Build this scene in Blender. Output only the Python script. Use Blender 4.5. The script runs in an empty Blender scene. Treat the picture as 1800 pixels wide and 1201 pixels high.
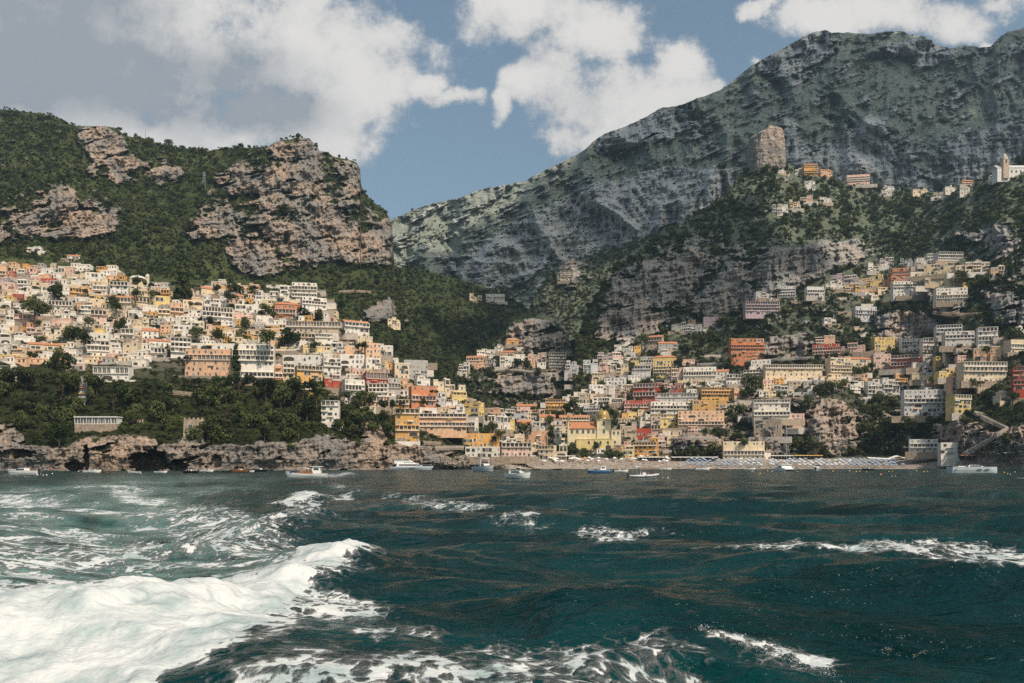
import bpy, math, random
import numpy as np
from mathutils import Vector, Matrix

random.seed(11)
RNG = np.random.default_rng(11)
SC = bpy.context.scene
COL = SC.collection
R = math.radians

# ------------------------------------------------------------------ camera
F, CX, HOR, CAMH = 1400.0, 900.0, 817.0, 3.5      # focal length and horizon in photograph pixels, eye height in metres
cam_d = bpy.data.cameras.new('camera')
cam = bpy.data.objects.new('camera', cam_d)
COL.objects.link(cam)
cam.location = (0, 0, CAMH)
cam.rotation_euler = (R(90), 0, 0)
cam_d.sensor_width = 36.0
cam_d.lens = F / 1800 * 36
cam_d.shift_y = (HOR - 600.5) / 1800
cam_d.clip_start = 0.5
cam_d.clip_end = 30000
SC.camera = cam

# ------------------------------------------------------------------ sun, exposure
SUN_EL, SUN_AZ = R(50), math.atan2(0.45, -0.60)
SUN = Vector((math.cos(SUN_EL) * math.sin(SUN_AZ), math.cos(SUN_EL) * math.cos(SUN_AZ), math.sin(SUN_EL)))
sl = bpy.data.lights.new('sun', 'SUN')
sl.energy = 4.7
sl.angle = R(0.6)
sl.color = (1.0, 0.87, 0.72)
so = bpy.data.objects.new('sun', sl)
COL.objects.link(so)
so.rotation_euler = SUN.to_track_quat('Z', 'Y').to_euler()
SC.view_settings.view_transform = 'Standard'
SC.view_settings.look = 'None'
SC.view_settings.gamma = 1
SC.view_settings.use_curve_mapping = False
SC.view_settings.exposure = 0.0
SC.cycles.use_denoising = False
SC.cycles.max_bounces = 6
SC.cycles.diffuse_bounces = 2
SC.cycles.glossy_bounces = 3
SC.cycles.volume_bounces = 0
SC.cycles.sample_clamp_indirect = 1.5
SC.cycles.sample_clamp_direct = 1.05
SC.cycles.caustics_reflective = False
SC.cycles.caustics_refractive = False


class NT:
    """small helper for writing node trees"""
    def __init__(s, tree):
        s.t = tree
        s.n = tree.nodes
        s.l = tree.links

    def new(s, typ, **kw):
        n = s.n.new(typ)
        for k, v in kw.items():
            setattr(n, k, v)
        return n

    def put(s, sock, v):
        if isinstance(v, bpy.types.NodeSocket):
            s.l.new(v, sock)
        elif v is not None:
            sock.default_value = v

    def math(s, op, a, b=None, c=None, clamp=False):
        n = s.new('ShaderNodeMath', operation=op, use_clamp=clamp)
        s.put(n.inputs[0], a)
        if b is not None: s.put(n.inputs[1], b)
        if c is not None: s.put(n.inputs[2], c)
        return n.outputs[0]

    def vec(s, op, a, b=None, out=0):
        n = s.new('ShaderNodeVectorMath', operation=op)
        s.put(n.inputs[0], a)
        if b is not None: s.put(n.inputs[1], b)
        return n.outputs[out]

    def scale(s, a, k):
        n = s.new('ShaderNodeVectorMath', operation='SCALE')
        s.put(n.inputs[0], a)
        s.put(n.inputs['Scale'], k)
        return n.outputs[0]

    def noise(s, v, scale=1, detail=4, rough=0.5, out=0, dist=0, typ='FBM'):
        n = s.new('ShaderNodeTexNoise')
        n.noise_type = typ
        if v is not None: s.put(n.inputs['Vector'], v)
        n.inputs['Scale'].default_value = scale
        n.inputs['Detail'].default_value = detail
        n.inputs['Roughness'].default_value = rough
        n.inputs['Distortion'].default_value = dist
        return n.outputs[out]

    def ramp(s, f, a, b, to0=0.0, to1=1.0, smooth=True):
        n = s.new('ShaderNodeMapRange')
        if smooth: n.interpolation_type = 'SMOOTHSTEP'
        s.put(n.inputs[0], f)
        s.put(n.inputs[1], a); s.put(n.inputs[2], b)
        s.put(n.inputs[3], to0); s.put(n.inputs[4], to1)
        return n.outputs[0]

    def mix(s, f, a, b, blend='MIX'):
        n = s.new('ShaderNodeMix', data_type='RGBA', blend_type=blend)
        s.put(n.inputs[0], f)
        s.put(n.inputs[6], a if not isinstance(a, tuple) else (*a, 1)[:4])
        s.put(n.inputs[7], b if not isinstance(b, tuple) else (*b, 1)[:4])
        return n.outputs[2]

    def attr(s, name, out='Fac'):
        n = s.new('ShaderNodeAttribute', attribute_name=name)
        return n.outputs[out]


# ------------------------------------------------------------------ world: Nishita sky with procedural clouds, by direction
W = bpy.data.worlds.new('World')
SC.world = W
W.use_nodes = True
W.node_tree.nodes.clear()
w = NT(W.node_tree)
sky = w.new('ShaderNodeTexSky', sky_type='NISHITA', sun_disc=False)
sky.sun_elevation = SUN_EL
sky.sun_rotation = SUN_AZ
sky.air_density = 1.0
sky.dust_density = 2.6
sky.ozone_density = 1.0
dirv = w.new('ShaderNodeTexCoord').outputs['Generated']
sep = w.new('ShaderNodeSeparateXYZ')
w.l.new(dirv, sep.inputs[0])
yy = w.math('MAXIMUM', w.math('ABSOLUTE', sep.outputs[1]), 0.12)
uu = w.math('DIVIDE', sep.outputs[0], yy)
vv = w.math('DIVIDE', sep.outputs[2], yy)
comb = w.new('ShaderNodeCombineXYZ')
w.l.new(uu, comb.inputs[0]); w.l.new(vv, comb.inputs[1])
P0 = comb.outputs[0]
wn = w.noise(P0, 5.5, 6, 0.6, out=1)
warp = w.scale(w.vec('SUBTRACT', wn, (0.5, 0.5, 0.5)), 0.12)
P1 = w.vec('MULTIPLY', w.vec('ADD', P0, warp), (1, 1, 0))


def uv(px, py):
    return ((px - CX) / F, (HOR - py) / F, 0)


def blobs(lst):
    acc = None
    for (px, py, rx, ry) in lst:
        d = w.vec('LENGTH', w.vec('MULTIPLY', w.vec('SUBTRACT', P1, uv(px, py)), (F / rx, F / ry, 0)), out=1)
        b = w.math('SUBTRACT', 1.0, d)
        acc = b if acc is None else w.math('SMOOTH_MAX', acc, b, 0.25)
    return acc


CL = [(-80, 40, 420, 300), (280, 60, 380, 230), (540, 70, 240, 190), (640, 110, 125, 130), (690, 60, 90, 80),
      (590, 215, 90, 70), (470, 200, 180, 90), (330, 230, 200, 70), (120, 190, 240, 100), (700, 140, 60, 60),
      (790, 186, 62, 22), (768, 160, 20, 28), (745, 150, 40, 40),
      (930, 10, 170, 75), (1040, 40, 110, 70), (985, 130, 95, 90), (1060, 170, 130, 100), (1170, 170, 115, 75),
      (1205, 95, 70, 55), (1130, 215, 120, 70), (1015, 235, 80, 45), (882, 190, 22, 50), (915, 140, 50, 60), (1240, 150, 60, 50),
      (1440, 35, 85, 50), (1560, 12, 150, 60), (1680, 25, 90, 45), (1770, 5, 80, 30), (1335, 105, 32, 22), (1738, 75, 22, 18),
      (1345, 20, 30, 25)]
dens = blobs(CL)
fb = w.noise(P0, 8.0, 12, 0.66)
fb2 = w.noise(P0, 3.2, 5, 0.5)
edge = w.math('ADD', w.math('MULTIPLY', w.math('SUBTRACT', fb, 0.5), 3.0), w.math('MULTIPLY', w.math('SUBTRACT', fb2, 0.5), 0.6))
front = w.ramp(sep.outputs[1], 0.0, 0.25)
alpha_f = w.ramp(w.math('ADD', dens, edge), -0.05, 0.50)
alpha_b = w.ramp(fb2, 0.50, 0.68, 0.0, 0.35)
mixa = w.new('ShaderNodeMix', data_type='FLOAT')
w.put(mixa.inputs[0], front); w.put(mixa.inputs[2], alpha_b); w.put(mixa.inputs[3], alpha_f)
alpha = w.math('MULTIPLY', mixa.outputs[0], w.ramp(sep.outputs[2], -0.01, 0.05))
dark = w.ramp(blobs([(40, 110, 330, 120), (280, 130, 300, 95), (440, 190, 200, 60), (100, 20, 220, 100)]), -0.2, 0.7)
dark = w.math('MULTIPLY', dark, w.ramp(w.noise(P1, 4.5, 5, 0.55), 0.25, 0.6, 0.55, 1.0))
shade = w.math('SUBTRACT', w.ramp(w.math('ADD', w.math('MULTIPLY', fb, 1.25), w.math('MULTIPLY', dens, 0.28)), 0.42, 0.92), w.math('MULTIPLY', dark, 1.05), clamp=True)
ccol = w.mix(shade, (0.27, 0.285, 0.31), (0.68, 0.645, 0.61))
bg1 = w.new('ShaderNodeBackground')
w.l.new(w.mix(1.0, sky.outputs[0], (0.98, 1.0, 0.88), 'MULTIPLY'), bg1.inputs[0])
bg1.inputs[1].default_value = 0.14
bg2 = w.new('ShaderNodeBackground')
w.l.new(ccol, bg2.inputs[0])
bg2.inputs[1].default_value = 1.30
ms = w.new('ShaderNodeMixShader')
w.l.new(alpha, ms.inputs[0]); w.l.new(bg1.outputs[0], ms.inputs[1]); w.l.new(bg2.outputs[0], ms.inputs[2])
wo = w.new('ShaderNodeOutputWorld')
w.l.new(ms.outputs[0], wo.inputs[0])


# ------------------------------------------------------------------ helpers
def tag(o, label=None, cat=None, group=None, kind=None):
    if label: o['label'] = label
    if cat: o['category'] = cat
    if group: o['group'] = group
    if kind: o['kind'] = kind
    return o


def link(name, data, parent=None, loc=None, rz=None, scale=None, color=None):
    o = bpy.data.objects.new(name, data)
    COL.objects.link(o)
    if parent is not None: o.parent = parent
    if loc is not None: o.location = loc
    if rz: o.rotation_euler = (0, 0, rz)
    if scale is not None: o.scale = scale
    if color is not None: o.color = (*color[:3], 1)
    return o


class MB:
    """mesh builder: verts, faces, one material index per face"""
    def __init__(s):
        s.v, s.f, s.m = [], [], []

    def add(s, vs, fs, mat=0):
        b = len(s.v)
        s.v += [tuple(p) for p in vs]
        s.f += [tuple(i + b for i in f) for f in fs]
        s.m += [mat] * len(fs)
        return s

    def box(s, x0, x1, y0, y1, z0, z1, mat=0):
        return s.add([(x0, y0, z0), (x1, y0, z0), (x1, y1, z0), (x0, y1, z0), (x0, y0, z1), (x1, y0, z1), (x1, y1, z1), (x0, y1, z1)],
                     [(0, 1, 5, 4), (1, 2, 6, 5), (2, 3, 7, 6), (3, 0, 4, 7), (4, 5, 6, 7), (3, 2, 1, 0)], mat)

    def extr(s, prof, y0, y1, mat=0):
        """a profile in x, z pushed from y0 to y1"""
        n = len(prof)
        s.add([(x, y0, z) for x, z in prof] + [(x, y1, z) for x, z in prof],
              [tuple(range(n)), tuple(range(2 * n - 1, n - 1, -1))] + [(i, i + n, (i + 1) % n + n, (i + 1) % n) for i in range(n)], mat)
        return s

    def tube(s, a, b, r, n=6, mat=0, r2=None):
        a, b = Vector(a), Vector(b)
        d = (b - a).normalized()
        u = d.orthogonal().normalized()
        t = d.cross(u)
        r2 = r if r2 is None else r2
        vs = []
        for p, q in ((a, r), (b, r2)):
            for i in range(n):
                c = 2 * math.pi * i / n
                vs.append(p + (u * math.cos(c) + t * math.sin(c)) * q)
        s.add(vs, [(i, (i + 1) % n, (i + 1) % n + n, i + n) for i in range(n)] + [tuple(range(n - 1, -1, -1)), tuple(range(n, 2 * n))], mat)
        return s

    def lathe(s, prof, n=16, c=(0, 0, 0), mat=0, sx=1, sy=1):
        """prof: list of (r, z)"""
        vs = []
        for r, z in prof:
            for i in range(n):
                a = 2 * math.pi * i / n
                vs.append((c[0] + sx * r * math.cos(a), c[1] + sy * r * math.sin(a), c[2] + z))
        fs = []
        for k in range(len(prof) - 1):
            for i in range(n):
                j = (i + 1) % n
                fs.append((k * n + i, k * n + j, (k + 1) * n + j, (k + 1) * n + i))
        fs.append(tuple(range(n - 1, -1, -1)))
        fs.append(tuple(range((len(prof) - 1) * n, len(prof) * n)))
        return s.add(vs, fs, mat)

    def mesh(s, name, mats, smooth=False):
        me = bpy.data.meshes.new(name)
        me.from_pydata(s.v, [], s.f)
        for m in (mats if isinstance(mats, (list, tuple)) else [mats]):
            me.materials.append(m)
        me.polygons.foreach_set('material_index', s.m)
        if smooth:
            me.polygons.foreach_set('use_smooth', [True] * len(me.polygons))
        me.update()
        return me

    def obj(s, name, mats, parent=None, smooth=False, **kw):
        return link(name, s.mesh(name, mats, smooth), parent, **kw)


def grid_mesh(name, V, mat, attrs=None, smooth=True, extra=None):
    """V: (ny, nx, 3) array; attrs: {name: (ny, nx)}"""
    ny, nx = V.shape[:2]
    idx = np.arange(ny * nx).reshape(ny, nx)
    q = np.stack([idx[:-1, :-1], idx[:-1, 1:], idx[1:, 1:], idx[1:, :-1]], -1).reshape(-1, 4)
    me = bpy.data.meshes.new(name)
    me.vertices.add(ny * nx)
    me.vertices.foreach_set('co', V.reshape(-1).astype(np.float32))
    me.loops.add(q.size)
    me.loops.foreach_set('vertex_index', q.reshape(-1).astype(np.int32))
    me.polygons.add(len(q))
    me.polygons.foreach_set('loop_start', (np.arange(len(q)) * 4).astype(np.int32))
    me.update(calc_edges=True)
    if smooth:
        me.polygons.foreach_set('use_smooth', np.ones(len(q), dtype=bool))
    for k, a in (attrs or {}).items():
        at = me.attributes.new(k, 'FLOAT', 'POINT')
        at.data.foreach_set('value', np.clip(a, -10, 10).reshape(-1).astype(np.float32))
    me.materials.append(mat)
    return link(name, me)


# gradient noise
def perlin(x, y, seed=0):
    x = np.asarray(x, float); y = np.asarray(y, float)
    xi = np.floor(x).astype(np.int64); yi = np.floor(y).astype(np.int64)
    fx = x - xi; fy = y - yi

    def gr(ix, iy):
        h = (ix * 374761393 + iy * 668265263 + seed * 974634577) & 0x7fffffff
        h = ((h ^ (h >> 13)) * 1274126177) & 0x7fffffff
        h = (h ^ (h >> 16)) & 0xffff
        a = h * (2 * math.pi / 65536)
        return np.cos(a), np.sin(a)
    u = fx * fx * fx * (fx * (fx * 6 - 15) + 10); v = fy * fy * fy * (fy * (fy * 6 - 15) + 10)
    g = gr(xi, yi); n00 = g[0] * fx + g[1] * fy
    g = gr(xi + 1, yi); n10 = g[0] * (fx - 1) + g[1] * fy
    g = gr(xi, yi + 1); n01 = g[0] * fx + g[1] * (fy - 1)
    g = gr(xi + 1, yi + 1); n11 = g[0] * (fx - 1) + g[1] * (fy - 1)
    return 1.5 * ((n00 * (1 - u) + n10 * u) * (1 - v) + (n01 * (1 - u) + n11 * u) * v)


def fbm(x, y, oct=5, seed=0, gain=0.5, ridged=False):
    s = 0; a = 1.0; t = 0
    for i in range(oct):
        n = perlin(x * 2 ** i + 17.3 * i, y * 2 ** i - 9.1 * i, seed + i)
        if ridged: n = 1 - 2 * np.abs(n)
        s = s + a * n; t += a; a *= gain
    return s / t


def sstep(a, b, x):
    t = np.clip((x - a) / (b - a), 0, 1)
    return t * t * (3 - 2 * t)


def lerp_pts(pts, x):
    p = np.array(pts, float)
    return np.interp(x, p[:, 0], p[:, 1])


def inpoly(px, py, poly):
    ins = np.zeros(px.shape, bool)
    n = len(poly)
    for i in range(n):
        x1, y1 = poly[i]; x2, y2 = poly[(i + 1) % n]
        if y1 == y2: continue
        c = ((y1 > py) != (y2 > py)) & (px < (x2 - x1) * (py - y1) / (y2 - y1) + x1)
        ins ^= c
    return ins


def gblur(a, s):
    k = np.exp(-0.5 * (np.arange(-int(3 * s), int(3 * s) + 1) / s) ** 2); k /= k.sum()
    h = len(k) // 2
    for ax in (0, 1):
        p = np.pad(a, [(h, h) if i == ax else (0, 0) for i in (0, 1)], mode='edge')
        a = sum(k[i] * np.take(p, np.arange(i, i + a.shape[ax]), axis=ax) for i in range(len(k)))
    return a
# ------------------------------------------------------------------ materials of the land
def newmat(name):
    m = bpy.data.materials.new(name)
    m.use_nodes = True
    m.node_tree.nodes.clear()
    t = NT(m.node_tree)
    b = t.new('ShaderNodeBsdfPrincipled')
    o = t.new('ShaderNodeOutputMaterial')
    t.l.new(b.outputs[0], o.inputs[0])
    return m, t, b


def simple(name, col, rough=0.7, spec=0.3, metal=0.0, var=0.15, scale=0.6):
    m, t, b = newmat(name)
    p = t.new('ShaderNodeTexCoord').outputs['Object']
    n = t.noise(p, scale, 4, 0.6)
    f = t.ramp(n, 0.25, 0.75, 1 - var, 1 + var)
    c = t.vec('SCALE', (*col,)) if False else t.mix(1.0, col, t_gray(t, f), 'MULTIPLY')
    t.put(b.inputs['Base Color'], c)
    b.inputs['Roughness'].default_value = rough
    b.inputs['Specular IOR Level'].default_value = spec
    b.inputs['Metallic'].default_value = metal
    return m


def t_gray(t, f):
    c = t.new('ShaderNodeCombineColor')
    for i in range(3): t.l.new(f, c.inputs[i])
    return c.outputs[0]


def land_material():
    m, t, b = newmat('land')
    p = t.new('ShaderNodeNewGeometry').outputs['Position']
    rock, town, beach, far = t.attr('rock'), t.attr('town'), t.attr('beach'), t.attr('far')
    n1 = t.noise(p, 0.018, 7, 0.62)
    n2 = t.noise(p, 0.11, 7, 0.65)
    n3 = t.noise(t.vec('MULTIPLY', p, (0.05, 0.05, 0.22)), 1.0, 6, 0.6)       # bedding of the limestone
    n4 = t.noise(t.vec('MULTIPLY', p, (0.16, 0.16, 0.018)), 1.0, 5, 0.6)      # water streaks down the faces
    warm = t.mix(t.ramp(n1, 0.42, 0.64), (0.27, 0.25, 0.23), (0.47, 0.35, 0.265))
    cold = t.mix(t.ramp(n1, 0.35, 0.65), (0.42, 0.435, 0.44), (0.58, 0.575, 0.56))  # far rock coloured paler and bluer, haze put into the colour
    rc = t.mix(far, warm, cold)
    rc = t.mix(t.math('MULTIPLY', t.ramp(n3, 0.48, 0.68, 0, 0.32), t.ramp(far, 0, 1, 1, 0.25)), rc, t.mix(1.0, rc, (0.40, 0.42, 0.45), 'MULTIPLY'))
    rc = t.mix(t.math('MULTIPLY', t.ramp(n4, 0.54, 0.72, 0, 0.5), t.ramp(far, 0, 1, 1, 0.6)), rc, (0.17, 0.165, 0.165))
    cr = t.math('ABSOLUTE', t.math('SUBTRACT', t.noise(p, 0.055, 6, 0.7, dist=0.6), 0.5))
    cr2 = t.math('ABSOLUTE', t.math('SUBTRACT', t.noise(t.vec('MULTIPLY', p, (1, 1, 0.55)), 0.16, 6, 0.7, dist=0.4), 0.5))
    rc = t.mix(t.math('MULTIPLY', t.ramp(cr, 0.0, 0.026, 0.65, 0), t.ramp(far, 0, 1, 1, 0.35)), rc, (0.075, 0.07, 0.065))
    rc = t.mix(t.math('MULTIPLY', t.ramp(cr2, 0.0, 0.03, 0.5, 0), t.ramp(far, 0, 1, 1, 0.35)), rc, (0.085, 0.08, 0.07))
    rc = t.mix(t.math('MULTIPLY', t.ramp(n2, 0.55, 0.70, 0, 0.6), t.ramp(far, 0, 1, 1, 0.4)), rc, (0.045, 0.055, 0.03))     # shrubs in cracks
    veg = t.mix(t.ramp(n2, 0.35, 0.65), (0.024, 0.034, 0.013), (0.068, 0.083, 0.030))
    veg = t.mix(t.ramp(n1, 0.45, 0.7, 0, 0.55), veg, (0.105, 0.115, 0.045))
    vegc = t.mix(t.ramp(n2, 0.35, 0.65), (0.17, 0.205, 0.18), (0.30, 0.315, 0.26))  # far greens lifted and cooled in colour to stand for haze
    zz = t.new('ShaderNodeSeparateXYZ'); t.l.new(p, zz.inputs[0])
    veg = t.mix(1.0, veg, t_gray(t, t.ramp(zz.outputs[2], 60, 260, 0.5, 1.0)), 'MULTIPLY')   # ground green darker low down, full tone higher up
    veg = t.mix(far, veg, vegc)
    wall = t.mix(t.ramp(n2, 0.4, 0.6), (0.24, 0.21, 0.17), (0.13, 0.12, 0.09))
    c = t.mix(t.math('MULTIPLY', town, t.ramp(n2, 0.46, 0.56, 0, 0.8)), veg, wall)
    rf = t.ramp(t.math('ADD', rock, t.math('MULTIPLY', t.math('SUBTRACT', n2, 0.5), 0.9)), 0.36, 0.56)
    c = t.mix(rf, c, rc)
    peb = t.mix(t.ramp(n2, 0.35, 0.65), (0.27, 0.235, 0.20), (0.38, 0.33, 0.28))
    c = t.mix(beach, c, peb)
    t.put(b.inputs['Base Color'], c)
    b.inputs['Roughness'].default_value = 0.9
    b.inputs['Specular IOR Level'].default_value = 0.1
    bump = t.new('ShaderNodeBump')
    bump.inputs['Strength'].default_value = 1.0
    bump.inputs['Distance'].default_value = 5.0
    t.l.new(t.math('ADD', t.noise(p, 0.07, 8, 0.7), t.math('MULTIPLY', n3, 0.6)), bump.inputs['Height'])
    t.l.new(bump.outputs[0], b.inputs['Normal'])
    return m


LAND = land_material()

# ------------------------------------------------------------------ where the photograph shows bare rock (pixels), per sheet of land
ROCK = {
 'hillside': [
  [(-400, 830), (-400, 770), (0, 752), (35, 757), (50, 788), (120, 790), (160, 768), (240, 772), (300, 782), (345, 770), (380, 780), (450, 782), (520, 776), (560, 762), (600, 770), (640, 782), (690, 775), (720, 790), (780, 782), (840, 800), (900, 812), (900, 832), (-400, 832)],
  [(0, 750), (30, 752), (40, 775), (0, 782)], [(625, 735), (665, 735), (680, 770), (640, 780)]],
 'mountain': [
  [(135, 232), (185, 222), (215, 243), (225, 278), (248, 288), (240, 300), (214, 300), (213, 318), (198, 318), (165, 278), (140, 255)],
  [(20, 378), (60, 374), (85, 350), (105, 338), (118, 328), (136, 345), (138, 362), (180, 360), (206, 382), (188, 414), (120, 417), (60, 413), (28, 408)],
  [(-60, 395), (0, 392), (10, 415), (0, 428), (-60, 430)],
  [(335, 412), (345, 390), (400, 370), (413, 385), (412, 402), (388, 415), (345, 424)],
  [(475, 262), (500, 248), (540, 246), (562, 266), (558, 292), (530, 286), (508, 276), (478, 270)],
  [(388, 308), (420, 300), (460, 312), (500, 345), (488, 366), (455, 352), (415, 340)],
  [(466, 302), (482, 288), (520, 298), (560, 300), (574, 328), (545, 345), (510, 338), (484, 326)],
  [(592, 282), (628, 288), (635, 330), (620, 358), (602, 358), (612, 320)],
  [(448, 390), (466, 378), (490, 395), (520, 400), (550, 384), (580, 390), (610, 405), (640, 410), (660, 402), (684, 384), (692, 440), (684, 468), (640, 462), (560, 457), (508, 457), (486, 432), (470, 412)],
  [(502, 372), (530, 355), (575, 358), (604, 372), (612, 390), (580, 386), (550, 382), (525, 382)],
  [(398, 442), (420, 422), (462, 424), (478, 445), (492, 470), (466, 487), (440, 482), (414, 462)],
  [(150, 290), (170, 295), (180, 315), (160, 312)], [(258, 300), (310, 290), (318, 310), (270, 318)],
  [(640, 540), (690, 530), (700, 560), (650, 565)],
  [(330, 390), (380, 300), (470, 250), (545, 243), (634, 290), (640, 350), (690, 385), (692, 472), (600, 462), (490, 485), (400, 480), (400, 425), (330, 425), 0.40],
  [(0, 345), (110, 320), (230, 350), (220, 420), (0, 430), 0.34], [(120, 230), (200, 220), (330, 285), (330, 330), (200, 330), 0.32], [(-60, 190), (60, 200), (120, 300), (0, 330), (-60, 330), 0.22], [(560, 470), (720, 500), (740, 600), (620, 590), 0.22]],
 'wooded_hill': [
  [(1064, 530), (1085, 488), (1110, 470), (1180, 460), (1228, 440), (1240, 470), (1200, 520), (1150, 538), (1090, 540)],
  [(1050, 592), (1066, 552), (1130, 545), (1180, 560), (1120, 600)],
  [(1230, 535), (1280, 482), (1320, 452), (1400, 432), (1510, 430), (1515, 450), (1440, 482), (1400, 503), (1310, 540), (1255, 565)],
  [(1545, 562), (1556, 545), (1600, 545), (1645, 562), (1640, 592), (1600, 602), (1540, 596)],
  [(1735, 520), (1800, 525), (1900, 530), (1900, 575), (1760, 570)],
  [(1422, 790), (1424, 735), (1450, 706), (1480, 706), (1505, 735), (1500, 800), (1430, 802)], [(1325, 735), (1376, 730), (1380, 802), (1345, 802)],
  [(1636, 800), (1640, 752), (1700, 735), (1740, 762), (1800, 748), (2100, 720), (2100, 830), (1690, 830)],
  [(1185, 800), (1190, 765), (1270, 765), (1270, 805)], [(1620, 480), (1700, 530), (1690, 560), (1640, 550)],
  [(1300, 620), (1380, 590), (1430, 610), (1400, 635)], [(1700, 420), (1760, 400), (1800, 430), (1760, 450)],
  [(1040, 600), (1060, 500), (1110, 458), (1230, 400), (1330, 430), (1520, 420), (1560, 450), (1440, 490), (1320, 550), (1240, 560), (1120, 610), 0.44], [(1640, 420), (1720, 380), (1900, 400), (1900, 600), (1740, 580), (1700, 470), 0.36],
  [(1230, 560), (1420, 500), (1540, 540), (1660, 560), (1640, 620), (1420, 620), 0.28], [(1270, 720), (1330, 700), (1420, 700), (1640, 720), (1640, 800), (1270, 805), 0.36], [(1280, 360), (1330, 300), (1420, 320), (1300, 430), 0.24]],
 'spur': [
  [(885, 612), (895, 575), (925, 560), (965, 566), (1000, 590), (1008, 640), (985, 628), (940, 610)], [(868, 668), (900, 655), (960, 660), (975, 690), (900, 690)], [(800, 655), (960, 650), (1000, 700), (960, 730), (860, 720), 0.34]],
 'knoll': [[(905, 560), (950, 490), (1010, 450), (1060, 440), (1060, 500), (980, 560), 0.30], [(985, 470), (1000, 458), (1020, 465), (1010, 500), (990, 500)]],
 'ridge': [
  [(795, 470), (830, 440), (880, 415), (930, 385), (985, 360), (1050, 330), (1180, 296), (1310, 305), (1290, 345), (1180, 392), (1100, 440), (1010, 452), (950, 470), (900, 500), (820, 500)],
  [(1375, 225), (1395, 215), (1405, 250), (1425, 268), (1430, 290), (1382, 285)],
  [(1405, 305), (1450, 262), (1500, 235), (1530, 200), (1552, 225), (1565, 255), (1600, 275), (1620, 318), (1640, 326), (1690, 300), (1655, 265), (1700, 240), (1760, 225), (1900, 215), (1900, 280), (1750, 300), (1650, 345), (1500, 345), (1415, 320)],
  [(1330, 112), (1400, 70), (1450, 54), (1465, 80), (1450, 110), (1360, 135)], [(1560, 90), (1630, 62), (1680, 90), (1640, 115)],
  [(1060, 236), (1110, 216), (1170, 200), (1250, 210), (1180, 240), (1090, 262), (1050, 265)]],
}
TOWN = [[(-400, 470), (0, 455), (200, 470), (400, 485), (560, 490), (600, 560), (680, 610), (760, 640), (860, 720), (890, 800), (700, 790), (690, 705), (500, 690), (300, 660), (160, 660), (120, 620), (0, 650), (-400, 650)],
        [(860, 720), (960, 690), (1040, 640), (1130, 580), (1200, 600), (1340, 640), (1500, 630), (1650, 590), (1900, 600), (1900, 690), (1500, 710), (1300, 800), (1000, 815), (860, 812)],
        [(1400, 520), (1500, 480), (1640, 445), (1750, 460), (1700, 540), (1500, 560)], [(790, 660), (880, 600), (1010, 640), (1000, 670)]]
X0, Y0R, RS = -420, 0, 2


def raster(polys, blur):
    xs = np.arange(X0, 2320, RS) + 1.0; ys = np.arange(Y0R, 880, RS) + 1.0
    px, py = np.meshgrid(xs, ys)
    a = np.zeros(px.shape)
    for p in sorted(polys, key=lambda q: q[-1] if isinstance(q[-1], float) else 1.0):
        wgt = 1.0
        if isinstance(p[-1], float): p, wgt = p[:-1], p[-1]
        a[inpoly(px, py, p)] = wgt
    return gblur(a, blur)


def rsample(a, px, py):
    i = np.clip((px - X0) / RS, 0, a.shape[1] - 2); j = np.clip((py - Y0R) / RS, 0, a.shape[0] - 2)
    i0 = i.astype(int); j0 = j.astype(int); fi = i - i0; fj = j - j0
    return (a[j0, i0] * (1 - fi) + a[j0, i0 + 1] * fi) * (1 - fj) + (a[j0 + 1, i0] * (1 - fi) + a[j0 + 1, i0 + 1] * fi) * fj


TOWN_R = raster(TOWN, 6)
LAYERS = {}


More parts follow.
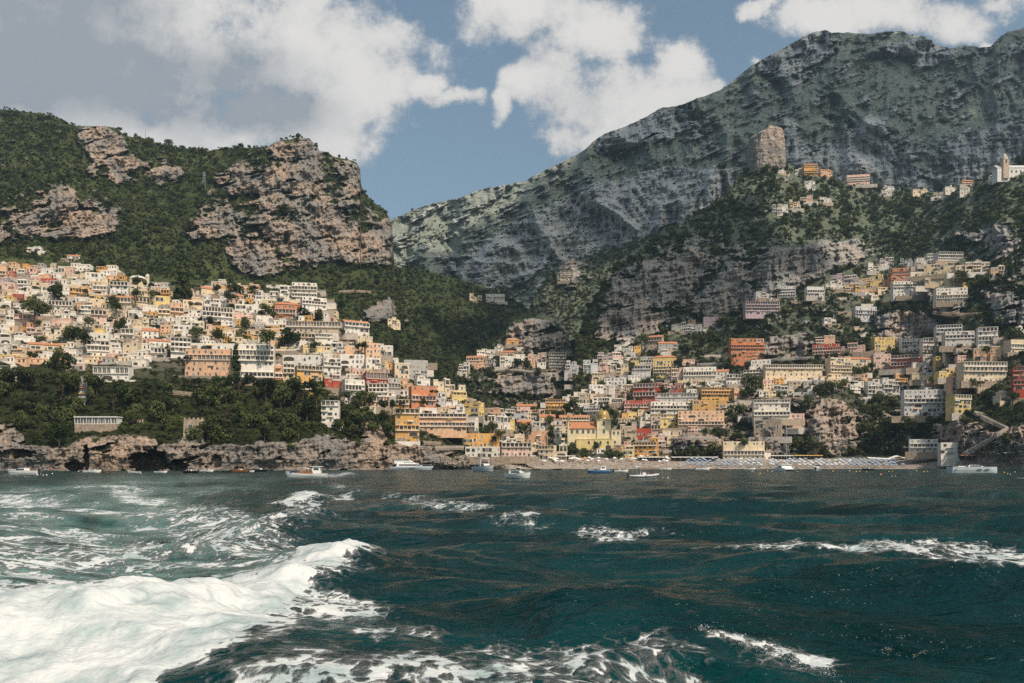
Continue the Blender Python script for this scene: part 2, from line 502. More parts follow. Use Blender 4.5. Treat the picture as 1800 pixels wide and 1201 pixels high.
class Layer:
    """one sheet of land, built upwards from its foot: each step up the slope goes as far back as the slope there asks for"""
    def __init__(s, name, x0, x1, dx, ny, bot, top, Yb, gveg, grock, far, gully, rockbase=0.0, relief=1.0, rockstreak=0.0, bedk=1.0, seed=0, rough_top=2.0, gfun=None, caves=()):
        s.name = name; s.x0, s.dx = x0, dx
        xs = np.arange(x0, x1 + dx, dx); s.nx = len(xs); s.ny = ny
        tp = lerp_pts(top, xs) + rough_top * fbm(xs / 17, xs * 0 + 3.3, 5, seed + 5, 0.6)
        bt = np.maximum(lerp_pts(bot, xs), tp + 2)
        s.top, s.bot = tp, bt
        t = np.linspace(0, 1, ny)
        PX = np.repeat(xs[None, :], ny, 0); PY = bt[None, :] + (tp - bt)[None, :] * t[:, None]
        rk = raster(ROCK.get(name, []), 3) if name in ROCK else np.zeros((440, 1370))
        wx = PX + 9 * fbm(PX / 38, PY / 38, 4, seed + 31); wy = PY + 9 * fbm(PX / 38, PY / 38, 4, seed + 47)
        m_ = rsample(rk, wx, wy)
        patch = fbm(PX / 55, PY / 30, 5, seed + 3, 0.6)
        fine = fbm(PX / 15, PY / 11, 5, seed + 37, 0.62)
        ledge = fbm(PX / 52 + 0.5 * fbm(PX / 30, PY / 30, 3, seed + 59), (PX * 0.2 + PY) / 17.0, 5, seed + 57, 0.6)
        zone = sstep(0.02, 0.3, m_)
        low = sstep(0.45, 0.15, t)[:, None] + 0 * PX
        rock = m_ * 1.05 + zone * (0.55 * fine + 0.25 * patch - 0.85 * sstep(0.10, 0.40, ledge)) + (1 - zone) * (0.35 * fine + 0.45 * patch) * 0.75
        rock = np.clip(rock + rockbase + (rockstreak * ((1 - low) * fbm(PX / 50, (PX * 0.45 + PY) / 15, 5, seed + 91, 0.62) + low * (0.25 + fbm((PX + 0.25 * PY) / 17, PY / 42, 6, seed + 95, 0.64))) if rockstreak else 0), 0, 1.2)
        s.rock = rock
        v = (HOR - PY) / F
        g = gveg + (grock - gveg) * sstep(0.35, 0.75, rock)
        if gfun is not None: g = gfun(PX, PY, g)
        dv = np.diff(v, axis=0, prepend=v[:1] - 1e-9)
        ln = np.log(lerp_pts(Yb, xs))[None, :] + np.cumsum(dv / g, axis=0)
        # smooth sideways so that neighbouring columns agree
        k = np.exp(-0.5 * (np.arange(-14, 15) / 5.0) ** 2); k /= k.sum()
        p = np.pad(ln, [(0, 0), (14, 14)], mode='edge')
        ln = sum(k[i] * p[:, i:i + s.nx] for i in range(29))
        kb = np.exp(-0.5 * (np.arange(-90, 91, 3) / 34.0) ** 2); kb /= kb.sum()
        p = np.pad(ln, [(0, 0), (90, 90)], mode='edge')
        big = sum(kb[i] * p[:, 3 * i:3 * i + s.nx] for i in range(61))
        hold = 0.22
        ln = big + hold * (ln - big)                       # a crag does not carry its step all the way up the slope above it
        up = sstep(0.0, 0.12, t)[:, None]
        s.up = up
        gl = fbm(PX / 95 + 0.5 * fbm(PX / 160, PY / 160, 2, seed + 9), PY / 170 + 0.6 * fbm(PX / 120, PY / 90, 2, seed + 19), 4, seed + 13, 0.5, ridged=True)
        st = (PX * 0.17 + PY)                                              # tilted bedding
        bed = fbm(PX / 70, st / 7.5, 4, seed + 71, 0.55)
        crag = fbm(PX / 40, PY / 46, 7, seed + 23, 0.66, ridged=True)
        butt = fbm(PX / 15, PY / 60, 4, seed + 83, 0.55, ridged=True)
        soft = fbm(PX / 26, PY / 16, 5, seed + 29, 0.55)
        rr = sstep(0.25, 0.6, rock)
        d = -gully * gl + relief * (rr * (-0.020 * crag - 0.008 * bed * bedk - 0.009 * butt / bedk) + (1 - rr) * (0.007 * soft))
        ln = ln + d * up
        for (cx, cy, rx, ry, dep) in caves:
            e = ((PX - cx) / rx) ** 2 + ((PY - cy) / ry) ** 2
            ln = ln + dep * sstep(1.15, 0.75, e + 0.95 * fbm(PX / 11, PY / 8, 4, seed + 61))
        s.ln = ln; s.PX = PX; s.PY = PY
        s.far = far
        LAYERS[name] = s

    def build(s, label=None):
        Y = np.exp(s.ln); v = (HOR - s.PY) / F
        X = (s.PX - CX) / F * Y; Z = CAMH + v * Y
        farv = np.full_like(s.PX, s.far)
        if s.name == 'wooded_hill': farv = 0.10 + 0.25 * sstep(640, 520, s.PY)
        V = np.stack([X, Y, Z], -1)
        b1 = V[-1] * np.array([1.03, 1.03, 1.0]); b1[:, 2] -= 0.012 * Y[-1]
        b2 = V[-1] * np.array([1.18, 1.18, 0.72]); b3 = V[-1] * np.array([1.45, 1.45, 0.25])
        V = np.concatenate([V, b1[None], b2[None], b3[None]], 0)
        pad = lambda a: np.concatenate([a, np.repeat(a[-1:], 3, 0)], 0)
        town = rsample(TOWN_R, s.PX, s.PY) * (1 if s.name in ('hillside', 'wooded_hill', 'spur') else 0)
        bm = np.zeros_like(s.PX)
        if s.name == 'wooded_hill':
            bm = sstep(803, 808, s.PY + 2 * fbm(s.PX / 20, s.PY / 20, 3, 7)) * sstep(880, 900, s.PX) * sstep(1690, 1670, s.PX)
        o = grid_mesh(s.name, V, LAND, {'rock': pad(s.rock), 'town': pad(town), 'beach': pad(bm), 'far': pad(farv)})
        tag(o, kind='structure')
        return o

    def Y(s, px, py):
        px = np.asarray(px, float); py = np.asarray(py, float)
        i = np.clip((px - s.x0) / s.dx, 0, s.nx - 1.001); i0 = i.astype(int); fi = i - i0
        tp = s.top[i0] * (1 - fi) + s.top[i0 + 1] * fi; bt = s.bot[i0] * (1 - fi) + s.bot[i0 + 1] * fi
        t = (bt - py) / np.maximum(bt - tp, 1e-6)
        ok = (t >= 0) & (t <= 1) & (px >= s.x0) & (px <= s.x0 + s.dx * (s.nx - 1))
        j = np.clip(t, 0, 0.9999) * (s.ny - 1); j0 = j.astype(int); fj = j - j0
        A = s.ln
        y = (A[j0, i0] * (1 - fi) + A[j0, i0 + 1] * fi) * (1 - fj) + (A[j0 + 1, i0] * (1 - fi) + A[j0 + 1, i0 + 1] * fi) * fj
        rk = s.rock[j0, i0]
        return np.where(ok, np.exp(y), np.inf), rk


def ground(px, py):
    """distance of the nearest land seen at this pixel, its sheet and its rockiness"""
    px = np.atleast_1d(np.asarray(px, float)); py = np.atleast_1d(np.asarray(py, float))
    best = np.full(px.shape, np.inf); nm = np.full(px.shape, '', dtype=object); rk = np.zeros(px.shape)
    for L in LAYERS.values():
        y, r = L.Y(px, py)
        m = y < best
        best[m] = y[m]; nm[m] = L.name; rk[m] = r[m]
    return best, nm, rk


def at(px, py, Y):
    return Vector(((px - CX) / F * Y, Y, CAMH + (HOR - py) / F * Y))


def shore(pts):
    return [(x, HOR + (CAMH + 3) * F / y) for x, y in pts], pts


SA_b, SA_y = shore([(-420, 440), (0, 460), (300, 470), (600, 510), (760, 570), (900, 640)])
Layer('hillside', -420, 900, 1.6, 330, SA_b,
      [(-420, 440), (0, 458), (60, 465), (150, 472), (190, 488), (250, 500), (400, 497), (480, 505), (520, 506), (562, 515), (578, 548), (600, 566), (648, 592), (665, 620), (690, 632), (712, 640), (750, 642), (758, 668), (790, 688), (820, 702), (850, 722), (876, 750), (892, 792), (900, 812)],
      SA_y, 0.42, 2.2, 0.0, 0.012, relief=0.62, bedk=0.6, seed=1, rough_top=1.0,
      caves=[(262, 812, 34, 20, 0.05), (131, 820, 17, 9, 0.03), (312, 819, 18, 10, 0.03), (380, 812, 10, 12, 0.015), (152, 806, 5, 22, 0.03), (30, 798, 30, 8, 0.03)])
def g_hill(PX, PY, g):
    b = sstep(800, 808, PY) * sstep(880, 905, PX) * sstep(1690, 1660, PX)
    g = g * (1 - b) + 0.16 * b
    gorge = np.exp(-((PX - 1005) / 26) ** 2) * sstep(700, 620, PY)
    return g + 0.0 * gorge
SD_b, SD_y = shore([(850, 600), (1000, 640), (1200, 650), (1500, 640), (1650, 600), (1800, 540), (2300, 470)])
Layer('wooded_hill', 850, 2300, 1.6, 380, SD_b,
      [(850, 790), (862, 748), (900, 740), (950, 724), (985, 700), (1003, 648), (1012, 605), (1030, 545), (1060, 500), (1100, 458), (1130, 438), (1160, 415), (1230, 372), (1270, 345), (1300, 312), (1322, 290), (1385, 285), (1400, 302), (1440, 308), (1480, 322), (1540, 332), (1600, 336), (1650, 338), (1690, 326), (1730, 318), (1760, 302), (1800, 285), (2300, 200)],
      SD_y, 0.43, 2.4, 0.25, 0.020, seed=2, rough_top=2.0, gfun=g_hill)
Layer('spur', 770, 1022, 1.5, 150, [(770, 770), (1022, 790)],
      [(770, 760), (784, 690), (800, 652), (830, 628), (860, 606), (885, 592), (893, 576), (905, 563), (940, 558), (975, 565), (996, 585), (1006, 612), (1009, 650), (1014, 700), (1022, 780)],
      [(770, 850), (1022, 850)], 0.40, 2.2, 0.1, 0.010, seed=3, rough_top=1.0)
Layer('mountain', -420, 990, 1.5, 330,
      [(-420, 500), (0, 505), (300, 540), (560, 600), (700, 690), (780, 730), (900, 765), (990, 740)],
      [(-420, 170), (-100, 190), (0, 192), (30, 194), (70, 200), (105, 207), (125, 220), (145, 222), (185, 221), (205, 226), (218, 238), (255, 243), (285, 254), (330, 262), (365, 265), (395, 260), (430, 260), (470, 258), (485, 250), (500, 246), (520, 243), (543, 243), (556, 254), (562, 266), (575, 268), (590, 276), (612, 281), (628, 287), (634, 300), (634, 322), (645, 345), (660, 357), (678, 372), (685, 385), (689, 400), (692, 440), (693, 466), (702, 470), (760, 478), (800, 490), (850, 503), (890, 520), (930, 545), (960, 600), (990, 690)],
      [(-420, 850), (0, 860), (300, 870), (560, 880), (700, 900), (800, 1000), (900, 1060), (990, 1090)], 0.45, 2.6, 0.0, 0.022, bedk=0.7, relief=0.85, seed=4, rough_top=3.0)
Layer('knoll', 905, 1180, 1.6, 120, [(905, 640), (1000, 600), (1180, 520)],
      [(905, 560), (930, 540), (950, 505), (965, 486), (985, 464), (1003, 454), (1030, 452), (1060, 440), (1110, 432), (1180, 395)],
      [(905, 1300), (1180, 1340)], 0.45, 2.0, 0.3, 0.012, seed=5)
Layer('ridge', 600, 2300, 2.0, 300,
      [(600, 560), (620, 565), (900, 590), (1000, 560), (1100, 520), (1200, 450), (1320, 360), (1500, 390), (1620, 400), (1800, 350), (2300, 290)],
      [(600, 430), (640, 405), (690, 385), (740, 364), (770, 356), (800, 350), (835, 338), (860, 330), (890, 325), (922, 319), (945, 306), (965, 296), (985, 286), (1005, 276), (1030, 262), (1048, 244), (1062, 236), (1100, 222), (1130, 208), (1165, 189), (1185, 188), (1210, 180), (1265, 158), (1285, 146), (1310, 124), (1340, 104), (1365, 92), (1382, 82), (1410, 66), (1430, 56), (1450, 52), (1463, 58), (1490, 57), (1530, 61), (1550, 56), (1560, 55), (1585, 54), (1600, 62), (1625, 64), (1638, 70), (1642, 78), (1672, 84), (1700, 80), (1718, 83), (1740, 82), (1752, 70), (1770, 56), (1790, 52), (1800, 48), (1950, 20), (2300, 60)],
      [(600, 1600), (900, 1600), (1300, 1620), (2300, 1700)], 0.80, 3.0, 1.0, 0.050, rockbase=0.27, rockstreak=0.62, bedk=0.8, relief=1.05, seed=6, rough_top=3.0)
HILLS = {k: L.build() for k, L in LAYERS.items()}


# the lone rock tower on the crest
def pinnacle():
    n, m = 150, 110
    y0 = float(ground(1350, 296)[0][0]) * 1.012
    c = at(1350, 292, y0); px = y0 / F
    V = np.zeros((m, n, 3))
    th = np.linspace(0, 2 * math.pi, n)
    zt = np.linspace(0, 1, m)
    T, Z = np.meshgrid(th, zt)
    cxn, syn = np.cos(T), np.sin(T)
    sq = 1 / np.maximum(np.abs(cxn) ** 4 + np.abs(syn) ** 4, 1e-6) ** 0.25
    rad = (29 - 2 * Z - 3 * Z ** 4) * px * (0.45 + 0.55 * sq) * (1 - sstep(0.88, 1.0, Z) * 0.45)
    nz = 0.97 + 0.17 * fbm(cxn * 2.6 + 5, syn * 2.6 + Z * 2.4, 6, 90, 0.66, True) + 0.13 * fbm(cxn * 1.1 + 9, syn * 1.1 + Z, 3, 95) + 0.05 * fbm(cxn * 5 + syn * 3, Z * 12, 5, 97, 0.6, True)
    V[..., 0] = c.x + rad * nz * cxn; V[..., 1] = c.y + 12 + rad * nz * syn * 1.1
    V[..., 2] = c.z - 34 + (72 * px + 34) * Z - Z * px * (9 * sstep(-0.1, 0.6, -cxn) - 5 * fbm(cxn * 2.5, syn * 2.5, 4, 99))
    V = np.concatenate([V, V[-1:].mean(1, keepdims=True).repeat(n, 1)], 0)
    rk = np.ones(V.shape[:2]) * 0.9
    rk[-6:] = 0.3
    o = grid_mesh('rock_tower', V, LAND, {'rock': rk, 'town': rk * 0, 'beach': rk * 0, 'far': rk * 0 + 0.15})
    tag(o, 'tall lone tower of pale rock standing on the green crest above the upper village', 'rock tower')


pinnacle()
# ------------------------------------------------------------------ sea
def water_material():
    m, t, b = newmat('sea_water')
    p = t.new('ShaderNodeNewGeometry').outputs['Position']
    foam, milk = t.attr('foam'), t.attr('milk')
    pf = t.vec('MULTIPLY', p, (0.9, 0.75, 0.0))
    wv = t.scale(t.vec('SUBTRACT', t.noise(pf, 0.35, 4, 0.6, out=1), (0.5, 0.5, 0.5)), 0.9)
    pw = t.vec('ADD', pf, wv)
    lace = t.math('ADD', t.math('MULTIPLY', t.noise(pw, 0.95, 9, 0.62), 0.5), t.math('MULTIPLY', t.noise(pw, 3.4, 7, 0.62), 0.5))
    vor = t.new('ShaderNodeTexVoronoi', feature='DISTANCE_TO_EDGE')
    t.l.new(pw, vor.inputs['Vector']); vor.inputs['Scale'].default_value = 1.1
    vor2 = t.new('ShaderNodeTexVoronoi', feature='DISTANCE_TO_EDGE')
    t.l.new(pw, vor2.inputs['Vector']); vor2.inputs['Scale'].default_value = 3.3
    web = t.math('ADD', t.ramp(vor.outputs['Distance'], 0.0, 0.22, 0.6, 0.0), t.ramp(vor2.outputs['Distance'], 0.0, 0.2, 0.8, 0.0))
    k = t.math('ADD', t.math('MULTIPLY', t.math('SUBTRACT', lace, 0.5), 2.7), t.math('MULTIPLY', web, 0.20))
    ff = t.ramp(t.math('ADD', foam, k), 0.36, 0.80)
    ff = t.math('MULTIPLY', ff, t.ramp(foam, 0.02, 0.15))
    n5 = t.noise(t.vec('MULTIPLY', p, (0.05, 0.11, 0)), 1.0, 4, 0.55)
    deep = t.mix(t.ramp(n5, 0.3, 0.7), (0.001, 0.012, 0.0125), (0.002, 0.037, 0.040))
    deep = t.mix(milk, deep, (0.17, 0.30, 0.275))
    fcol = t.mix(t.ramp(t.noise(pf, 0.9, 7, 0.62), 0.3, 0.62), (0.30, 0.37, 0.37), (0.60, 0.61, 0.60))  # teal grey mottling paints soft shadows into the foam
    t.put(b.inputs['Base Color'], t.mix(ff, deep, fcol))
    d0 = t.vec('LENGTH', p, out=1)
    t.put(b.inputs['Roughness'], t.math('ADD', t.ramp(d0, 15, 500, 0.13, 0.26, smooth=False), t.math('MULTIPLY', ff, 0.6)))
    t.put(b.inputs['Specular IOR Level'], t.ramp(ff, 0, 1, 0.18, 0.05))
    b.inputs['IOR'].default_value = 1.33
    # ripples
    
    q = t.vec('MULTIPLY', p, (0.55, 1.0, 1.0))
    h1 = t.noise(q, 0.55, 3, 0.5)
    h2 = t.noise(q, 1.9, 4, 0.55)
    h3 = t.noise(q, 7.0, 3, 0.5)
    hh = t.math('ADD', t.math('MULTIPLY', h1, 1.1), t.math('ADD', t.math('MULTIPLY', h2, 0.50), t.math('MULTIPLY', h3, 0.12)))
    hh = t.math('ADD', hh, t.math('MULTIPLY', t.math('MULTIPLY', ff, t.noise(p, 3.0, 3, 0.5)), 0.10))
    hh = t.math('MULTIPLY', hh, t.ramp(ff, 0, 1, 1.0, 0.55))
    bump = t.new('ShaderNodeBump')
    bump.inputs['Strength'].default_value = 1.0
    bump.inputs['Distance'].default_value = 0.58
    t.l.new(hh, bump.inputs['Height'])
    t.l.new(bump.outputs[0], b.inputs['Normal'])
    return m


WATER = water_material()


def sea_xy(px, py):
    Y = CAMH * F / (py - HOR)
    return (px - CX) / F * Y, Y


def dist_line(X, Y, pts):
    """distance to a polyline, the side (+ = towards the camera) and the place along it 0..1"""
    best = np.full(X.shape, 1e9); side = np.zeros(X.shape); par = np.zeros(X.shape)
    n = len(pts) - 1
    for i in range(n):
        (ax, ay), (bx, by) = pts[i], pts[i + 1]
        dx, dy = bx - ax, by - ay
        t = np.clip(((X - ax) * dx + (Y - ay) * dy) / (dx * dx + dy * dy), 0, 1)
        ex, ey = X - ax - t * dx, Y - ay - t * dy
        d = np.hypot(ex, ey)
        m = d < best
        best[m] = d[m]
        side[m] = np.sign((dx * ey - dy * ex))[m]
        par[m] = ((i + t) / n)[m]
    return best, side, par


def build_sea():
    xs = np.arange(-700, 2501, 2.2)
    pys = np.concatenate([[817.95, 818.6, 819.5, 820.5], np.arange(821.5, 850, 0.9), np.arange(850, 1260, 1.5), np.arange(1262, 1500, 6)])[::-1]
    PX, PY = np.meshgrid(xs, pys)
    Y = CAMH * F / (PY - HOR); X = (PX - CX) / F * Y
    Z = np.zeros_like(X)
    fade = np.clip(60 / Y, 0, 1) ** 0.5
    rng = np.random.default_rng(5)
    for i in range(26):                                     # chop: a spread of wave trains
        L = 1.6 * 1.19 ** i
        a = math.radians(75 + rng.normal(0, 32))
        k = 2 * math.pi / L
        ph = k * (X * math.cos(a) + Y * math.sin(a)) + rng.uniform(0, 6.3) + 1.3 * perlin(X / (L * 3.1) + i, Y / (L * 3.1), i)
        amp = 0.0105 * L ** 0.78 * (1.0 if L < 7 else 1.25) if L < 34 else 0.0
        vis = np.clip(L * 1.0 / (Y * Y / (CAMH * F) * 3.0), 0, 1)   # only as fine as the sheet resolves
        s = np.sin(ph)
        Z += amp * vis * (s + 0.22 * np.cos(2 * ph))
    Z *= 0.9 * fade + 0.35
    foam = np.zeros_like(X); milk = np.zeros_like(X)
    # wake crests, drawn along the sea
    def crest(pts, h, w_front, w_back, fo, seed):
        nonlocal Z, foam
        P = [sea_xy(*p) for p in pts]
        d, sd, t = dist_line(X + 0.5 * fbm(X / 2.5, Y / 2.5, 3, seed), Y + 0.5 * fbm(X / 2.5, Y / 2.5, 3, seed + 1), P)
        # side > 0: left of the direction of travel
        ends = sstep(0, 0.12, t) * sstep(1, 0.85, t)
        wd = np.where(sd > 0, w_back, w_front)
        Z += h * ends * np.exp(-(d / wd) ** 2) * (1 + 0.35 * fbm(X / 1.3, Y / 1.3, 4, seed + 3))
        foam = np.maximum(foam, fo * ends * np.exp(-(d / (0.9 * wd)) ** 2))
    crest([(660, 981), (600, 990), (555, 1011), (480, 1038), (380, 1066), (250, 1088), (100, 1111), (-100, 1136), (-300, 1156)], 0.52, 2.2, 1.4, 1.0, 301)
    crest([(980, 1184), (1060, 1154), (1150, 1142), (1240, 1146), (1330, 1162), (1400, 1180), (1485, 1206), (1560, 1234)], 0.34, 0.5, 0.9, 0.0, 311)
    crest([(560, 909), (500, 924), (440, 940), (380, 960), (300, 977)], 0.75, 2.2, 2.0, 0.45, 321)
    crest([(580, 882), (540, 885), (490, 893)], 0.6, 2.0, 2.0, 0.75, 331)
    crest([(1900, 1000), (1500, 1005), (1250, 1040), (1050, 1075), (900, 1080)], 0.35, 3.0, 3.0, 0.0, 341)
    crest([(1000, 960), (800, 975), (640, 1000), (560, 1040)], 0.30, 3.0, 3.0, 0.0, 351)
    PYs = HOR + (CAMH - Z) * F / Y                          # where the heaved surface is seen from the boat
    px2 = PX + 16 * fbm(PX / 60, PY / 26, 4, 201); py2 = PYs + 9 * fbm(PX / 60, PY / 26, 4, 203)
    def area(poly, val, soft, rep=True):
        nonlocal foam
        r = raster_at(poly, soft, px2, py2)
        foam = np.maximum(foam, val * r)
    def raster_at(poly, soft, px, py):
        xs_ = np.arange(-720, 2520, 3) + 0.0; ys_ = np.arange(810, 1520, 1.5)
        a, b = np.meshgrid(xs_, ys_)
        g = inpoly(a, b, poly).astype(float)
        g = gblur(g, soft)
        i = np.clip((px + 720) / 3, 0, g.shape[1] - 2); j = np.clip((py - 810) / 1.5, 0, g.shape[0] - 2)
        i0 = i.astype(int); j0 = j.astype(int); fi = i - i0; fj = j - j0
        return (g[j0, i0] * (1 - fi) + g[j0, i0 + 1] * fi) * (1 - fj) + (g[j0 + 1, i0] * (1 - fi) + g[j0 + 1, i0 + 1] * fi) * fj
    streak = fbm((PX + 0.9 * PY) / 150, PY / 9, 5, 211, 0.55)
    # main breaking wake, lower left
    area([(-700, 1123), (-100, 1093), (100, 1071), (250, 1045), (380, 1023), (480, 997), (560, 971), (585, 978), (560, 1013), (540, 1045), (470, 1083), (420, 1123), (350, 1158), (270, 1193), (200, 1393), (-700, 1493)], 1.3, 9)
    area([(440, 1060), (560, 1030), (660, 1050), (700, 1075), (690, 1092), (560, 1090), (480, 1120), (440, 1140)], 0.62, 6)
    area([(400, 1150), (520, 1130), (620, 1150), (760, 1145), (860, 1170), (960, 1180), (1010, 1200), (1000, 1500), (250, 1500)], 0.56, 8)
    area([(620, 1090), (700, 1095), (770, 1108), (780, 1125), (680, 1128), (610, 1112)], 0.48, 6)
    area([(780, 1130), (900, 1128), (1000, 1140), (1100, 1130), (1220, 1180), (1330, 1300), (900, 1300), (800, 1170)], 0.46, 8)
    area([(1060, 1135), (1110, 1112), (1200, 1112), (1240, 1150), (1180, 1200), (1060, 1200)], 0.46, 8)
    # spray along the small wave, lower right
    area([(1215, 1112), (1240, 1105), (1290, 1113), (1330, 1122), (1400, 1138), (1470, 1158), (1486, 1176), (1450, 1178), (1400, 1162), (1340, 1142), (1290, 1130), (1240, 1122)], 0.82, 4)
    area([(1300, 1135), (1340, 1140), (1400, 1158), (1440, 1180), (1400, 1182), (1340, 1165), (1290, 1150)], 0.5, 6)
    area([(-300, 1060), (100, 1024), (270, 1028), (280, 1062), (100, 1085), (-300, 1110)], 1.15, 6)
    # milky wake, left
    mk = raster_at([(-700, 872), (-100, 868), (120, 852), (300, 843), (480, 841), (560, 842), (430, 856), (260, 876), (330, 896), (470, 910), (430, 950), (540, 960), (500, 1000), (300, 1040), (0, 1085), (-700, 1130)], 9, px2, py2)
    milk = np.clip(mk * (0.55 + 1.3 * streak), 0, 1) * sstep(0.05, 0.5, mk)
    foam = np.maximum(foam, np.clip(mk * (0.30 + 1.35 * streak), 0, 0.9))
    area([(270, 900), (330, 880), (400, 890), (470, 915), (510, 940), (560, 950), (470, 985), (380, 990), (280, 960)], 0.50, 7)
    area([(-700, 960), (0, 950), (220, 940), (330, 960), (300, 1000), (0, 1020), (-700, 1040)], 0.52, 9)
    # floating foam patches
    for poly, val in (
        ([(485, 893), (500, 884), (560, 878), (580, 890), (540, 897)], 0.62), ([(560, 852), (620, 856), (650, 862), (600, 862)], 0.7), ([(585, 874), (620, 870), (622, 880), (590, 880)], 0.85),
        ([(648, 868), (700, 866), (762, 872), (740, 877), (690, 876)], 0.6), ([(660, 876), (760, 880), (855, 882), (870, 892), (850, 900), (770, 898), (720, 886)], 0.5),
        ([(855, 910), (900, 898), (950, 895), (960, 908), (905, 912), (985, 920), (960, 930), (880, 922)], 0.5),
        ([(993, 938), (1030, 926), (1110, 927), (1170, 932), (1190, 936), (1130, 942), (1100, 952), (1050, 953)], 0.47), ([(1165, 934), (1185, 930), (1180, 940)], 0.6),
        ([(1180, 962), (1260, 962), (1340, 955), (1400, 952), (1480, 955), (1540, 946), (1640, 948), (1720, 954), (1800, 964), (2300, 985), (2300, 1030), (1900, 1000), (1800, 996), (1690, 990), (1600, 975), (1540, 970), (1440, 966), (1300, 967)], 0.53),
        ([(470, 845), (520, 849), (600, 852), (640, 858), (560, 853)], 0.6), ([(500, 838), (560, 839), (640, 836), (625, 832), (575, 833), (510, 836)], 0.95),
        ([(895, 841), (918, 842), (950, 840), (930, 838)], 0.85), ([(0, 838), (80, 834), (75, 832), (0, 835)], 0.8),
        ([(575, 826), (640, 828), (690, 829), (640, 831)], 0.55)):
        area(poly, val, 2.0)
    foam = foam * np.where(foam > 0.7, 1.0 + 0.22 * fbm(X / 0.9, Y / 1.6, 5, 407, 0.6), 1.0)
    # the breaking mound is lumpy
    Z += 0.26 * sstep(0.8, 1.1, foam) * fbm(X / 1.5, Y / 1.5, 3, 401, 0.45) * np.clip(40 / Y, 0, 1)
    Z += 0.055 * sstep(0.4, 0.9, foam) * fbm(X / 0.4, Y / 0.4, 3, 403, 0.6) * np.clip(25 / Y, 0, 1)
    V = np.stack([X, Y, Z], -1)
    o = grid_mesh('sea', V, WATER, {'foam': foam, 'milk': milk})
    tag(o, kind='structure')
    mb = MB()
    mb.add([(-9000, -9000, -1.6), (9000, -9000, -1.6), (9000, 9000, -1.6), (-9000, 9000, -1.6)], [(0, 1, 2, 3)])
    tag(mb.obj('sea_floor', WATER), kind='structure')  # flat lower sheet of water carrying the sea on all round
    # spray thrown off the small wave: droplets and clots
    rng = np.random.default_rng(8)
    mb = MB()
    path = [(1230, 1104), (1320, 1120), (1400, 1138), (1480, 1166)]
    for i in range(600):
        t = rng.uniform(0, 1)
        px = np.interp(t, [0, .33, .66, 1], [p[0] for p in path]) + rng.normal(0, 9)
        py = np.interp(t, [0, .33, .66, 1], [p[1] for p in path]) + 6
        x, y = sea_xy(px, py)
        z = Z[min(max(int(np.searchsorted(-pys, -py)), 0), len(pys) - 1), int(np.clip((px + 700) / 2.2, 0, len(xs) - 1))] + 0.02 + abs(rng.normal(0, 0.10))
        r = rng.uniform(0.0025, 0.007) if rng.random() < 0.95 else rng.uniform(0.009, 0.018)
        a, b, c = rng.normal(0, 1, 3) * 0.3 * r
        mb.add([(x - r, y + a, z), (x + r, y + b, z), (x, y - r, z + c), (x, y + r, z - c), (x + a, y, z + r), (x + b, y, z - r)],
               [(0, 2, 4), (2, 1, 4), (1, 3, 4), (3, 0, 4), (2, 0, 5), (1, 2, 5), (3, 1, 5), (0, 3, 5)])
    tag(mb.obj('sea_spray', simple('spray', (0.8, 0.8, 0.8), 0.6, 0.3)), kind='stuff')


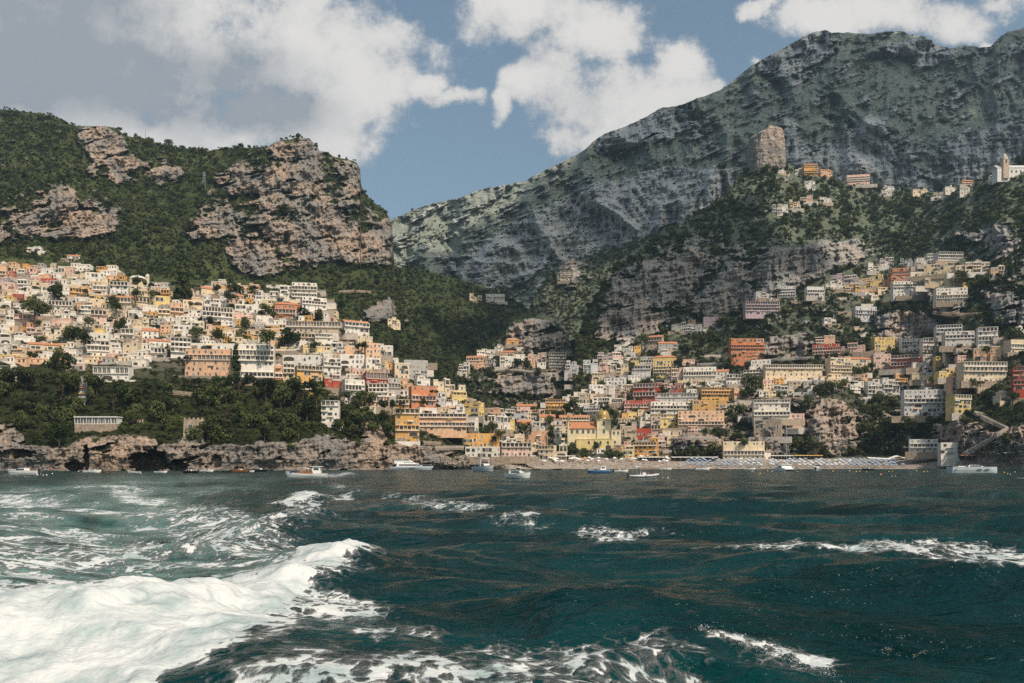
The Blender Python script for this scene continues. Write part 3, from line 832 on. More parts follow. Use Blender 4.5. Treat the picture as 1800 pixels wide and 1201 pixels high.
build_sea()
HOUSES = """
0 462 14 478 S f
0 477 14 490 O f
14 477 31 490 R f
31 474 45 487 G f
71 472 98 482 W f
88 463 100 473 B f
102 469 117 478 W f
114 470 132 479 P f
67 482 91 493 S f
73 490 104 500 R a |small red arcaded house high on the left town slope
118 481 158 491 C f
125 489 160 502 W f
150 479 183 495 W b
178 489 191 505 C f
193 495 230 517 W g |long white house with slanting glazed front left of the hilltop church
228 503 262 517 C f
122 507 149 524 O Wp |square ochre house with blue grey neighbours on the left slope
108 503 124 522 W f
142 505 170 516 S f
163 503 191 518 W f
31 493 52 508 W f |white cube house with three windows on the far left slope
3 498 32 512 P f
0 489 18 500 M f
40 505 72 518 W f
72 498 108 512 C f
22 517 43 531 R f |dark red house on the far left slope
42 517 56 530 C f
64 514 100 530 W f
90 517 114 529 W f
85 529 132 546 W b
45 527 87 540 W f
152 525 186 541 C b
142 538 163 553 W f
200 518 238 543 C t
238 512 264 541 C b |tall cream house with three rows of windows below the domed church
262 520 299 539 Y a |yellow house with dark awning below the domed church
283 510 300 523 O f
281 504 299 514 W f
265 499 284 512 S f
25 553 70 570 P Ab |coral house with long balcony over three arches
10 556 27 574 W f
159 545 188 572 P b |pink villa with tall windows at the middle of the left town
135 551 161 567 W f
181 546 194 558 Y f
190 545 226 559 C f
225 546 252 558 W f
90 560 134 574 P f
105 568 131 587 C f
133 567 150 585 B f
75 578 108 597 C f
47 577 78 593 P f
0 587 23 605 W f
24 590 73 603 W f
52 601 106 617 C t |cream house with long tiled roof behind round trees at the left
0 605 19 621 W f
20 607 51 623 B f
143 585 200 598 W b
213 578 238 599 W a
210 566 227 580 W v
250 576 279 597 W t
262 595 301 609 W t
153 599 195 627 W ha |white hip roofed house with tall lower windows left of centre
120 610 154 628 W f
193 604 215 623 W f
215 600 248 622 C f
265 611 293 631 W A
240 560 262 575 C f
195 562 210 578 P f
108 546 135 560 W f
56 538 84 552 W f
0 528 20 541 W f
0 545 12 560 C f
60 620 98 632 W f
250 538 278 550 W f
278 545 300 560 C f
310 504 344 526 C h |cream villa with low hipped roof and tall pines beside it
352 503 383 521 C t
371 491 399 505 B f
388 498 426 511 O f |ochre house high behind the left town with trees in front
426 498 458 514 S f
492 502 516 531 W b
513 497 558 529 W bp |big white hotel with roof pergola on top of the left ridge
528 523 574 549 W a |white arcaded house below the big white ridge hotel
483 530 527 561 T h |orange red villa with dark arch among the white ridge houses
473 543 492 557 Y a
448 511 492 527 W f
398 516 428 527 S t
358 520 398 541 W f
355 540 409 567 W Gn |white hotel with four columns of blue grey windows
338 519 364 534 C f
300 533 323 558 S f
320 528 357 545 C b
413 535 458 551 W b
400 546 444 562 P f
448 555 479 568 W v |small white double vaulted house left of the orange red villa
503 565 602 586 B yai |long brown hotel with a row of dark windows on the ridge
465 570 505 592 O f |mustard ochre house at the left end of the long brown hotel
425 568 467 580 G f
453 588 490 601 C f
515 586 553 601 C a
553 587 585 601 W A
584 590 602 603 W f
528 600 567 623 Y f |yellow house with a palm in front below the long brown hotel
582 601 603 621 L b
300 594 336 628 W tA |white house with two storeys of arches and red tiled roof
305 571 345 592 W a
335 566 360 582 C f
300 575 322 592 B f
335 604 476 617 W yg |long white glazed terrace above the white balconied hotel
325 614 413 662 S ygi |long peach hotel with glazed veranda above the dark trees
408 606 484 673 W yb |wide white hotel with rows of bluish windows above the dark trees
483 643 498 673 S f
498 640 518 673 C b
518 643 567 694 O yWb |tall ochre house with twelve windows standing above the dark trees
497 624 567 646 W A
565 629 599 661 W a
566 659 598 683 R f
565 704 598 743 W tWg |white shuttered house alone among the dark trees above the cliff
164 645 235 669 W yA |long white villa with an arcade standing in the left woods
0 643 30 665 W f
122 640 154 651 P f
140 668 153 710 G f
232 632 262 646 W f
0 787 34 800 K f
600 562 649 591 W t |white hotel with stepped red roofs at the right tip of the ridge
604 587 653 604 C f
640 603 669 631 S b
667 607 691 634 W b |white rounded house at the right edge of the left ridge
600 609 642 624 S b
598 623 641 649 W tA |large white house with tall arches under a red tiled roof
640 629 669 650 W A
638 655 681 678 R w |red house with dark glazed bays below the white arches
690 640 720 666 C f
708 633 752 665 G y |big pale grey block with three dark openings on its front
600 667 641 706 W A |white house with two large arches above a garden
648 674 683 698 W a
648 697 685 716 S f
678 665 704 691 G g
718 679 766 721 T b |bright orange red house in the middle of the stacked town
753 699 783 716 L g
728 662 756 679 W f
757 667 791 688 C f
785 677 819 700 C f
790 689 821 709 Y f
780 703 804 718 W f
813 709 851 733 Y f |yellow house with a crenellated roof at the town edge
685 702 719 721 O b
694 718 737 777 O yb |tall ochre hotel stacked above the sea cliff with balconies
737 727 820 758 S ybn |long peach hotel with four storeys of balconies above the cliff
818 734 841 759 W A
813 762 878 786 O ybwO |orange waterfront restaurant with white lower veranda
818 785 879 804 W yg |long white veranda under the orange waterfront restaurant
730 719 768 730 W f
788 713 816 729 W f
848 731 881 755 W f
853 719 881 732 S f
907 710 943 726 P t |coral pink house with red terrace above the centre
864 719 878 731 S f
877 719 906 732 W f
900 727 926 739 L b
860 732 897 756 W f
895 738 905 761 Y f
908 738 933 749 R t
959 702 994 726 O Wb |tall ochre yellow block with brown shutters above the church
988 695 1003 710 W f |small white house with one window beside the ochre yellow block
1002 692 1036 710 B f
947 728 976 758 C t
921 757 963 785 S Wg |peach house with pale shutters left of the bell tower
880 778 934 803 P yWw |coral pink beachfront hotel
932 781 948 801 C f
947 783 978 807 C b
977 783 997 809 C f
1093 785 1115 806 Y f |bright yellow beachfront house right of the church
1113 777 1158 804 O bw |ochre beachfront house with white veranda
1075 783 1096 798 O f
1115 753 1146 774 R b
1090 743 1119 773 B f
1122 730 1145 754 W f
1143 731 1161 763 B b
1157 765 1170 790 P f
1113 674 1153 704 R A |red and white arcaded hotel left of the orange stepped hotel
1150 673 1199 691 R f
1095 704 1160 723 R A
1150 691 1227 707 L nb
1140 706 1217 727 W nb
1228 681 1286 706 O a |bright orange stepped hotel on the right slope
1214 703 1277 724 O a
1190 722 1273 753 S yai |long peach hotel with arcade and brown windows near the shore
1143 728 1193 758 Y b
1322 702 1389 738 W ya |white hotel on a stone base on top of the beach cliff
1325 737 1375 769 K y
1377 727 1414 753 P b |pale pink house on stilts right of the cliff hotel
1268 776 1344 808 C yf |cream beach villa with balconies and roof urns behind the umbrellas
1335 796 1355 808 W w
1281 595 1343 636 T yp |red orange villa with cream pilasters standing alone on the green slope
1320 632 1355 645 W v
1340 641 1446 669 C ytWb |long cream building with tiled roof below the red orange villa
1307 650 1342 673 C n
1178 647 1213 669 P f
1200 645 1259 669 W b
1245 649 1281 669 W t
1275 658 1307 677 W b
1235 669 1276 683 W f
1148 624 1189 661 Y h |yellow hipped house with bright right side above the centre
1235 557 1274 579 M n |mauve long windowed house high in the dark slope
1197 571 1236 587 L f
1180 567 1206 583 G f
1208 563 1223 574 S f
1135 589 1167 613 B t
1155 600 1191 616 G t
1287 683 1309 703 S f
1360 678 1396 693 W f
1393 687 1434 701 W f
888 595 914 606 O h |small ochre house at the foot of the pale rock face
908 605 936 618 W f
873 605 904 619 W f
860 611 876 623 W f
885 616 904 628 S t
878 626 903 646 W a
928 619 961 637 P f
963 620 995 651 G b
994 634 1017 653 L f
992 648 1016 661 L f
806 637 826 656 W f
820 625 851 641 S t
838 614 863 629 W f
850 632 871 646 W a
804 650 821 661 W f
1025 633 1051 656 L f
1050 620 1079 635 M f
1075 620 1094 634 P f
1058 632 1096 643 W f
1052 638 1076 656 P f
1072 641 1105 661 C f
1108 628 1123 645 Y f
1125 627 1154 644 G a
1110 643 1144 663 L Wp
1080 607 1113 621 W f
1105 589 1139 607 G f
1062 664 1101 683 W b
1033 676 1061 693 W b
1055 680 1081 698 W f
1075 683 1101 699 P f
1098 677 1113 698 O f
1073 701 1096 717 B f
1026 712 1061 729 L A |pale grey arcaded house behind the golden dome
1040 655 1064 668 C f
1414 504 1449 522 L n
1431 512 1447 531 W f
1460 480 1510 498 M f
1449 494 1481 509 W f
1475 497 1511 515 O f
1510 483 1554 506 Y f |plain yellow block high on the right slope
1522 463 1551 478 W f
1545 453 1571 469 W f
1580 454 1605 473 L f
1604 447 1641 466 W f
1640 443 1692 460 L b
1565 471 1609 489 T tA |orange red arcaded house high on the right slope
1560 486 1593 499 T f
1624 463 1677 483 C b
1675 461 1739 480 C f |long cream block at the top right of the upper cluster
1739 468 1766 484 S f
1624 481 1663 498 C f
1660 481 1696 505 C a
1565 494 1637 521 W bA |white stepped villa in the middle of the upper right cluster
1640 506 1701 531 W yb |white four tier terraced hotel in the upper right cluster
1496 539 1541 559 L y
1524 517 1546 531 W f
1530 593 1573 617 Y ya |bright yellow villa below the pinkish crag
1580 595 1617 618 W Wg
1616 594 1649 621 W A
1641 571 1691 591 L b
1655 582 1713 609 L gG
1715 575 1754 607 W yb |white slab hotel with horizontal balconies on the right
1710 607 1759 633 S f |bright peach house with a dark tree in front on the right
1764 597 1801 621 C a
1428 605 1477 629 R b
1433 591 1468 608 S f
1478 604 1521 620 P f
1450 629 1496 661 C a
1480 627 1531 643 C t
1531 622 1566 654 P b |pink three storey house left of the dark red house
1566 624 1615 649 R ba |dark red house with white ground floor arches on the right slope
1681 636 1769 671 C yWw |large pale yellow building with many small windows at the right
1641 648 1685 665 Y f
1663 661 1704 695 S yb |tall pinkish house stacked above the yellow cliff house
1662 694 1707 728 Y yWp |square yellow house above the zigzag stairway
1519 665 1582 699 W f |white terraced villa with dark glazing above the cliff on the right
1583 685 1663 732 L yb |large white stepped hotel above the cliff on the right
1777 645 1801 701 R A |dark red house with white arches at the right edge
1597 772 1649 795 W yg |white two storey beach club with glazed verandas on the rocks
1648 778 1685 807 W yg
1418 686 1435 703 W f
1411 287 1437 308 O t |ochre gabled house beside the lone rock tower
1397 293 1417 308 W f
1439 297 1463 312 S h
1364 297 1382 305 W f
1486 307 1529 326 P b
1539 336 1568 347 W f
1551 326 1572 336 W f
1601 332 1632 340 C f
1640 336 1665 346 B f
1658 326 1682 337 W f
1686 315 1712 326 S h
1686 330 1705 340 W f
1737 306 1761 318 W f
1406 343 1429 357 S f
1386 351 1408 368 C f
1357 358 1385 378 W f
1440 347 1462 357 W f
1414 318 1433 334 W f
825 517 847 531 C f
854 517 887 531 W b
985 476 1009 494 C b |small cream house on the sunny knoll in the gorge
680 558 704 573 C f
1306 530 1370 553 M ya |long mauve house with arches under the grey cliff
1325 513 1356 525 W f
1364 503 1398 528 L n
118 447 143 456 W t
48 434 76 442 W f
1445 560 1470 570 W f
1500 575 1520 585 C f
1780 575 1800 588 W f
1712 665 1745 682 W f
1745 690 1775 706 C f
1600 655 1640 668 C f
1160 615 1180 628 W f
930 740 950 756 W f
1166 715 1190 730 C f
1290 705 1312 718 W f
905 765 922 780 C f
1050 700 1075 712 W f
1000 735 1026 748 S t
940 752 958 762 W f
"""
TREES = """
240 517 30 p |broad umbrella pine in front of the domed hilltop church
262 512 16 p
196 540 22 r
204 552 24 r
150 520 12 r
96 520 34 s
60 560 40 r |large dark tree right of the coral arcaded house
80 556 26 r
120 604 30 r
136 600 28 r
148 612 26 r
70 600 20 s
110 630 30 s
155 575 18 r
210 575 26 s
105 508 18 s
320 525 22 t
330 523 12 t
415 515 30 s
443 518 16 r
410 528 20 s
470 547 22 s
458 552 14 s
480 556 16 s
370 576 20 r
430 584 24 r |round dark tree between the white houses and the mustard ochre house
420 590 20 s
345 598 26 r
383 604 28 r
398 600 18 s
430 600 24 s
470 610 34 r
510 618 40 r |wide dark tree crown hanging below the long brown hotel
500 612 24 r
552 616 16 r |small palm like tree in front of the yellow house
414 664 16 t 1.1
488 712 26 r
503 690 16 s
540 560 30 s
600 545 20 r
560 560 16 s
622 745 30 x |crimson bougainvillea blazing on the dark green slope
498 684 10 x
176 640 8 x
625 720 24 r
640 705 22 r
650 720 30 r
676 745 24 r
607 735 24 r
595 760 26 r
655 765 26 r
744 716 16 r
762 700 14 p
770 716 12 s
630 622 18 p |flat umbrella pine among the white houses at the left ridge tip
866 762 20 r
880 765 18 s
1322 697 42 r |large bright green tree standing alone above the beach slope
1310 705 22 r
1008 728 28 r |round dark green tree behind the church roof
994 725 16 r
1082 738 18 r
1078 727 14 s
967 748 18 r
968 775 18 r
970 762 14 r
920 760 30 s
903 765 16 s
1004 801 22 r |dense dark tree on the waterfront below the church
1012 803 16 r
1048 796 18 r |round dark tree in front of the yellow church aisle
1075 805 20 s
1088 804 20 s
1030 804 16 s
868 777 12 r
1245 802 40 s
1225 800 30 s
1205 803 26 s
1190 800 20 s
1300 735 26 r
1290 745 24 r
1308 758 26 r
1282 730 18 s
1295 770 20 s
1265 770 24 s
1310 780 18 s
1420 720 26 r
1440 705 28 r
1460 695 26 r
1480 690 22 r
1505 665 24 r
1520 660 18 r
1540 655 14 s
1430 790 40 s
1400 785 26 s
1445 800 34 s
1490 800 26 s
1545 790 36 r
1520 770 30 r
1560 760 30 r
1535 740 30 r
1580 760 26 r
1580 790 24 s
1600 745 24 s
1545 715 26 r
1565 720 26 r
1610 560 30 r
1585 555 28 r
1555 552 22 r
1640 560 26 r
1770 575 30 s
1780 590 26 s
1720 560 20 s
1776 482 9 t 1.0 |left of the two dark cypresses at the upper right
1786 480 8 t 1.0 |right of the two dark cypresses at the upper right
1690 500 26 r
1710 515 24 r
1730 505 20 r
1735 625 16 r
1710 680 14 r
1750 690 24 s
1780 710 24 r
1735 735 20 s
1700 745 24 s
1640 745 26 s
1770 780 30 s
1270 585 30 r
1250 605 26 r
1230 612 24 r
1300 590 22 r
1210 625 20 r
1190 640 16 s
1170 690 10 s
1060 720 14 s
873 641 14 p
925 655 22 r
910 650 20 r
945 665 18 r
830 655 12 r
1130 600 24 s
1160 590 20 s
1322 300 16 r
1336 303 14 s
1350 304 16 r
1366 302 14 s
1380 298 14 r
"""
# ------------------------------------------------------------------ building materials
def plaster_material():
    m, t, b = newmat('plaster')
    oi = t.new('ShaderNodeObjectInfo')
    p = t.new('ShaderNodeNewGeometry').outputs['Position']
    n = t.noise(p, 0.35, 6, 0.65)
    s = t.noise(t.vec('MULTIPLY', p, (0.9, 0.9, 0.10)), 1.0, 5, 0.6)
    f = t.math('MULTIPLY', t.ramp(n, 0.3, 0.7, 0.82, 1.08), t.ramp(s, 0.45, 0.75, 1.0, 0.78))
    t.put(b.inputs['Base Color'], t.mix(1.0, oi.outputs['Color'], t_gray(t, f), 'MULTIPLY'))
    b.inputs['Roughness'].default_value = 0.9
    b.inputs['Specular IOR Level'].default_value = 0.15
    return m


def tile_material():
    m, t, b = newmat('roof_tiles')
    p = t.new('ShaderNodeTexCoord').outputs['Object']
    n = t.noise(p, 0.8, 5, 0.7)
    wv = t.new('ShaderNodeTexWave'); wv.inputs['Scale'].default_value = 1.1
    t.l.new(p, wv.inputs['Vector'])
    c = t.mix(t.ramp(n, 0.3, 0.7), (0.36, 0.15, 0.08), (0.60, 0.27, 0.15))
    c = t.mix(t.math('MULTIPLY', wv.outputs['Fac'], 0.25), c, (0.2, 0.09, 0.05))
    t.put(b.inputs['Base Color'], c)
    b.inputs['Roughness'].default_value = 0.85
    b.inputs['Specular IOR Level'].default_value = 0.15
    return m


PLASTER = plaster_material()
TILE = tile_material()
PANE = simple('window_glass', (0.045, 0.05, 0.055), 0.15, 0.5, 0, 0.3, 0.2)
FRAME = simple('window_frame', (0.62, 0.60, 0.56), 0.6, 0.3)
SHUT_B = simple('brown_shutter', (0.13, 0.075, 0.045), 0.6, 0.3)
SHUT_G = simple('green_shutter', (0.05, 0.11, 0.085), 0.6, 0.3)
RAIL = simple('white_railing', (0.62, 0.60, 0.58), 0.6, 0.3)
IRON = simple('dark_iron', (0.06, 0.055, 0.05), 0.5, 0.4)
TERR = simple('terrace_paving', (0.44, 0.39, 0.34), 0.9, 0.1, 0, 0.25, 0.3)
STONE = simple('masonry', (0.33, 0.26, 0.20), 0.9, 0.1, 0, 0.35, 0.5)
SHADE = simple('shaded_room', (0.085, 0.072, 0.06), 0.9, 0.1, 0, 0.4, 0.4)  # dark colour standing for the shade inside openings and behind awnings
CANVAS_W = simple('white_canvas', (0.74, 0.72, 0.68), 0.9, 0.1, 0, 0.08)
CANVAS_Y = simple('yellow_canvas', (0.72, 0.47, 0.16), 0.9, 0.1, 0, 0.1)
CANVAS_O = simple('orange_canvas', (0.66, 0.30, 0.14), 0.9, 0.1, 0, 0.1)
CANVAS_B = simple('blue_canvas', (0.27, 0.34, 0.43), 0.9, 0.1, 0, 0.12)
CANVAS_L = simple('pale_blue_canvas', (0.56, 0.59, 0.62), 0.9, 0.1, 0, 0.1)
CANVAS_R = simple('red_canvas', (0.50, 0.10, 0.07), 0.9, 0.1, 0, 0.1)
GOLD = simple('majolica', (0.36, 0.25, 0.075), 0.32, 0.5, 0, 0.3, 1.5)

# wall colours
WC = dict(W=(.80, .735, .65), C=(.75, .60, .41), P=(.74, .50, .40), O=(.70, .39, .13), Y=(.76, .56, .23), R=(.45, .095, .06), S=(.75, .47, .30),
          T=(.60, .24, .12), G=(.45, .43, .39), B=(.54, .43, .32), L=(.60, .58, .57), M=(.50, .38, .40), K=(.33, .27, .21))
CN = dict(W='white', C='cream', P='pale pink', O='ochre', Y='yellow', R='red', S='peach', T='orange red', G='grey', B='beige', L='pale grey', M='mauve', K='stone')


def shared(name, fn, mats, smooth=False):
    mb = MB()
    fn(mb)
    return mb.mesh(name, mats, smooth)


# unit openings: 1 wide, 1 tall, foot at the origin, in the wall plane y = 0, towards -y
def _plain(mb):
    mb.box(-.5, .5, -.03, .0, .0, 1, 0)
    mb.box(-.60, -.5, -.09, .0, -.05, 1.05, 1).box(.5, .60, -.09, .0, -.05, 1.05, 1).box(-.5, .5, -.09, 0, 1.0, 1.07, 1).box(-.5, .5, -.13, 0, -.06, 0.0, 1)
    mb.box(-.03, .03, -.06, -.03, 0, 1, 1)
def _shut(mb):
    mb.box(-.5, .5, -.03, .0, .0, 1, 0)
    mb.box(-.92, -.5, -.08, 0, -.01, 1.01, 1).box(.5, .92, -.08, 0, -.01, 1.01, 1).box(-.5, .5, -.12, 0, -.06, 0, 2)
def _arch(mb, fr=True):
    n = 10
    pr = [(-.5, 0)] + [(-.5 * math.cos(math.pi * i / n), .6 + .4 * math.sin(math.pi * i / n)) for i in range(n + 1)] + [(.5, 0)]
    pr = pr[::-1]
    mb.extr(pr, -.03, 0.0, 0)
    po = [(x * 1.18, z * 1.07) for x, z in pr]
    for i in range(len(pr) - 1):
        a, b, c, d = pr[i], pr[i + 1], po[i + 1], po[i]
        mb.add([(a[0], -.1, a[1]), (b[0], -.1, b[1]), (c[0], -.1, c[1]), (d[0], -.1, d[1]), (c[0], 0, c[1]), (d[0], 0, d[1]), (a[0], -.03, a[1]), (b[0], -.03, b[1])],
               [(0, 1, 2, 3), (3, 2, 4, 5), (1, 0, 6, 7)], 1)
def _rail(mb):
    mb.box(-.5, .5, -1, 0, -.18, 0, 0)
    mb.box(-.5, .5, -1.0, -.94, .88, 1.0, 1).box(-.5, -.485, -.94, 0, .88, 1.0, 1).box(.485, .5, -.94, 0, .88, 1.0, 1)
    for i in range(15):
        x = -.5 + i / 14
        mb.box(max(x - .014, -.5), min(x + .014, .5), -.99, -.95, 0, .88, 1)
def _awn(mb):
    mb.add([(-.5, 0, .5), (.5, 0, .5), (.5, -1, 0), (-.5, -1, 0), (-.5, 0, .42), (.5, 0, .42), (.5, -1, -.08), (-.5, -1, -.08), (.5, -1, -.25), (-.5, -1, -.25)],
           [(3, 2, 1, 0), (4, 5, 6, 7), (0, 1, 5, 4), (2, 3, 7, 6), (0, 4, 7, 3), (1, 2, 6, 5), (7, 6, 8, 9)], 0)


WIN = {'p': shared('window_mesh', _plain, [PANE, FRAME]), 'b': shared('window_brown', _shut, [PANE, SHUT_B, FRAME]), 'g': shared('window_green', _shut, [PANE, SHUT_G, FRAME]),
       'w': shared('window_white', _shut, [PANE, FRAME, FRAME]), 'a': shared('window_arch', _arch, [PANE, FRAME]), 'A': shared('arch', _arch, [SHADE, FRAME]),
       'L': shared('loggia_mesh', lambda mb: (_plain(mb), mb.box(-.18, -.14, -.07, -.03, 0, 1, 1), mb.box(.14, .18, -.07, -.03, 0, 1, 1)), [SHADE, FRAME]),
       's': shared('closed_shutters', _plain, [simple('grey_green_shutter', (.24, .27, .24), .7, .2), FRAME]), 't': shared('closed_brown_shutters', _plain, [simple('faded_brown_shutter', (.30, .20, .13), .7, .2), FRAME]),
       'd': shared('door_mesh', _plain, [SHUT_B, FRAME])}
BALC = {'w': shared('balcony_white', _rail, [TERR, RAIL]), 'i': shared('balcony_iron', _rail, [TERR, IRON])}
AWN = {k: shared('awning_' + k, _awn, [m]) for k, m in dict(W=CANVAS_W, Y=CANVAS_Y, O=CANVAS_O, R=CANVAS_R).items()}

ITEMS = []            # every house and tree with its place in the picture, for the labels
HOUSE_BOX = []


def world_px(p):
    return CX + F * p[0] / p[1], HOR - F * (p[2] - CAMH) / p[1]


def place_box(x0, y0, x1, y1, yaw, depth):
    xs = np.linspace(x0 + 1, x1 - 1, 9)
    ys = np.full(9, float(min(y1, 819)))
    Y = ground(xs, ys)[0]
    Y = Y[np.isfinite(Y)]
    Yg = float(np.percentile(Y, 15 if y1 < 790 else 3)) if len(Y) else 700.0
    h = (y1 - y0) / F * Yg
    base = at((x0 + x1) / 2, y1, Yg)
    c, s = math.cos(yaw), math.sin(yaw)
    wd = (x1 - x0) / F * Yg
    cx = base.x
    for _ in range(6):
        pts = []
        for lx in (-wd / 2, wd / 2):
            for ly in (0, depth):
                X, Y_ = cx + c * lx - s * ly, base.y + s * lx + c * ly
                pts.append(CX + F * X / Y_)
        lo, hi = min(pts), max(pts)
        wd = max(2.0, wd * (x1 - x0) / (hi - lo)) if (hi - lo) > 0 else wd
        cx += ((x0 + x1) / 2 - (lo + hi) / 2) / F * Yg
    return Vector((cx, base.y, base.z)), wd, h


def house(x0, y0, x1, y1, col, roof='f', feat='', phrase=None, name='house', rng=random):
    small = (x1 - x0) * (y1 - y0) < 190
    tiny = (x1 - x0) * (y1 - y0) < 110
    left = x0 < 800
    yaw = R(rng.uniform(4, 30)) if left else R(rng.uniform(-28, 12))
    if x1 - x0 > 55: yaw *= 0.35
    if 'y' in feat: yaw = 0.0
    dep = min(max(0.55 * (x1 - x0) / F * 600, 4.5), 10.0)
    loc, wd, h = place_box(x0, y0, x1, y1, yaw, dep)
    rise = 0.0
    if roof in 'th': rise = min(0.24 * h + 0.5, 2.6)
    if roof == 'd': rise = min(h * 0.42, wd * 0.4)
    if roof == 'v': rise = min(h * .25, 1.3)
    hw = h - rise
    kf, kw = rng.uniform(0.90, 1.04), rng.uniform(-.025, .025)
    col3 = [WC[col][0] * kf * (1 + kw), WC[col][1] * kf, WC[col][2] * kf * (1 - 1.5 * kw)]
    r = bpy.data.objects.new(name, None); COL.objects.link(r)
    r.location = loc; r.rotation_euler = (0, 0, yaw)
    r.empty_display_size = 1
    # the mass: side by side blocks of different height and depth, many with the top storey standing back from a terrace
    nb = 1
    if roof == 'f' and 'y' not in feat:
        nb = 1 + (wd > 8.5 and rng.random() < .75) + (wd > 15) + (wd > 22)
    elif roof == 'f' and wd > 13: nb = 2 + (wd > 20) + (wd > 30)
    cuts = [0.0] + sorted(((i + 1) / nb + rng.uniform(-.12, .12) / max(1, nb - 1)) for i in range(nb - 1)) + [1.0]
    tall_i = rng.randrange(nb)
    blocks = []
    for i in range(nb):
        a_, b_ = -wd / 2 + wd * cuts[i], -wd / 2 + wd * cuts[i + 1]
        hh = hw if i == tall_i else hw * (rng.uniform(.62, .97) if 'y' not in feat else rng.uniform(.86, 1.0))
        fy = 0.0 if i == tall_i and nb == 1 else rng.choice([0.0, 0.0, .7, 1.5])
        setb = roof == 'f' and hh > 5.5 and b_ - a_ > 4.5 and 'y' not in feat and rng.random() < .62
        if setb:
            h1 = hh * rng.uniform(.48, .74)
            blocks.append((a_, b_, fy, -5.0, h1, True))
            w_ = b_ - a_
            u0, u1 = a_ + w_ * rng.choice([0, 0, .12, .3]), b_ - w_ * rng.choice([0, 0, .12, .3])
            blocks.append((u0, u1, fy + rng.uniform(1.6, 2.6), h1, hh, False))
        else:
            blocks.append((a_, b_, fy, -5.0, hh, True))
    mb = MB()
    for k_, (a_, b_, fy, z0, z1, gnd) in enumerate(blocks):
        mb.box(a_, b_, fy, dep - .02 * k_, z0, z1)
        if roof == 'f' and z1 - z0 > 3: mb.box(a_ - .1, b_ + .1, fy - .12, fy, z1 - .8, z1 - .58)
    if 'y' in feat:                                          # string courses along the long fronts
        for j in range(1, max(1, round(hw / 3.6))): mb.box(-wd / 2 - .08, wd / 2 + .08, -.1, 0.0, j * hw / max(1, round(hw / 3.6)) - .12, j * hw / max(1, round(hw / 3.6)) + .1)
    mb.obj('wall', STONE if col == 'K' else PLASTER, r, color=col3)
    rb = MB()
    kp = rng.choice([.15, .55, .75])
    cr = [c * (1 - kp) + q_ * kp for c, q_ in zip(col3, (.80, .75, .68))]
    if roof == 'f':
        for (a_, b_, fy, z0, z1, gnd) in blocks:
            rb = MB()
            rb.box(a_ - .12, b_ + .12, fy - .15, dep + .1, z1, z1 + .2, 0)
            t = .2; ph = rng.uniform(.6, 1.0) if not tiny else .4
            rb.box(a_ - .12, b_ + .12, fy - .15, fy + t - .15, z1 + .2, z1 + ph, 1)
            rb.box(a_ - .12, a_ + t - .12, fy + t - .15, dep + .1, z1 + .2, z1 + ph, 1).box(b_ - t + .12, b_ + .12, fy + t - .15, dep + .1, z1 + .2, z1 + ph, 1)
            rb.obj('roof', [TERR, PLASTER], r, color=cr)
        if not tiny and rng.random() < .7:                # roof hut, chimney
            a_, b_, fy, z0, z1, gnd = blocks[-1]
            x = rng.uniform(a_ + .3 * (b_ - a_), b_ - .3 * (b_ - a_))
            rb = MB()
            if rng.random() < .5: rb.box(x - .9, x + .9, dep * .5, dep * .85, z1 + .2, z1 + 1.9, 1)
            else: rb.box(x + 1.1, x + 1.7, dep * .4, dep * .4 + .6, z1 + .2, z1 + 1.5, 1)
            rb.obj('roof_hut' if len(rb.v) and rb.v[0][2] and rb.v[1][0] - rb.v[0][0] > 1 else 'chimney', [TERR, PLASTER], r, color=cr)
    elif roof == 't':
        e = .45
        rb.add([(-wd / 2 - e, -e, hw - .1), (wd / 2 + e, -e, hw - .1), (wd / 2 + e, dep / 2, hw + rise), (-wd / 2 - e, dep / 2, hw + rise), (wd / 2 + e, dep + e, hw - .1), (-wd / 2 - e, dep + e, hw - .1),
                (-wd / 2 - e, -e, hw - .3), (wd / 2 + e, -e, hw - .3), (wd / 2 + e, dep + e, hw - .3), (-wd / 2 - e, dep + e, hw - .3)],
               [(0, 1, 2, 3), (3, 2, 4, 5), (6, 7, 1, 0), (7, 8, 4, 2, 1), (8, 9, 5, 4), (9, 6, 0, 3, 5), (9, 8, 7, 6)])
        o = rb.obj('roof', TILE, r)
        if not small: MB().box(wd * .2, wd * .2 + .7, dep * .35, dep * .35 + .7, hw, hw + rise + .8).obj('chimney', PLASTER, o, color=cr)
    elif roof == 'h':
        e = .5; k = min(dep * .5, wd * .42)
        rb.add([(-wd / 2 - e, -e, hw - .1), (wd / 2 + e, -e, hw - .1), (wd / 2 + e, dep + e, hw - .1), (-wd / 2 - e, dep + e, hw - .1), (-wd / 2 + k, dep / 2, hw + rise), (wd / 2 - k, dep / 2, hw + rise),
                (-wd / 2 - e, -e, hw - .3), (wd / 2 + e, -e, hw - .3), (wd / 2 + e, dep + e, hw - .3), (-wd / 2 - e, dep + e, hw - .3)],
               [(0, 1, 5, 4), (1, 2, 5), (2, 3, 4, 5), (3, 0, 4), (6, 7, 1, 0), (7, 8, 2, 1), (8, 9, 3, 2), (9, 6, 0, 3), (9, 8, 7, 6)])
        rb.obj('roof', TILE, r)
    elif roof == 'd':
        k = 8
        rr = min(wd, dep * 1.1) * .46
        rb.lathe([(rr * 1.04, hw - .05), (rr * 1.04, hw + .25)] + [(rr * math.cos(math.pi / 2 * i / k), hw + .25 + rise * math.sin(math.pi / 2 * i / k)) for i in range(k)] + [(.05, hw + .25 + rise)], 20, (0, dep / 2, 0))
        rb.obj('dome', PLASTER, r, smooth=True, color=WC['W'])
    elif roof == 'v':
        k = max(1, round(wd / 4.5))
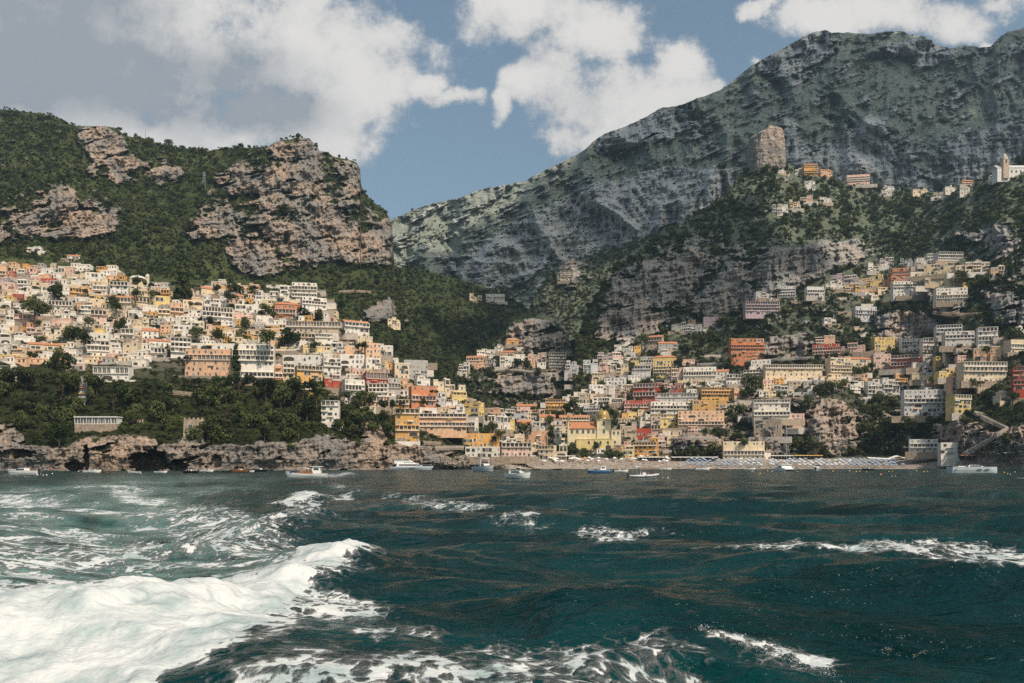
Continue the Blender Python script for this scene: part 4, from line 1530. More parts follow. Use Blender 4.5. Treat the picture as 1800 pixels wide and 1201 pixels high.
        for i in range(k):
            a = -wd / 2 + wd * i / k; bw = wd / k
            pr = [(a + bw / 2 - bw * .5 * math.cos(math.pi * j / 10), hw + .02 + rise * math.sin(math.pi * j / 10)) for j in range(11)][::-1]
            rb.extr(pr, .1, dep - .1)
        rb.obj('roof', PLASTER, r, color=cr)
    if not tiny and 'y' not in feat and rng.random() < .8:      # garden terrace on a retaining wall in front
        q0, q1 = -wd * rng.uniform(.45, .95), wd * rng.uniform(.45, .95)
        MB().box(q0, q1, -2.2, -.05, -5.5, -.35).box(q0, q1, -2.2, -2.0, -.35, .35).obj('terrace', rng.choice([STONE, TERR, PLASTER]), r, color=[c * .9 for c in WC[rng.choice('WCWBK')]])
    # openings
    kind = next((k for k in 'pbgw' if 'W' + k in feat), None) or rng.choice('pppbgw')
    vx = (x0 + x1) / 2 - CX
    base_sp = (4.0 if 'n' not in feat else 2.6) * rng.uniform(.85, 1.2)
    rows = 0
    for (xa, xb, fy, zb, zt, gnd) in blocks:
        zb = max(zb, 0.0) + (0.25 if not gnd else 0)
        nr = max(1, int((zt - zb) / rng.uniform(3.4, 4.0) + .25))
        if tiny: nr = min(nr, 2)
        fh = (zt - zb) / nr
        cc0 = max(1, min(10, round((xb - xa) / base_sp)))
        if tiny: cc0 = min(cc0, 2)
        for j in range(nr):
            z0 = zb + j * fh
            rows = max(rows, j + 1)
            arch_row = ('a' in feat and j == 0 and gnd) or ('A' in feat)
            glz = 'g' in feat and (j == nr - 1 or 'G' in feat)
            cc = cc0
            if arch_row: cc = max(1, round((xb - xa) / 4.0))
            if glz: cc = max(2, min(14, int((xb - xa) / 2.4)))
            sp = (xb - xa) / cc
            log = -1
            if not arch_row and not glz and cc >= 2 and 'y' not in feat and rng.random() < .38: log = rng.randrange(cc - 1)
            skip_row = rng.random() < .08 and nr > 1
            wide = xb - xa
            if not tiny and not glz and fh > 2.5 and wide > 3.4 and (j > 0 or not gnd or 'y' in feat) and rng.random() < (.46 if ('b' in feat or 'A' in feat or name == 'hotel') else .30):
                gd = rng.choice([.9, 1.3, 1.6]); nbay = max(1, round(wide / rng.uniform(2.5, 3.4))); bw = wide / nbay
                gm = MB()
                gm.box(xa, xb, fy - gd - .1, fy, z0 + fh - .34, z0 + fh - .06)
                if j > 0 or not gnd:
                    gm.box(xa, xb, fy - gd, fy, z0 - .16, z0).box(xa, xb, fy - gd, fy - gd + .1, z0, z0 + (.85 if rng.random() < .6 else .35))
                for q_ in range(nbay + 1):
                    x = min(max(xa + q_ * bw, xa + .16), xb - .16)
                    gm.box(x - .16, x + .16, fy - gd + .11, fy - gd + .4, z0, z0 + fh - .34)
                gm.obj('gallery', PLASTER, r, color=cr)
                ak = 'A' if arch_row or rng.random() < .4 else 'L'
                for q_ in range(nbay):
                    if rng.random() < .12: continue
                    link('loggia', WIN[ak], r, (xa + (q_ + .5) * bw, fy, z0 + .08), scale=(bw * .72, 1.0, min(fh * .72, zt - z0 - .5)))
                continue
            for i in range(cc):
                if skip_row and not glz and not arch_row: continue
                if i == log + 1 and log >= 0: continue
                if not arch_row and not glz and rng.random() < .14: continue
                x = xa + (i + .5) * sp + (0 if arch_row or glz or 'y' in feat else rng.uniform(-.22, .22) * sp)
                if i == log:
                    x = xa + (i + 1) * sp
                    ww, wh, kk, nm, zz = sp * rng.uniform(1.2, 1.7), fh * .68, rng.choice(['A', 'L', 'L']), 'loggia', z0 + .1
                elif arch_row:
                    ww, wh, kk, nm, zz = min(sp * .66, 3.4), fh * .76, 'A', 'archway', z0 + .05
                elif glz:
                    ww, wh, kk, nm, zz = sp * .78, fh * .66, 'p', 'window', z0 + fh * .12
                elif j == 0 and gnd and i == cc // 2 and not tiny:
                    ww, wh, kk, nm, zz = 1.25, min(2.5, fh * .75), 'd', 'door', z0
                else:
                    ww, wh, kk, nm = min(1.5, sp * .42) * rng.uniform(.8, 1.2), min(2.1, fh * .54) * rng.uniform(.8, 1.1), kind, 'window'
                    if 'y' in feat: ww = min(2.1, sp * .5)
                    if rng.random() < .13: kk = 'a'
                    elif rng.random() < .36: kk = rng.choice('sst')
                    if 'y' not in feat and rng.random() < .25: ww *= .7; wh *= .75
                    zz = z0 + fh * .28
                    if 'b' in feat or rng.random() < .2: wh, zz = min(2.4, fh * .68), z0 + .1
                wh = min(wh, zt - zz - .35)
                if wh < .5: continue
                link(nm, WIN[kk], r, (x, fy, zz), scale=(ww, 1.0, wh))
            if 'b' in feat and (j > 0 or not gnd):
                link('balcony', BALC['w' if 'i' not in feat else 'i'], r, ((xa + xb) / 2, fy, z0 - .02), scale=((xb - xa) * .96, 1.3, 1.05))
            elif j > 0 and not tiny and rng.random() < .4:
                i = rng.randrange(cc)
                link('balcony', BALC[rng.choice('wwi')], r, (xa + (i + .5) * sp, fy, z0), scale=(min(4.5, sp * rng.uniform(.9, 1.5)), 1.1, 1.0))
            if not tiny and not arch_row and 'y' not in feat and rng.random() < .13:
                i = rng.randrange(cc)
                link('awning', AWN[rng.choice('WWYO')], r, (xa + (i + .5) * sp, fy - .02, z0 + fh * .7), scale=(min(4.0, sp * 1.2), 1.6, .9))
    h1 = blocks[0][4]; up = blocks[-1][:2] if not blocks[-1][5] else None
    fh = max(3.0, hw / max(1, rows))
    # the side one sees
    side = -1 if (yaw > 0 and vx < 400) else 1
    sd = Vector((side * math.cos(yaw), side * math.sin(yaw)))
    if sd.dot(Vector((loc.x, loc.y)).normalized()) < -.05 and not tiny:
        nc = 2 if dep > 6 else 1
        for j in range(max(1, int(h1 / fh))):
            z0 = j * fh
            if z0 + fh * .75 > h1: continue
            for i in range(nc):
                if rng.random() < .2: continue
                o = link('window', WIN[kind], r, (side * wd / 2, dep * (i + .5) / nc, z0 + fh * .26), scale=(1.2, 1.0, min(1.9, fh * .5)))
                o.rotation_euler = (0, 0, R(90) * side)
    if 'w' in feat:
        k = 'W' if 'wY' not in feat else 'Y'
        if 'wO' in feat: k = 'O'
        if 'wR' in feat: k = 'R'
        link('awning', AWN[k], r, (0, -.02, fh * .78), scale=(wd * .9, 2.4, 1.4))
    if 'p' in feat or (not small and roof == 'f' and rng.random() < .22):
        pm = MB()
        z = h1 + .22
        xa, xb = (-wd * .42, wd * .1) if nb == 1 else (blocks[0][0] + .3, blocks[0][1] - .3)
        ya, yb = (.6, dep * .6) if not up else (blocks[0][2] + .2, blocks[0][2] + 1.6)
        for x in np.linspace(xa, xb, 4):
            pm.box(x - .08, x + .08, ya, ya + .16, z, z + 2.3)
        pm.box(xa - .2, xb + .2, ya - .2, yb, z + 2.3, z + 2.45)
        pm.obj('pergola', [RAIL if rng.random() < .5 else SHUT_B], r)
    desc = CN[col]
    ITEMS.append(dict(o=r, x=(x0 + x1) / 2, y=(y0 + y1) / 2, w=x1 - x0, h=y1 - y0, col=col, roof=roof, feat=feat, phrase=phrase, kind=name, rows=rows, desc=desc))
    HOUSE_BOX.append((x0, y0, x1, y1, loc.y))
    return r, wd, hw, dep
for ln_ in HOUSES.strip().splitlines():
    a, _, ph = ln_.partition('|')
    k = a.split()
    ph = ph.strip() or None
    nm = 'house'
    if ph:
        for t_ in ('hotel', 'villa', 'restaurant'):
            if t_ in ph.split()[:7]: nm = t_; break
    house(*map(float, k[:4]), k[4], k[5] if len(k) > 5 else 'f', k[6] if len(k) > 6 else '', ph, nm)


def root(name, loc, rz, label, cat, group=None):
    r = bpy.data.objects.new(name, None); COL.objects.link(r)
    r.location = loc; r.rotation_euler = (0, 0, rz)
    tag(r, label, cat, group)
    return r


def item(r, x0, y0, x1, y1, phrase, kind):
    ITEMS.append(dict(o=r, x=(x0 + x1) / 2, y=(y0 + y1) / 2, w=x1 - x0, h=y1 - y0, phrase=phrase, kind=kind, fixed=True))
    HOUSE_BOX.append((x0, y0, x1, y1, r.location.y))


def box_at(x0, y0, x1, y1):
    Y = float(np.percentile(ground(np.linspace(x0, x1, 9), np.full(9, min(y1, 819.0)))[0], 20))
    return at((x0 + x1) / 2, y1, Y), (x1 - x0) / F * Y, (y1 - y0) / F * Y, F / Y


CREAM, PALE, YEL = (.70, .60, .40), (.76, .73, .68), (.70, .56, .25)


def parish_church():
    loc, wd, h, k = box_at(1000, 742, 1092, 791)
    r = root('church', loc, 0, 'pale yellow church with golden tiled dome and orange nave roof near the beach', 'church')
    q = lambda px: (px - 1046) / k
    z = lambda py: (791 - py) / k
    m = MB(); m.box(q(1000), q(1050), 4, 20, -4, z(752)); m.box(q(1000), q(1050), 3.7, 4, z(754), z(752))
    m.obj('nave_wall', PLASTER, r, color=CREAM)
    g = MB(); a, b = q(999), q(1051)
    g.add([(a, 3, z(753)), (b, 3, z(753)), (b, 12, z(741)), (a, 12, z(741)), (b, 21, z(753)), (a, 21, z(753))], [(0, 1, 2, 3), (3, 2, 4, 5), (0, 3, 5), (1, 4, 2), (5, 4, 1, 0)])
    g.obj('nave_roof', TILE, r)
    for px in (1006, 1015.5, 1025.5, 1035, 1044):
        link('window', WIN['p'], r, (q(px), 4, z(762)), scale=(2.2, 1, 3.4))
    m = MB(); m.box(q(1013), q(1077), -1, 4, -5, z(773)); m.box(q(1012.5), q(1077.5), -1.3, 4.2, z(773), z(772))
    m.obj('aisle_wall', PLASTER, r, color=YEL)
    for px in (1035, 1045, 1055.5, 1068.5):
        link('window', WIN['a'], r, (q(px), -1, z(781)), scale=(1.9, 1, 3.0))
    link('archway', WIN['A'], r, (q(1069), -1, z(791)), scale=(5, 1, 4.5))
    m = MB(); m.box(q(1050), q(1074.5), 3, 15, -4, z(737)); m.box(q(1049), q(1075.5), 2.6, 15.4, z(739), z(737)); m.box(q(1049.4), q(1075), 2.7, 15.2, z(771), z(770))
    m.box(q(1050), q(1051.2), 2.8, 3, z(770), z(739)).box(q(1073.3), q(1074.5), 2.8, 3, z(770), z(739))
    m.obj('drum', PLASTER, r, color=CREAM)
    for py in (762, 748):
        link('window', WIN['p'], r, (q(1062), 3, z(py)), scale=(2.0, 1, 4.0))
    rr = 12.0 / k; n = 9
    d = MB().lathe([(rr * 1.06, z(737.5)), (rr * 1.06, z(736)), (rr, z(735.5))] + [(rr * math.cos(math.pi / 2 * i / n), z(735.5) + 17.5 / k * math.sin(math.pi / 2 * i / n)) for i in range(1, n)] + [(.3, z(718))], 24, (q(1062), 9, 0))
    dm = d.obj('dome', GOLD, r, smooth=True)
    l = MB().lathe([(1.1, z(719)), (1.0, z(712.5)), (1.35, z(712.3)), (1.35, z(711.8)), (.8, z(710.5)), (.15, z(709)), (.05, z(706.5))], 8, (q(1062), 9, 0))
    l.obj('lantern', PLASTER, dm, color=CREAM)
    m = MB(); m.box(q(1075), q(1092), 1, 14, -4, z(756)); m.box(q(1074.6), q(1092.4), .7, 14.2, z(757), z(755.5))
    m.obj('apse_wall', PLASTER, r, color=CREAM)
    for px, py in ((1079.5, 764), (1087, 764), (1081, 780)):
        link('window', WIN['p'], r, (q(px), 1, z(py)), scale=(1.9, 1, 2.7))
    m = MB().box(q(998), q(1001), 3, 6, -2, z(733)); m.lathe([(.9, 0), (.7, .8), (.1, 2.2)], 8, (q(999.5), 4.5, z(733)))
    m.obj('pinnacle', PLASTER, r, color=CREAM)
    item(r, 998, 715, 1092, 791, 'golden domed church', 'church')
    # long tiled house behind
    house(983, 729, 1036, 746, 'C', 't', 'y', 'long tiled building just behind the golden domed church')
    house(986, 771, 1013, 786, 'W', 'f', 'g', None)


def bell_tower():
    loc, wd, h, k = box_at(973, 736, 988, 781)
    r = root('bell_tower', loc, 0, 'slender cream bell tower with dark openings left of the golden domed church', 'bell tower')
    w_ = wd / 2; z = lambda py: (781 - py) / k
    m = MB().box(-w_, w_, 0, wd, -4, z(738))
    m.obj('shaft', PLASTER, r, color=(.66, .60, .52))
    m = MB()
    for py in (770, 759, 748, 738.6): m.box(-w_ - .35, w_ + .35, -.35, wd + .35, z(py), z(py) + .55)
    m.obj('cornice', STONE, r)
    for py in (768.5, 757.5, 746.5):
        link('window', WIN['a'], r, (0, 0, z(py)), scale=(1.9, 1, 3.1))
    MB().add([(-w_ - .2, -.2, z(737.6)), (w_ + .2, -.2, z(737.6)), (w_ + .2, wd + .2, z(737.6)), (-w_ - .2, wd + .2, z(737.6)), (0, wd / 2, z(735.5))], [(0, 1, 4), (1, 2, 4), (2, 3, 4), (3, 0, 4)]).obj('roof', TILE, r)
    item(r, 973, 735, 988, 781, 'slender bell tower', 'bell tower')


def hill_church():
    loc, wd, h, k = box_at(222, 487, 259, 505)
    r = root('church', loc, R(12), 'cream hilltop church with broad white dome and small belfry on the left', 'church')
    a = wd * .44; z = lambda py: (505 - py) / k
    m = MB().lathe([(a, -5), (a, z(489)), (a * 1.05, z(489)), (a * 1.05, z(488))], 8, (-1, a, 0)); m.obj('drum', PLASTER, r, color=(.66, .55, .38))
    n = 7; rr = a * .88
    MB().lathe([(rr, z(488.2))] + [(rr * math.cos(math.pi / 2 * i / n), z(488) + 6.5 / k * math.sin(math.pi / 2 * i / n)) for i in range(1, n)] + [(.05, z(481.4))], 20, (-1, a, 0)).obj('dome', PLASTER, r, smooth=True, color=PALE)
    for t_ in (-.5, 0.12, .62):
        link('window', WIN['a'], r, (-1 + a * .92 * math.sin(t_), a - a * .93 * math.cos(t_), z(500)), scale=(1.5, 1, 2.6)).rotation_euler = (0, 0, t_)
    m = MB().box(a * .78, a * 1.12, a * .4, a * .8, -4, z(482)); m.lathe([(a * .2, z(482)), (a * .16, z(480.5)), (.05, z(478.5))], 8, (a * .95, a * .6, 0))
    m.obj('belfry', PLASTER, r, color=(.70, .62, .5))
    link('window', WIN['a'], r, (a * .95, a * .4, z(487)), scale=(.9, 1, 1.5))
    item(r, 222, 480, 259, 505, 'domed hilltop church', 'church')


def upper_church():
    loc, wd, h, k = box_at(1753, 283, 1800, 308)
    r = root('church', loc, 0, 'white church with pointed stone bell tower on the far right crest', 'church')
    q = lambda px: (px - 1776.5) / k; z = lambda py: (308 - py) / k
    MB().box(q(1755), q(1812), 2, 14, -8, z(294)).obj('nave_wall', PLASTER, r, color=PALE)
    a, b = q(1754), q(1813)
    MB().add([(a, 1.5, z(294)), (b, 1.5, z(294)), (b, 8, z(287)), (a, 8, z(287)), (b, 14.5, z(294)), (a, 14.5, z(294))], [(0, 1, 2, 3), (3, 2, 4, 5), (0, 3, 5), (1, 4, 2), (5, 4, 1, 0)]).obj('roof', PLASTER, r, color=(.6, .58, .56))
    MB().box(q(1764), q(1774), 0, 10 / k, -4, z(279)).box(q(1763.4), q(1774.6), -.3, 10 / k + .3, z(280), z(279)).obj('tower', PLASTER, r, color=(.55, .42, .33))
    MB().lathe([(5.2 / k, z(279)), (4.4 / k, z(275)), (2 / k, z(271)), (.1, z(267))], 8, (q(1769), 5 / k, 0)).obj('spire', PLASTER, r, color=(.6, .5, .42))
    link('window', WIN['a'], r, (q(1769), 0, z(286)), scale=(2.2, 1, 4))
    for px in (1780, 1788, 1796): link('window', WIN['p'], r, (q(px), 2, z(303)), scale=(2, 1, 3.5))
    item(r, 1753, 268, 1800, 308, 'white crest church', 'church')


def watchtower():
    loc, wd, h, k = box_at(323, 737, 357, 768)
    r = root('watchtower', loc, R(10), 'square stone watchtower with battlements above the left sea cliff', 'watchtower')
    m = MB(); w_ = wd / 2
    m.add([(-w_ * 1.06, 0, -6), (w_ * 1.06, 0, -6), (w_ * 1.06, wd * .8, -6), (-w_ * 1.06, wd * .8, -6), (-w_ * .96, .5, h), (w_ * .96, .5, h), (w_ * .96, wd * .75, h), (-w_ * .96, wd * .75, h)],
          [(0, 1, 5, 4), (1, 2, 6, 5), (2, 3, 7, 6), (3, 0, 4, 7), (4, 5, 6, 7)])
    m.obj('wall', STONE, r)
    for i in range(5):
        x = -w_ * .96 + i * w_ * .43
        m = MB(); m.box(x, x + w_ * .2, .5, 1.2, h, h + 1.0); m.obj('battlement', STONE, r)
    link('window', WIN['p'], r, (-w_ * .3, .12, h * .52), scale=(2.3, 1, 1.9)); link('door', WIN['d'], r, (-w_ * .3, .12, h * .18), scale=(2.3, 1, 2.6))
    m = MB(); m.box(-w_ * 1.6, w_ * 1.2, -1.5, 0.3, -5, -.2); m.obj('terrace', STONE, r)
    item(r, 323, 735, 357, 768, 'stone watchtower', 'watchtower')


def sea_hall():
    loc, wd, h, k = box_at(131, 732, 205, 758)
    r = root('pavilion', loc, 0, 'long white glazed pavilion on a stone wall above the left sea caves', 'pavilion')
    w_ = wd / 2
    MB().box(-w_, w_, 0, 7, -4, h * .48).obj('base_wall', STONE, r)
    MB().box(-w_, w_, .6, 7, h * .48, h * .92).obj('wall', PLASTER, r, color=PALE)
    MB().box(-w_ - .4, w_ + .4, -.3, 7.3, h * .92, h).obj('roof', RAIL, r)
    n = 15
    for i in range(n):
        link('window', WIN['p'], r, (-w_ + (i + .5) * wd / n, .6, h * .54), scale=(wd / n * .72, 1, h * .33))
    for i in range(8):
        x = -w_ + i * wd / 7
        MB().box(x - .12, x + .12, 0, .25, h * .48, h * .92).obj('post', RAIL, r)
    item(r, 131, 732, 205, 758, 'long glazed pavilion', 'pavilion')


for f_ in (parish_church, bell_tower, hill_church, upper_church, watchtower, sea_hall): f_()


# ------------------------------------------------------------------ foliage
def leaf_material(name, a, b_):
    m, t, b = newmat(name)
    oi = t.new('ShaderNodeObjectInfo').outputs['Random']
    p = t.new('ShaderNodeNewGeometry').outputs['Position']
    n = t.noise(p, 0.35, 3, 0.6)
    big = t.noise(p, 0.012, 3, 0.5)
    f = t.math('ADD', t.math('MULTIPLY', oi, 0.62), t.math('ADD', t.math('MULTIPLY', n, 0.35), t.math('MULTIPLY', big, 0.45)))
    z = t.new('ShaderNodeSeparateXYZ'); t.l.new(p, z.inputs[0])
    hi = t.ramp(z.outputs[2], 170, 420, 1.0, 1.18)                # garrigue and olive higher up, dark pine and ilex below
    t.put(b.inputs['Base Color'], t.mix(1.0, t.mix(t.ramp(f, 0.30, 0.98), a, b_), t_gray(t, hi), 'MULTIPLY'))
    b.inputs['Roughness'].default_value = 0.75
    b.inputs['Specular IOR Level'].default_value = 0.12
    return m


LEAF = leaf_material('leaves', (0.016, 0.027, 0.010), (0.085, 0.100, 0.034))
LEAF_D = leaf_material('pine_needles', (0.014, 0.024, 0.009), (0.050, 0.066, 0.021))
LEAF_R = leaf_material('bougainvillea', (0.22, 0.008, 0.035), (0.40, 0.02, 0.08))
BARK = simple('bark', (0.085, 0.06, 0.045), 0.9, 0.1)


def crown_mesh(name, clumps, nq, mat, seed, leaf=0.2):
    """clumps: (x, y, z, r): leaf-sized faces scattered over each clump's surface"""
    rng = np.random.default_rng(seed)
    V, Fq = [], []
    for (x, y, z, r) in clumps:
        d = rng.normal(0, 1, (nq, 3)); d /= np.linalg.norm(d, axis=1)[:, None]
        c = np.array([x, y, z]) + d * r * rng.uniform(0.72, 1.12, (nq, 1))
        nrm = d + rng.normal(0, .55, (nq, 3)); nrm /= np.linalg.norm(nrm, axis=1)[:, None]
        u = np.cross(nrm, rng.normal(0, 1, (nq, 3))); u /= np.linalg.norm(u, axis=1)[:, None]
        v = np.cross(nrm, u)
        s = (leaf * r * rng.uniform(.6, 1.3, (nq, 1)))
        q = np.stack([c - u * s - v * s * .6, c + u * s * .7 - v * s, c + u * s + v * s * .7, c - u * s * .6 + v * s], 1)
        b = len(V) * 4
        V.append(q.reshape(-1, 3))
    V = np.concatenate(V)
    n = len(V) // 4
    me = bpy.data.meshes.new(name)
    me.vertices.add(len(V)); me.vertices.foreach_set('co', V.reshape(-1).astype(np.float32))
    me.loops.add(len(V)); me.loops.foreach_set('vertex_index', np.arange(len(V), dtype=np.int32))
    me.polygons.add(n); me.polygons.foreach_set('loop_start', (np.arange(n) * 4).astype(np.int32))
    me.update(calc_edges=True)
    me.materials.append(mat)
    return me


def clumps(kind, seed):
    rng = np.random.default_rng(seed)
    o = []
    if kind == 'round':
        for i in range(13):
            a = rng.uniform(0, 6.28); rr = rng.uniform(.0, .33); z = rng.uniform(.30, .86)
            rr *= 1.15 - abs(z - .55)
            o.append((rr * math.cos(a), rr * math.sin(a), z, rng.uniform(.13, .22)))
    elif kind == 'shrub':
        for i in range(8):
            a = rng.uniform(0, 6.28); rr = rng.uniform(.1, .38)
            o.append((rr * math.cos(a), rr * math.sin(a), rng.uniform(.10, .42), rng.uniform(.15, .24)))
    elif kind == 'pine':
        for i in range(14):
            a = rng.uniform(0, 6.28); rr = .46 * math.sqrt(rng.uniform(0, 1))
            o.append((rr * math.cos(a), rr * math.sin(a), .80 + rng.uniform(-.06, .07) - .12 * rr, rng.uniform(.09, .14)))
    elif kind == 'tall':
        for i in range(12):
            z = i / 11; rr = .085 * (1.1 - z)
            o.append((rng.normal(0, .02), rng.normal(0, .02), .12 + .82 * z, .035 + rr))
    return o


def trunk_mesh(name, top, r, seed, limbs=4):
    rng = np.random.default_rng(seed)
    m = MB()
    bend = rng.normal(0, .03, 2)
    mid = (bend[0], bend[1], top * .55)
    m.tube((0, 0, -.12), mid, r, 6, 0, r * .75).tube(mid, (bend[0] * .6, bend[1] * .6, top), r * .75, 6, 0, r * .45)
    for i in range(limbs):
        a = i * 6.28 / limbs + rng.uniform(-.4, .4)
        m.tube((mid[0], mid[1], top * rng.uniform(.6, .85)), (.26 * math.cos(a), .26 * math.sin(a), top * rng.uniform(1.0, 1.25)), r * .45, 5, 0, r * .15)
    return m.mesh(name, BARK)


CROWNS = {'round': [crown_mesh('round_crown', clumps('round', s_), 60, LEAF, s_, .20) for s_ in (1, 2, 3)],
          'pine': [crown_mesh('pine_crown', clumps('pine', s_), 60, LEAF_D, s_, .24) for s_ in (4, 5)],
          'shrub': [crown_mesh('shrub_crown', clumps('shrub', s_), 55, LEAF, s_, .22) for s_ in (6, 7)],
          'tall': [crown_mesh('cypress_crown', clumps('tall', 8), 45, LEAF_D, 8, .35)],
          'red': [crown_mesh('blossom_crown', clumps('shrub', 9), 70, LEAF_R, 9, .2)]}
TRUNKS = {'round': [trunk_mesh('trunk', .5, .035, s_) for s_ in (1, 2)], 'pine': [trunk_mesh('pine_trunk', .76, .026, 3, 5)], 'shrub': [trunk_mesh('shrub_stem', .3, .02, 5, 5)],
          'tall': [trunk_mesh('cypress_trunk', .3, .02, 6, 0)], 'red': [trunk_mesh('blossom_stem', .3, .02, 7, 5)]}
TN = dict(round='tree', pine='umbrella_pine', shrub='shrub', tall='cypress', red='bougainvillea')


def tree(px, py, size, kind, phrase=None, zs=1.0, rng=random):
    """px, py: where it stands; size: its width in pixels"""
    Y = float(ground(px, min(py, 821))[0][0])
    if not np.isfinite(Y): return
    near = [b for b in HOUSE_BOX if b[0] - size * .3 < px < b[2] + size * .3 and b[1] < py - 1 < b[3] + size]
    for b in near: Y = min(Y, b[4] - size / F * Y * .35) if b[4] < Y + 12 else Y
    p = at(px, py, Y)
    s = size / F * Y / (0.95 if kind != 'tall' else .26)
    r = bpy.data.objects.new(TN[kind], None); COL.objects.link(r)
    r.location = p; r.rotation_euler = (0, 0, rng.uniform(0, 6.28))
    r.scale = (s, s, s * zs * rng.uniform(.92, 1.1))
    link('crown', rng.choice(CROWNS[kind]), r)
    link('trunk', rng.choice(TRUNKS[kind]), r)
    ITEMS.append(dict(o=r, x=px, y=py - size * .5, w=size, h=size, phrase=phrase, kind=TN[kind], tree=True, tk=kind))
    return r


for ln_ in TREES.strip().splitlines():
    a, _, ph = ln_.partition('|')
    k = a.split()
    tree(float(k[0]), float(k[1]), float(k[2]), dict(r='round', p='pine', s='shrub', t='tall', x='red')[k[3]], ph.strip() or None, float(k[4]) if len(k) > 4 else 1.0)
# wooded slope at the lower left: each tree one can tell apart
rt = random.Random(4)
made = 0
while made < 135:
    px, py = rt.uniform(-10, 700), rt.uniform(668, 790)
    if py < 690 and 160 < px < 690: continue
    if any(b[0] - 4 < px < b[2] + 4 and b[1] - 3 < py < b[3] + 12 for b in HOUSE_BOX): continue
    y_, _, rk_ = ground(px, py)
    if rk_[0] > .42: continue
    tree(px, py, rt.uniform(18, 42), rt.choice(['round', 'round', 'pine', 'pine', 'shrub']), None, rt.uniform(.85, 1.25), rt)
    made += 1
made = 0
while made < 70:                                          # gardens between the houses
    if rt.random() < .55: px, py = rt.uniform(0, 680), rt.uniform(495, 665)
    else: px, py = rt.uniform(880, 1795), rt.uniform(600, 770)
    if any(b[0] + 2 < px < b[2] - 2 and b[1] < py < b[3] - 1 for b in HOUSE_BOX): continue
    y_, l_, rk_ = ground(px, py)
    if rk_[0] > .5 or l_[0] not in ('hillside', 'wooded_hill', 'spur'): continue
    tree(px, py, rt.uniform(9, 19), rt.choice(['round', 'round', 'shrub', 'pine']), None, rt.uniform(.8, 1.15), rt)
    made += 1


# ------------------------------------------------------------------ boats
GEL = simple('white_gelcoat', (0.78, 0.77, 0.75), 0.25, 0.5, 0, 0.05)
GELG = simple('grey_gelcoat', (0.50, 0.55, 0.58), 0.25, 0.5, 0, 0.05)
GELB = simple('blue_hull_paint', (0.10, 0.22, 0.42), 0.3, 0.5, 0, 0.08)
WOODM = simple('varnished_wood', (0.30, 0.11, 0.04), 0.4, 0.4, 0, 0.25, 2)
DECK = simple('teak_deck', (0.38, 0.27, 0.18), 0.7, 0.2, 0, 0.2, 2)
NAVY = simple('navy_canvas', (0.03, 0.045, 0.11), 0.8, 0.1, 0, 0.1)
BLACKH = simple('black_hull', (0.02, 0.02, 0.022), 0.4, 0.4, 0, 0.1)
ENG = simple('outboard_black', (0.025, 0.025, 0.028), 0.35, 0.5, 0, 0.1)
RUBBER = simple('grey_rubber', (0.55, 0.56, 0.57), 0.6, 0.2, 0, 0.08)
STEEL = simple('steel', (0.62, 0.63, 0.64), 0.3, 0.5, 0.7, 0.05)
SKIN = simple('skin', (0.50, 0.30, 0.21), 0.7, 0.2, 0, 0.05)


def hull_mesh(L, B, H, sheer=0.35, draft=0.5, full=0.55, stern=0.85, flare=1.1, rake=0.10, mats=(0, 1)):
    """bow towards +x, waterline at z = 0; deck is material 1"""
    n = 16
    m = MB()
    secs = []
    for i in range(n + 1):
        t = i / n
        x = -L / 2 + L * t
        f = stern + (1 - stern) * min(1, t / .3) if t < .3 else 1.0
        if t > full: f = max(0.0, 1 - ((t - full) / (1 - full)) ** 2.2)
        b = B / 2 * f
        z = H * (1 + sheer * max(0, (t - .35) / .65) ** 1.7)
        xo = rake * L * max(0, (t - .7) / .3) ** 2
        secs.append([(x - xo, 0, -draft * (1 - max(0, (t - .75) / .25) ** 2)), (x - xo * .6, b * .72, .08), (x - xo * .2, b * .93 * (1 if t < .6 else 1), z * .55), (x, b, z)])
    V = []
    for s_ in secs:
        V += [(x, -y, z) for x, y, z in s_[::-1]] + [(x, y, z) for x, y, z in s_[1:]]
    k = 7
    F_ = []
    for i in range(n):
        for j in range(k - 1):
            a = i * k + j
            F_.append((a, a + k, a + k + 1, a + 1))
    F_.append(tuple(range(k)))
    m.add(V, F_, mats[0])
    d = []
    for s_ in secs:
        x, y, z = s_[3]
        d += [(x, -y * .97, z - .06), (x, y * .97, z - .06)]
    m.add(d, [(2 * i, 2 * i + 1, 2 * i + 3, 2 * i + 2) for i in range(n)], mats[1])
    # rubbing strake
    for sgn in (-1, 1):
        for i in range(n):
            p, q = secs[i][3], secs[i + 1][3]
            m.add([(p[0], sgn * p[1], p[2] - .1), (q[0], sgn * q[1], q[2] - .1), (q[0], sgn * (q[1] + .05), q[2]), (p[0], sgn * (p[1] + .05), p[2])], [(0, 1, 2, 3)], mats[0])
    return m


def house_mb(x0, x1, w0, z0, z1, front=.5, back=.15, tum=.85, m=None, mat=0):
    """a deckhouse with raked front and back"""
    m = m or MB()
    w1 = w0 * tum
    return m.add([(x0, -w0, z0), (x1, -w0, z0), (x1, w0, z0), (x0, w0, z0), (x0 + back, -w1, z1), (x1 - front, -w1, z1), (x1 - front, w1, z1), (x0 + back, w1, z1)],
                 [(0, 1, 5, 4), (1, 2, 6, 5), (2, 3, 7, 6), (3, 0, 4, 7), (4, 5, 6, 7), (3, 2, 1, 0)], mat)


def sea_spot(px, py):
    x, y = sea_xy(px, py)
    return Vector((x, y, 0))


def boat_root(name, px, py, rz, label, cat='boat', group=None):
    return root(name, sea_spot(px, py), rz, label, cat, group)


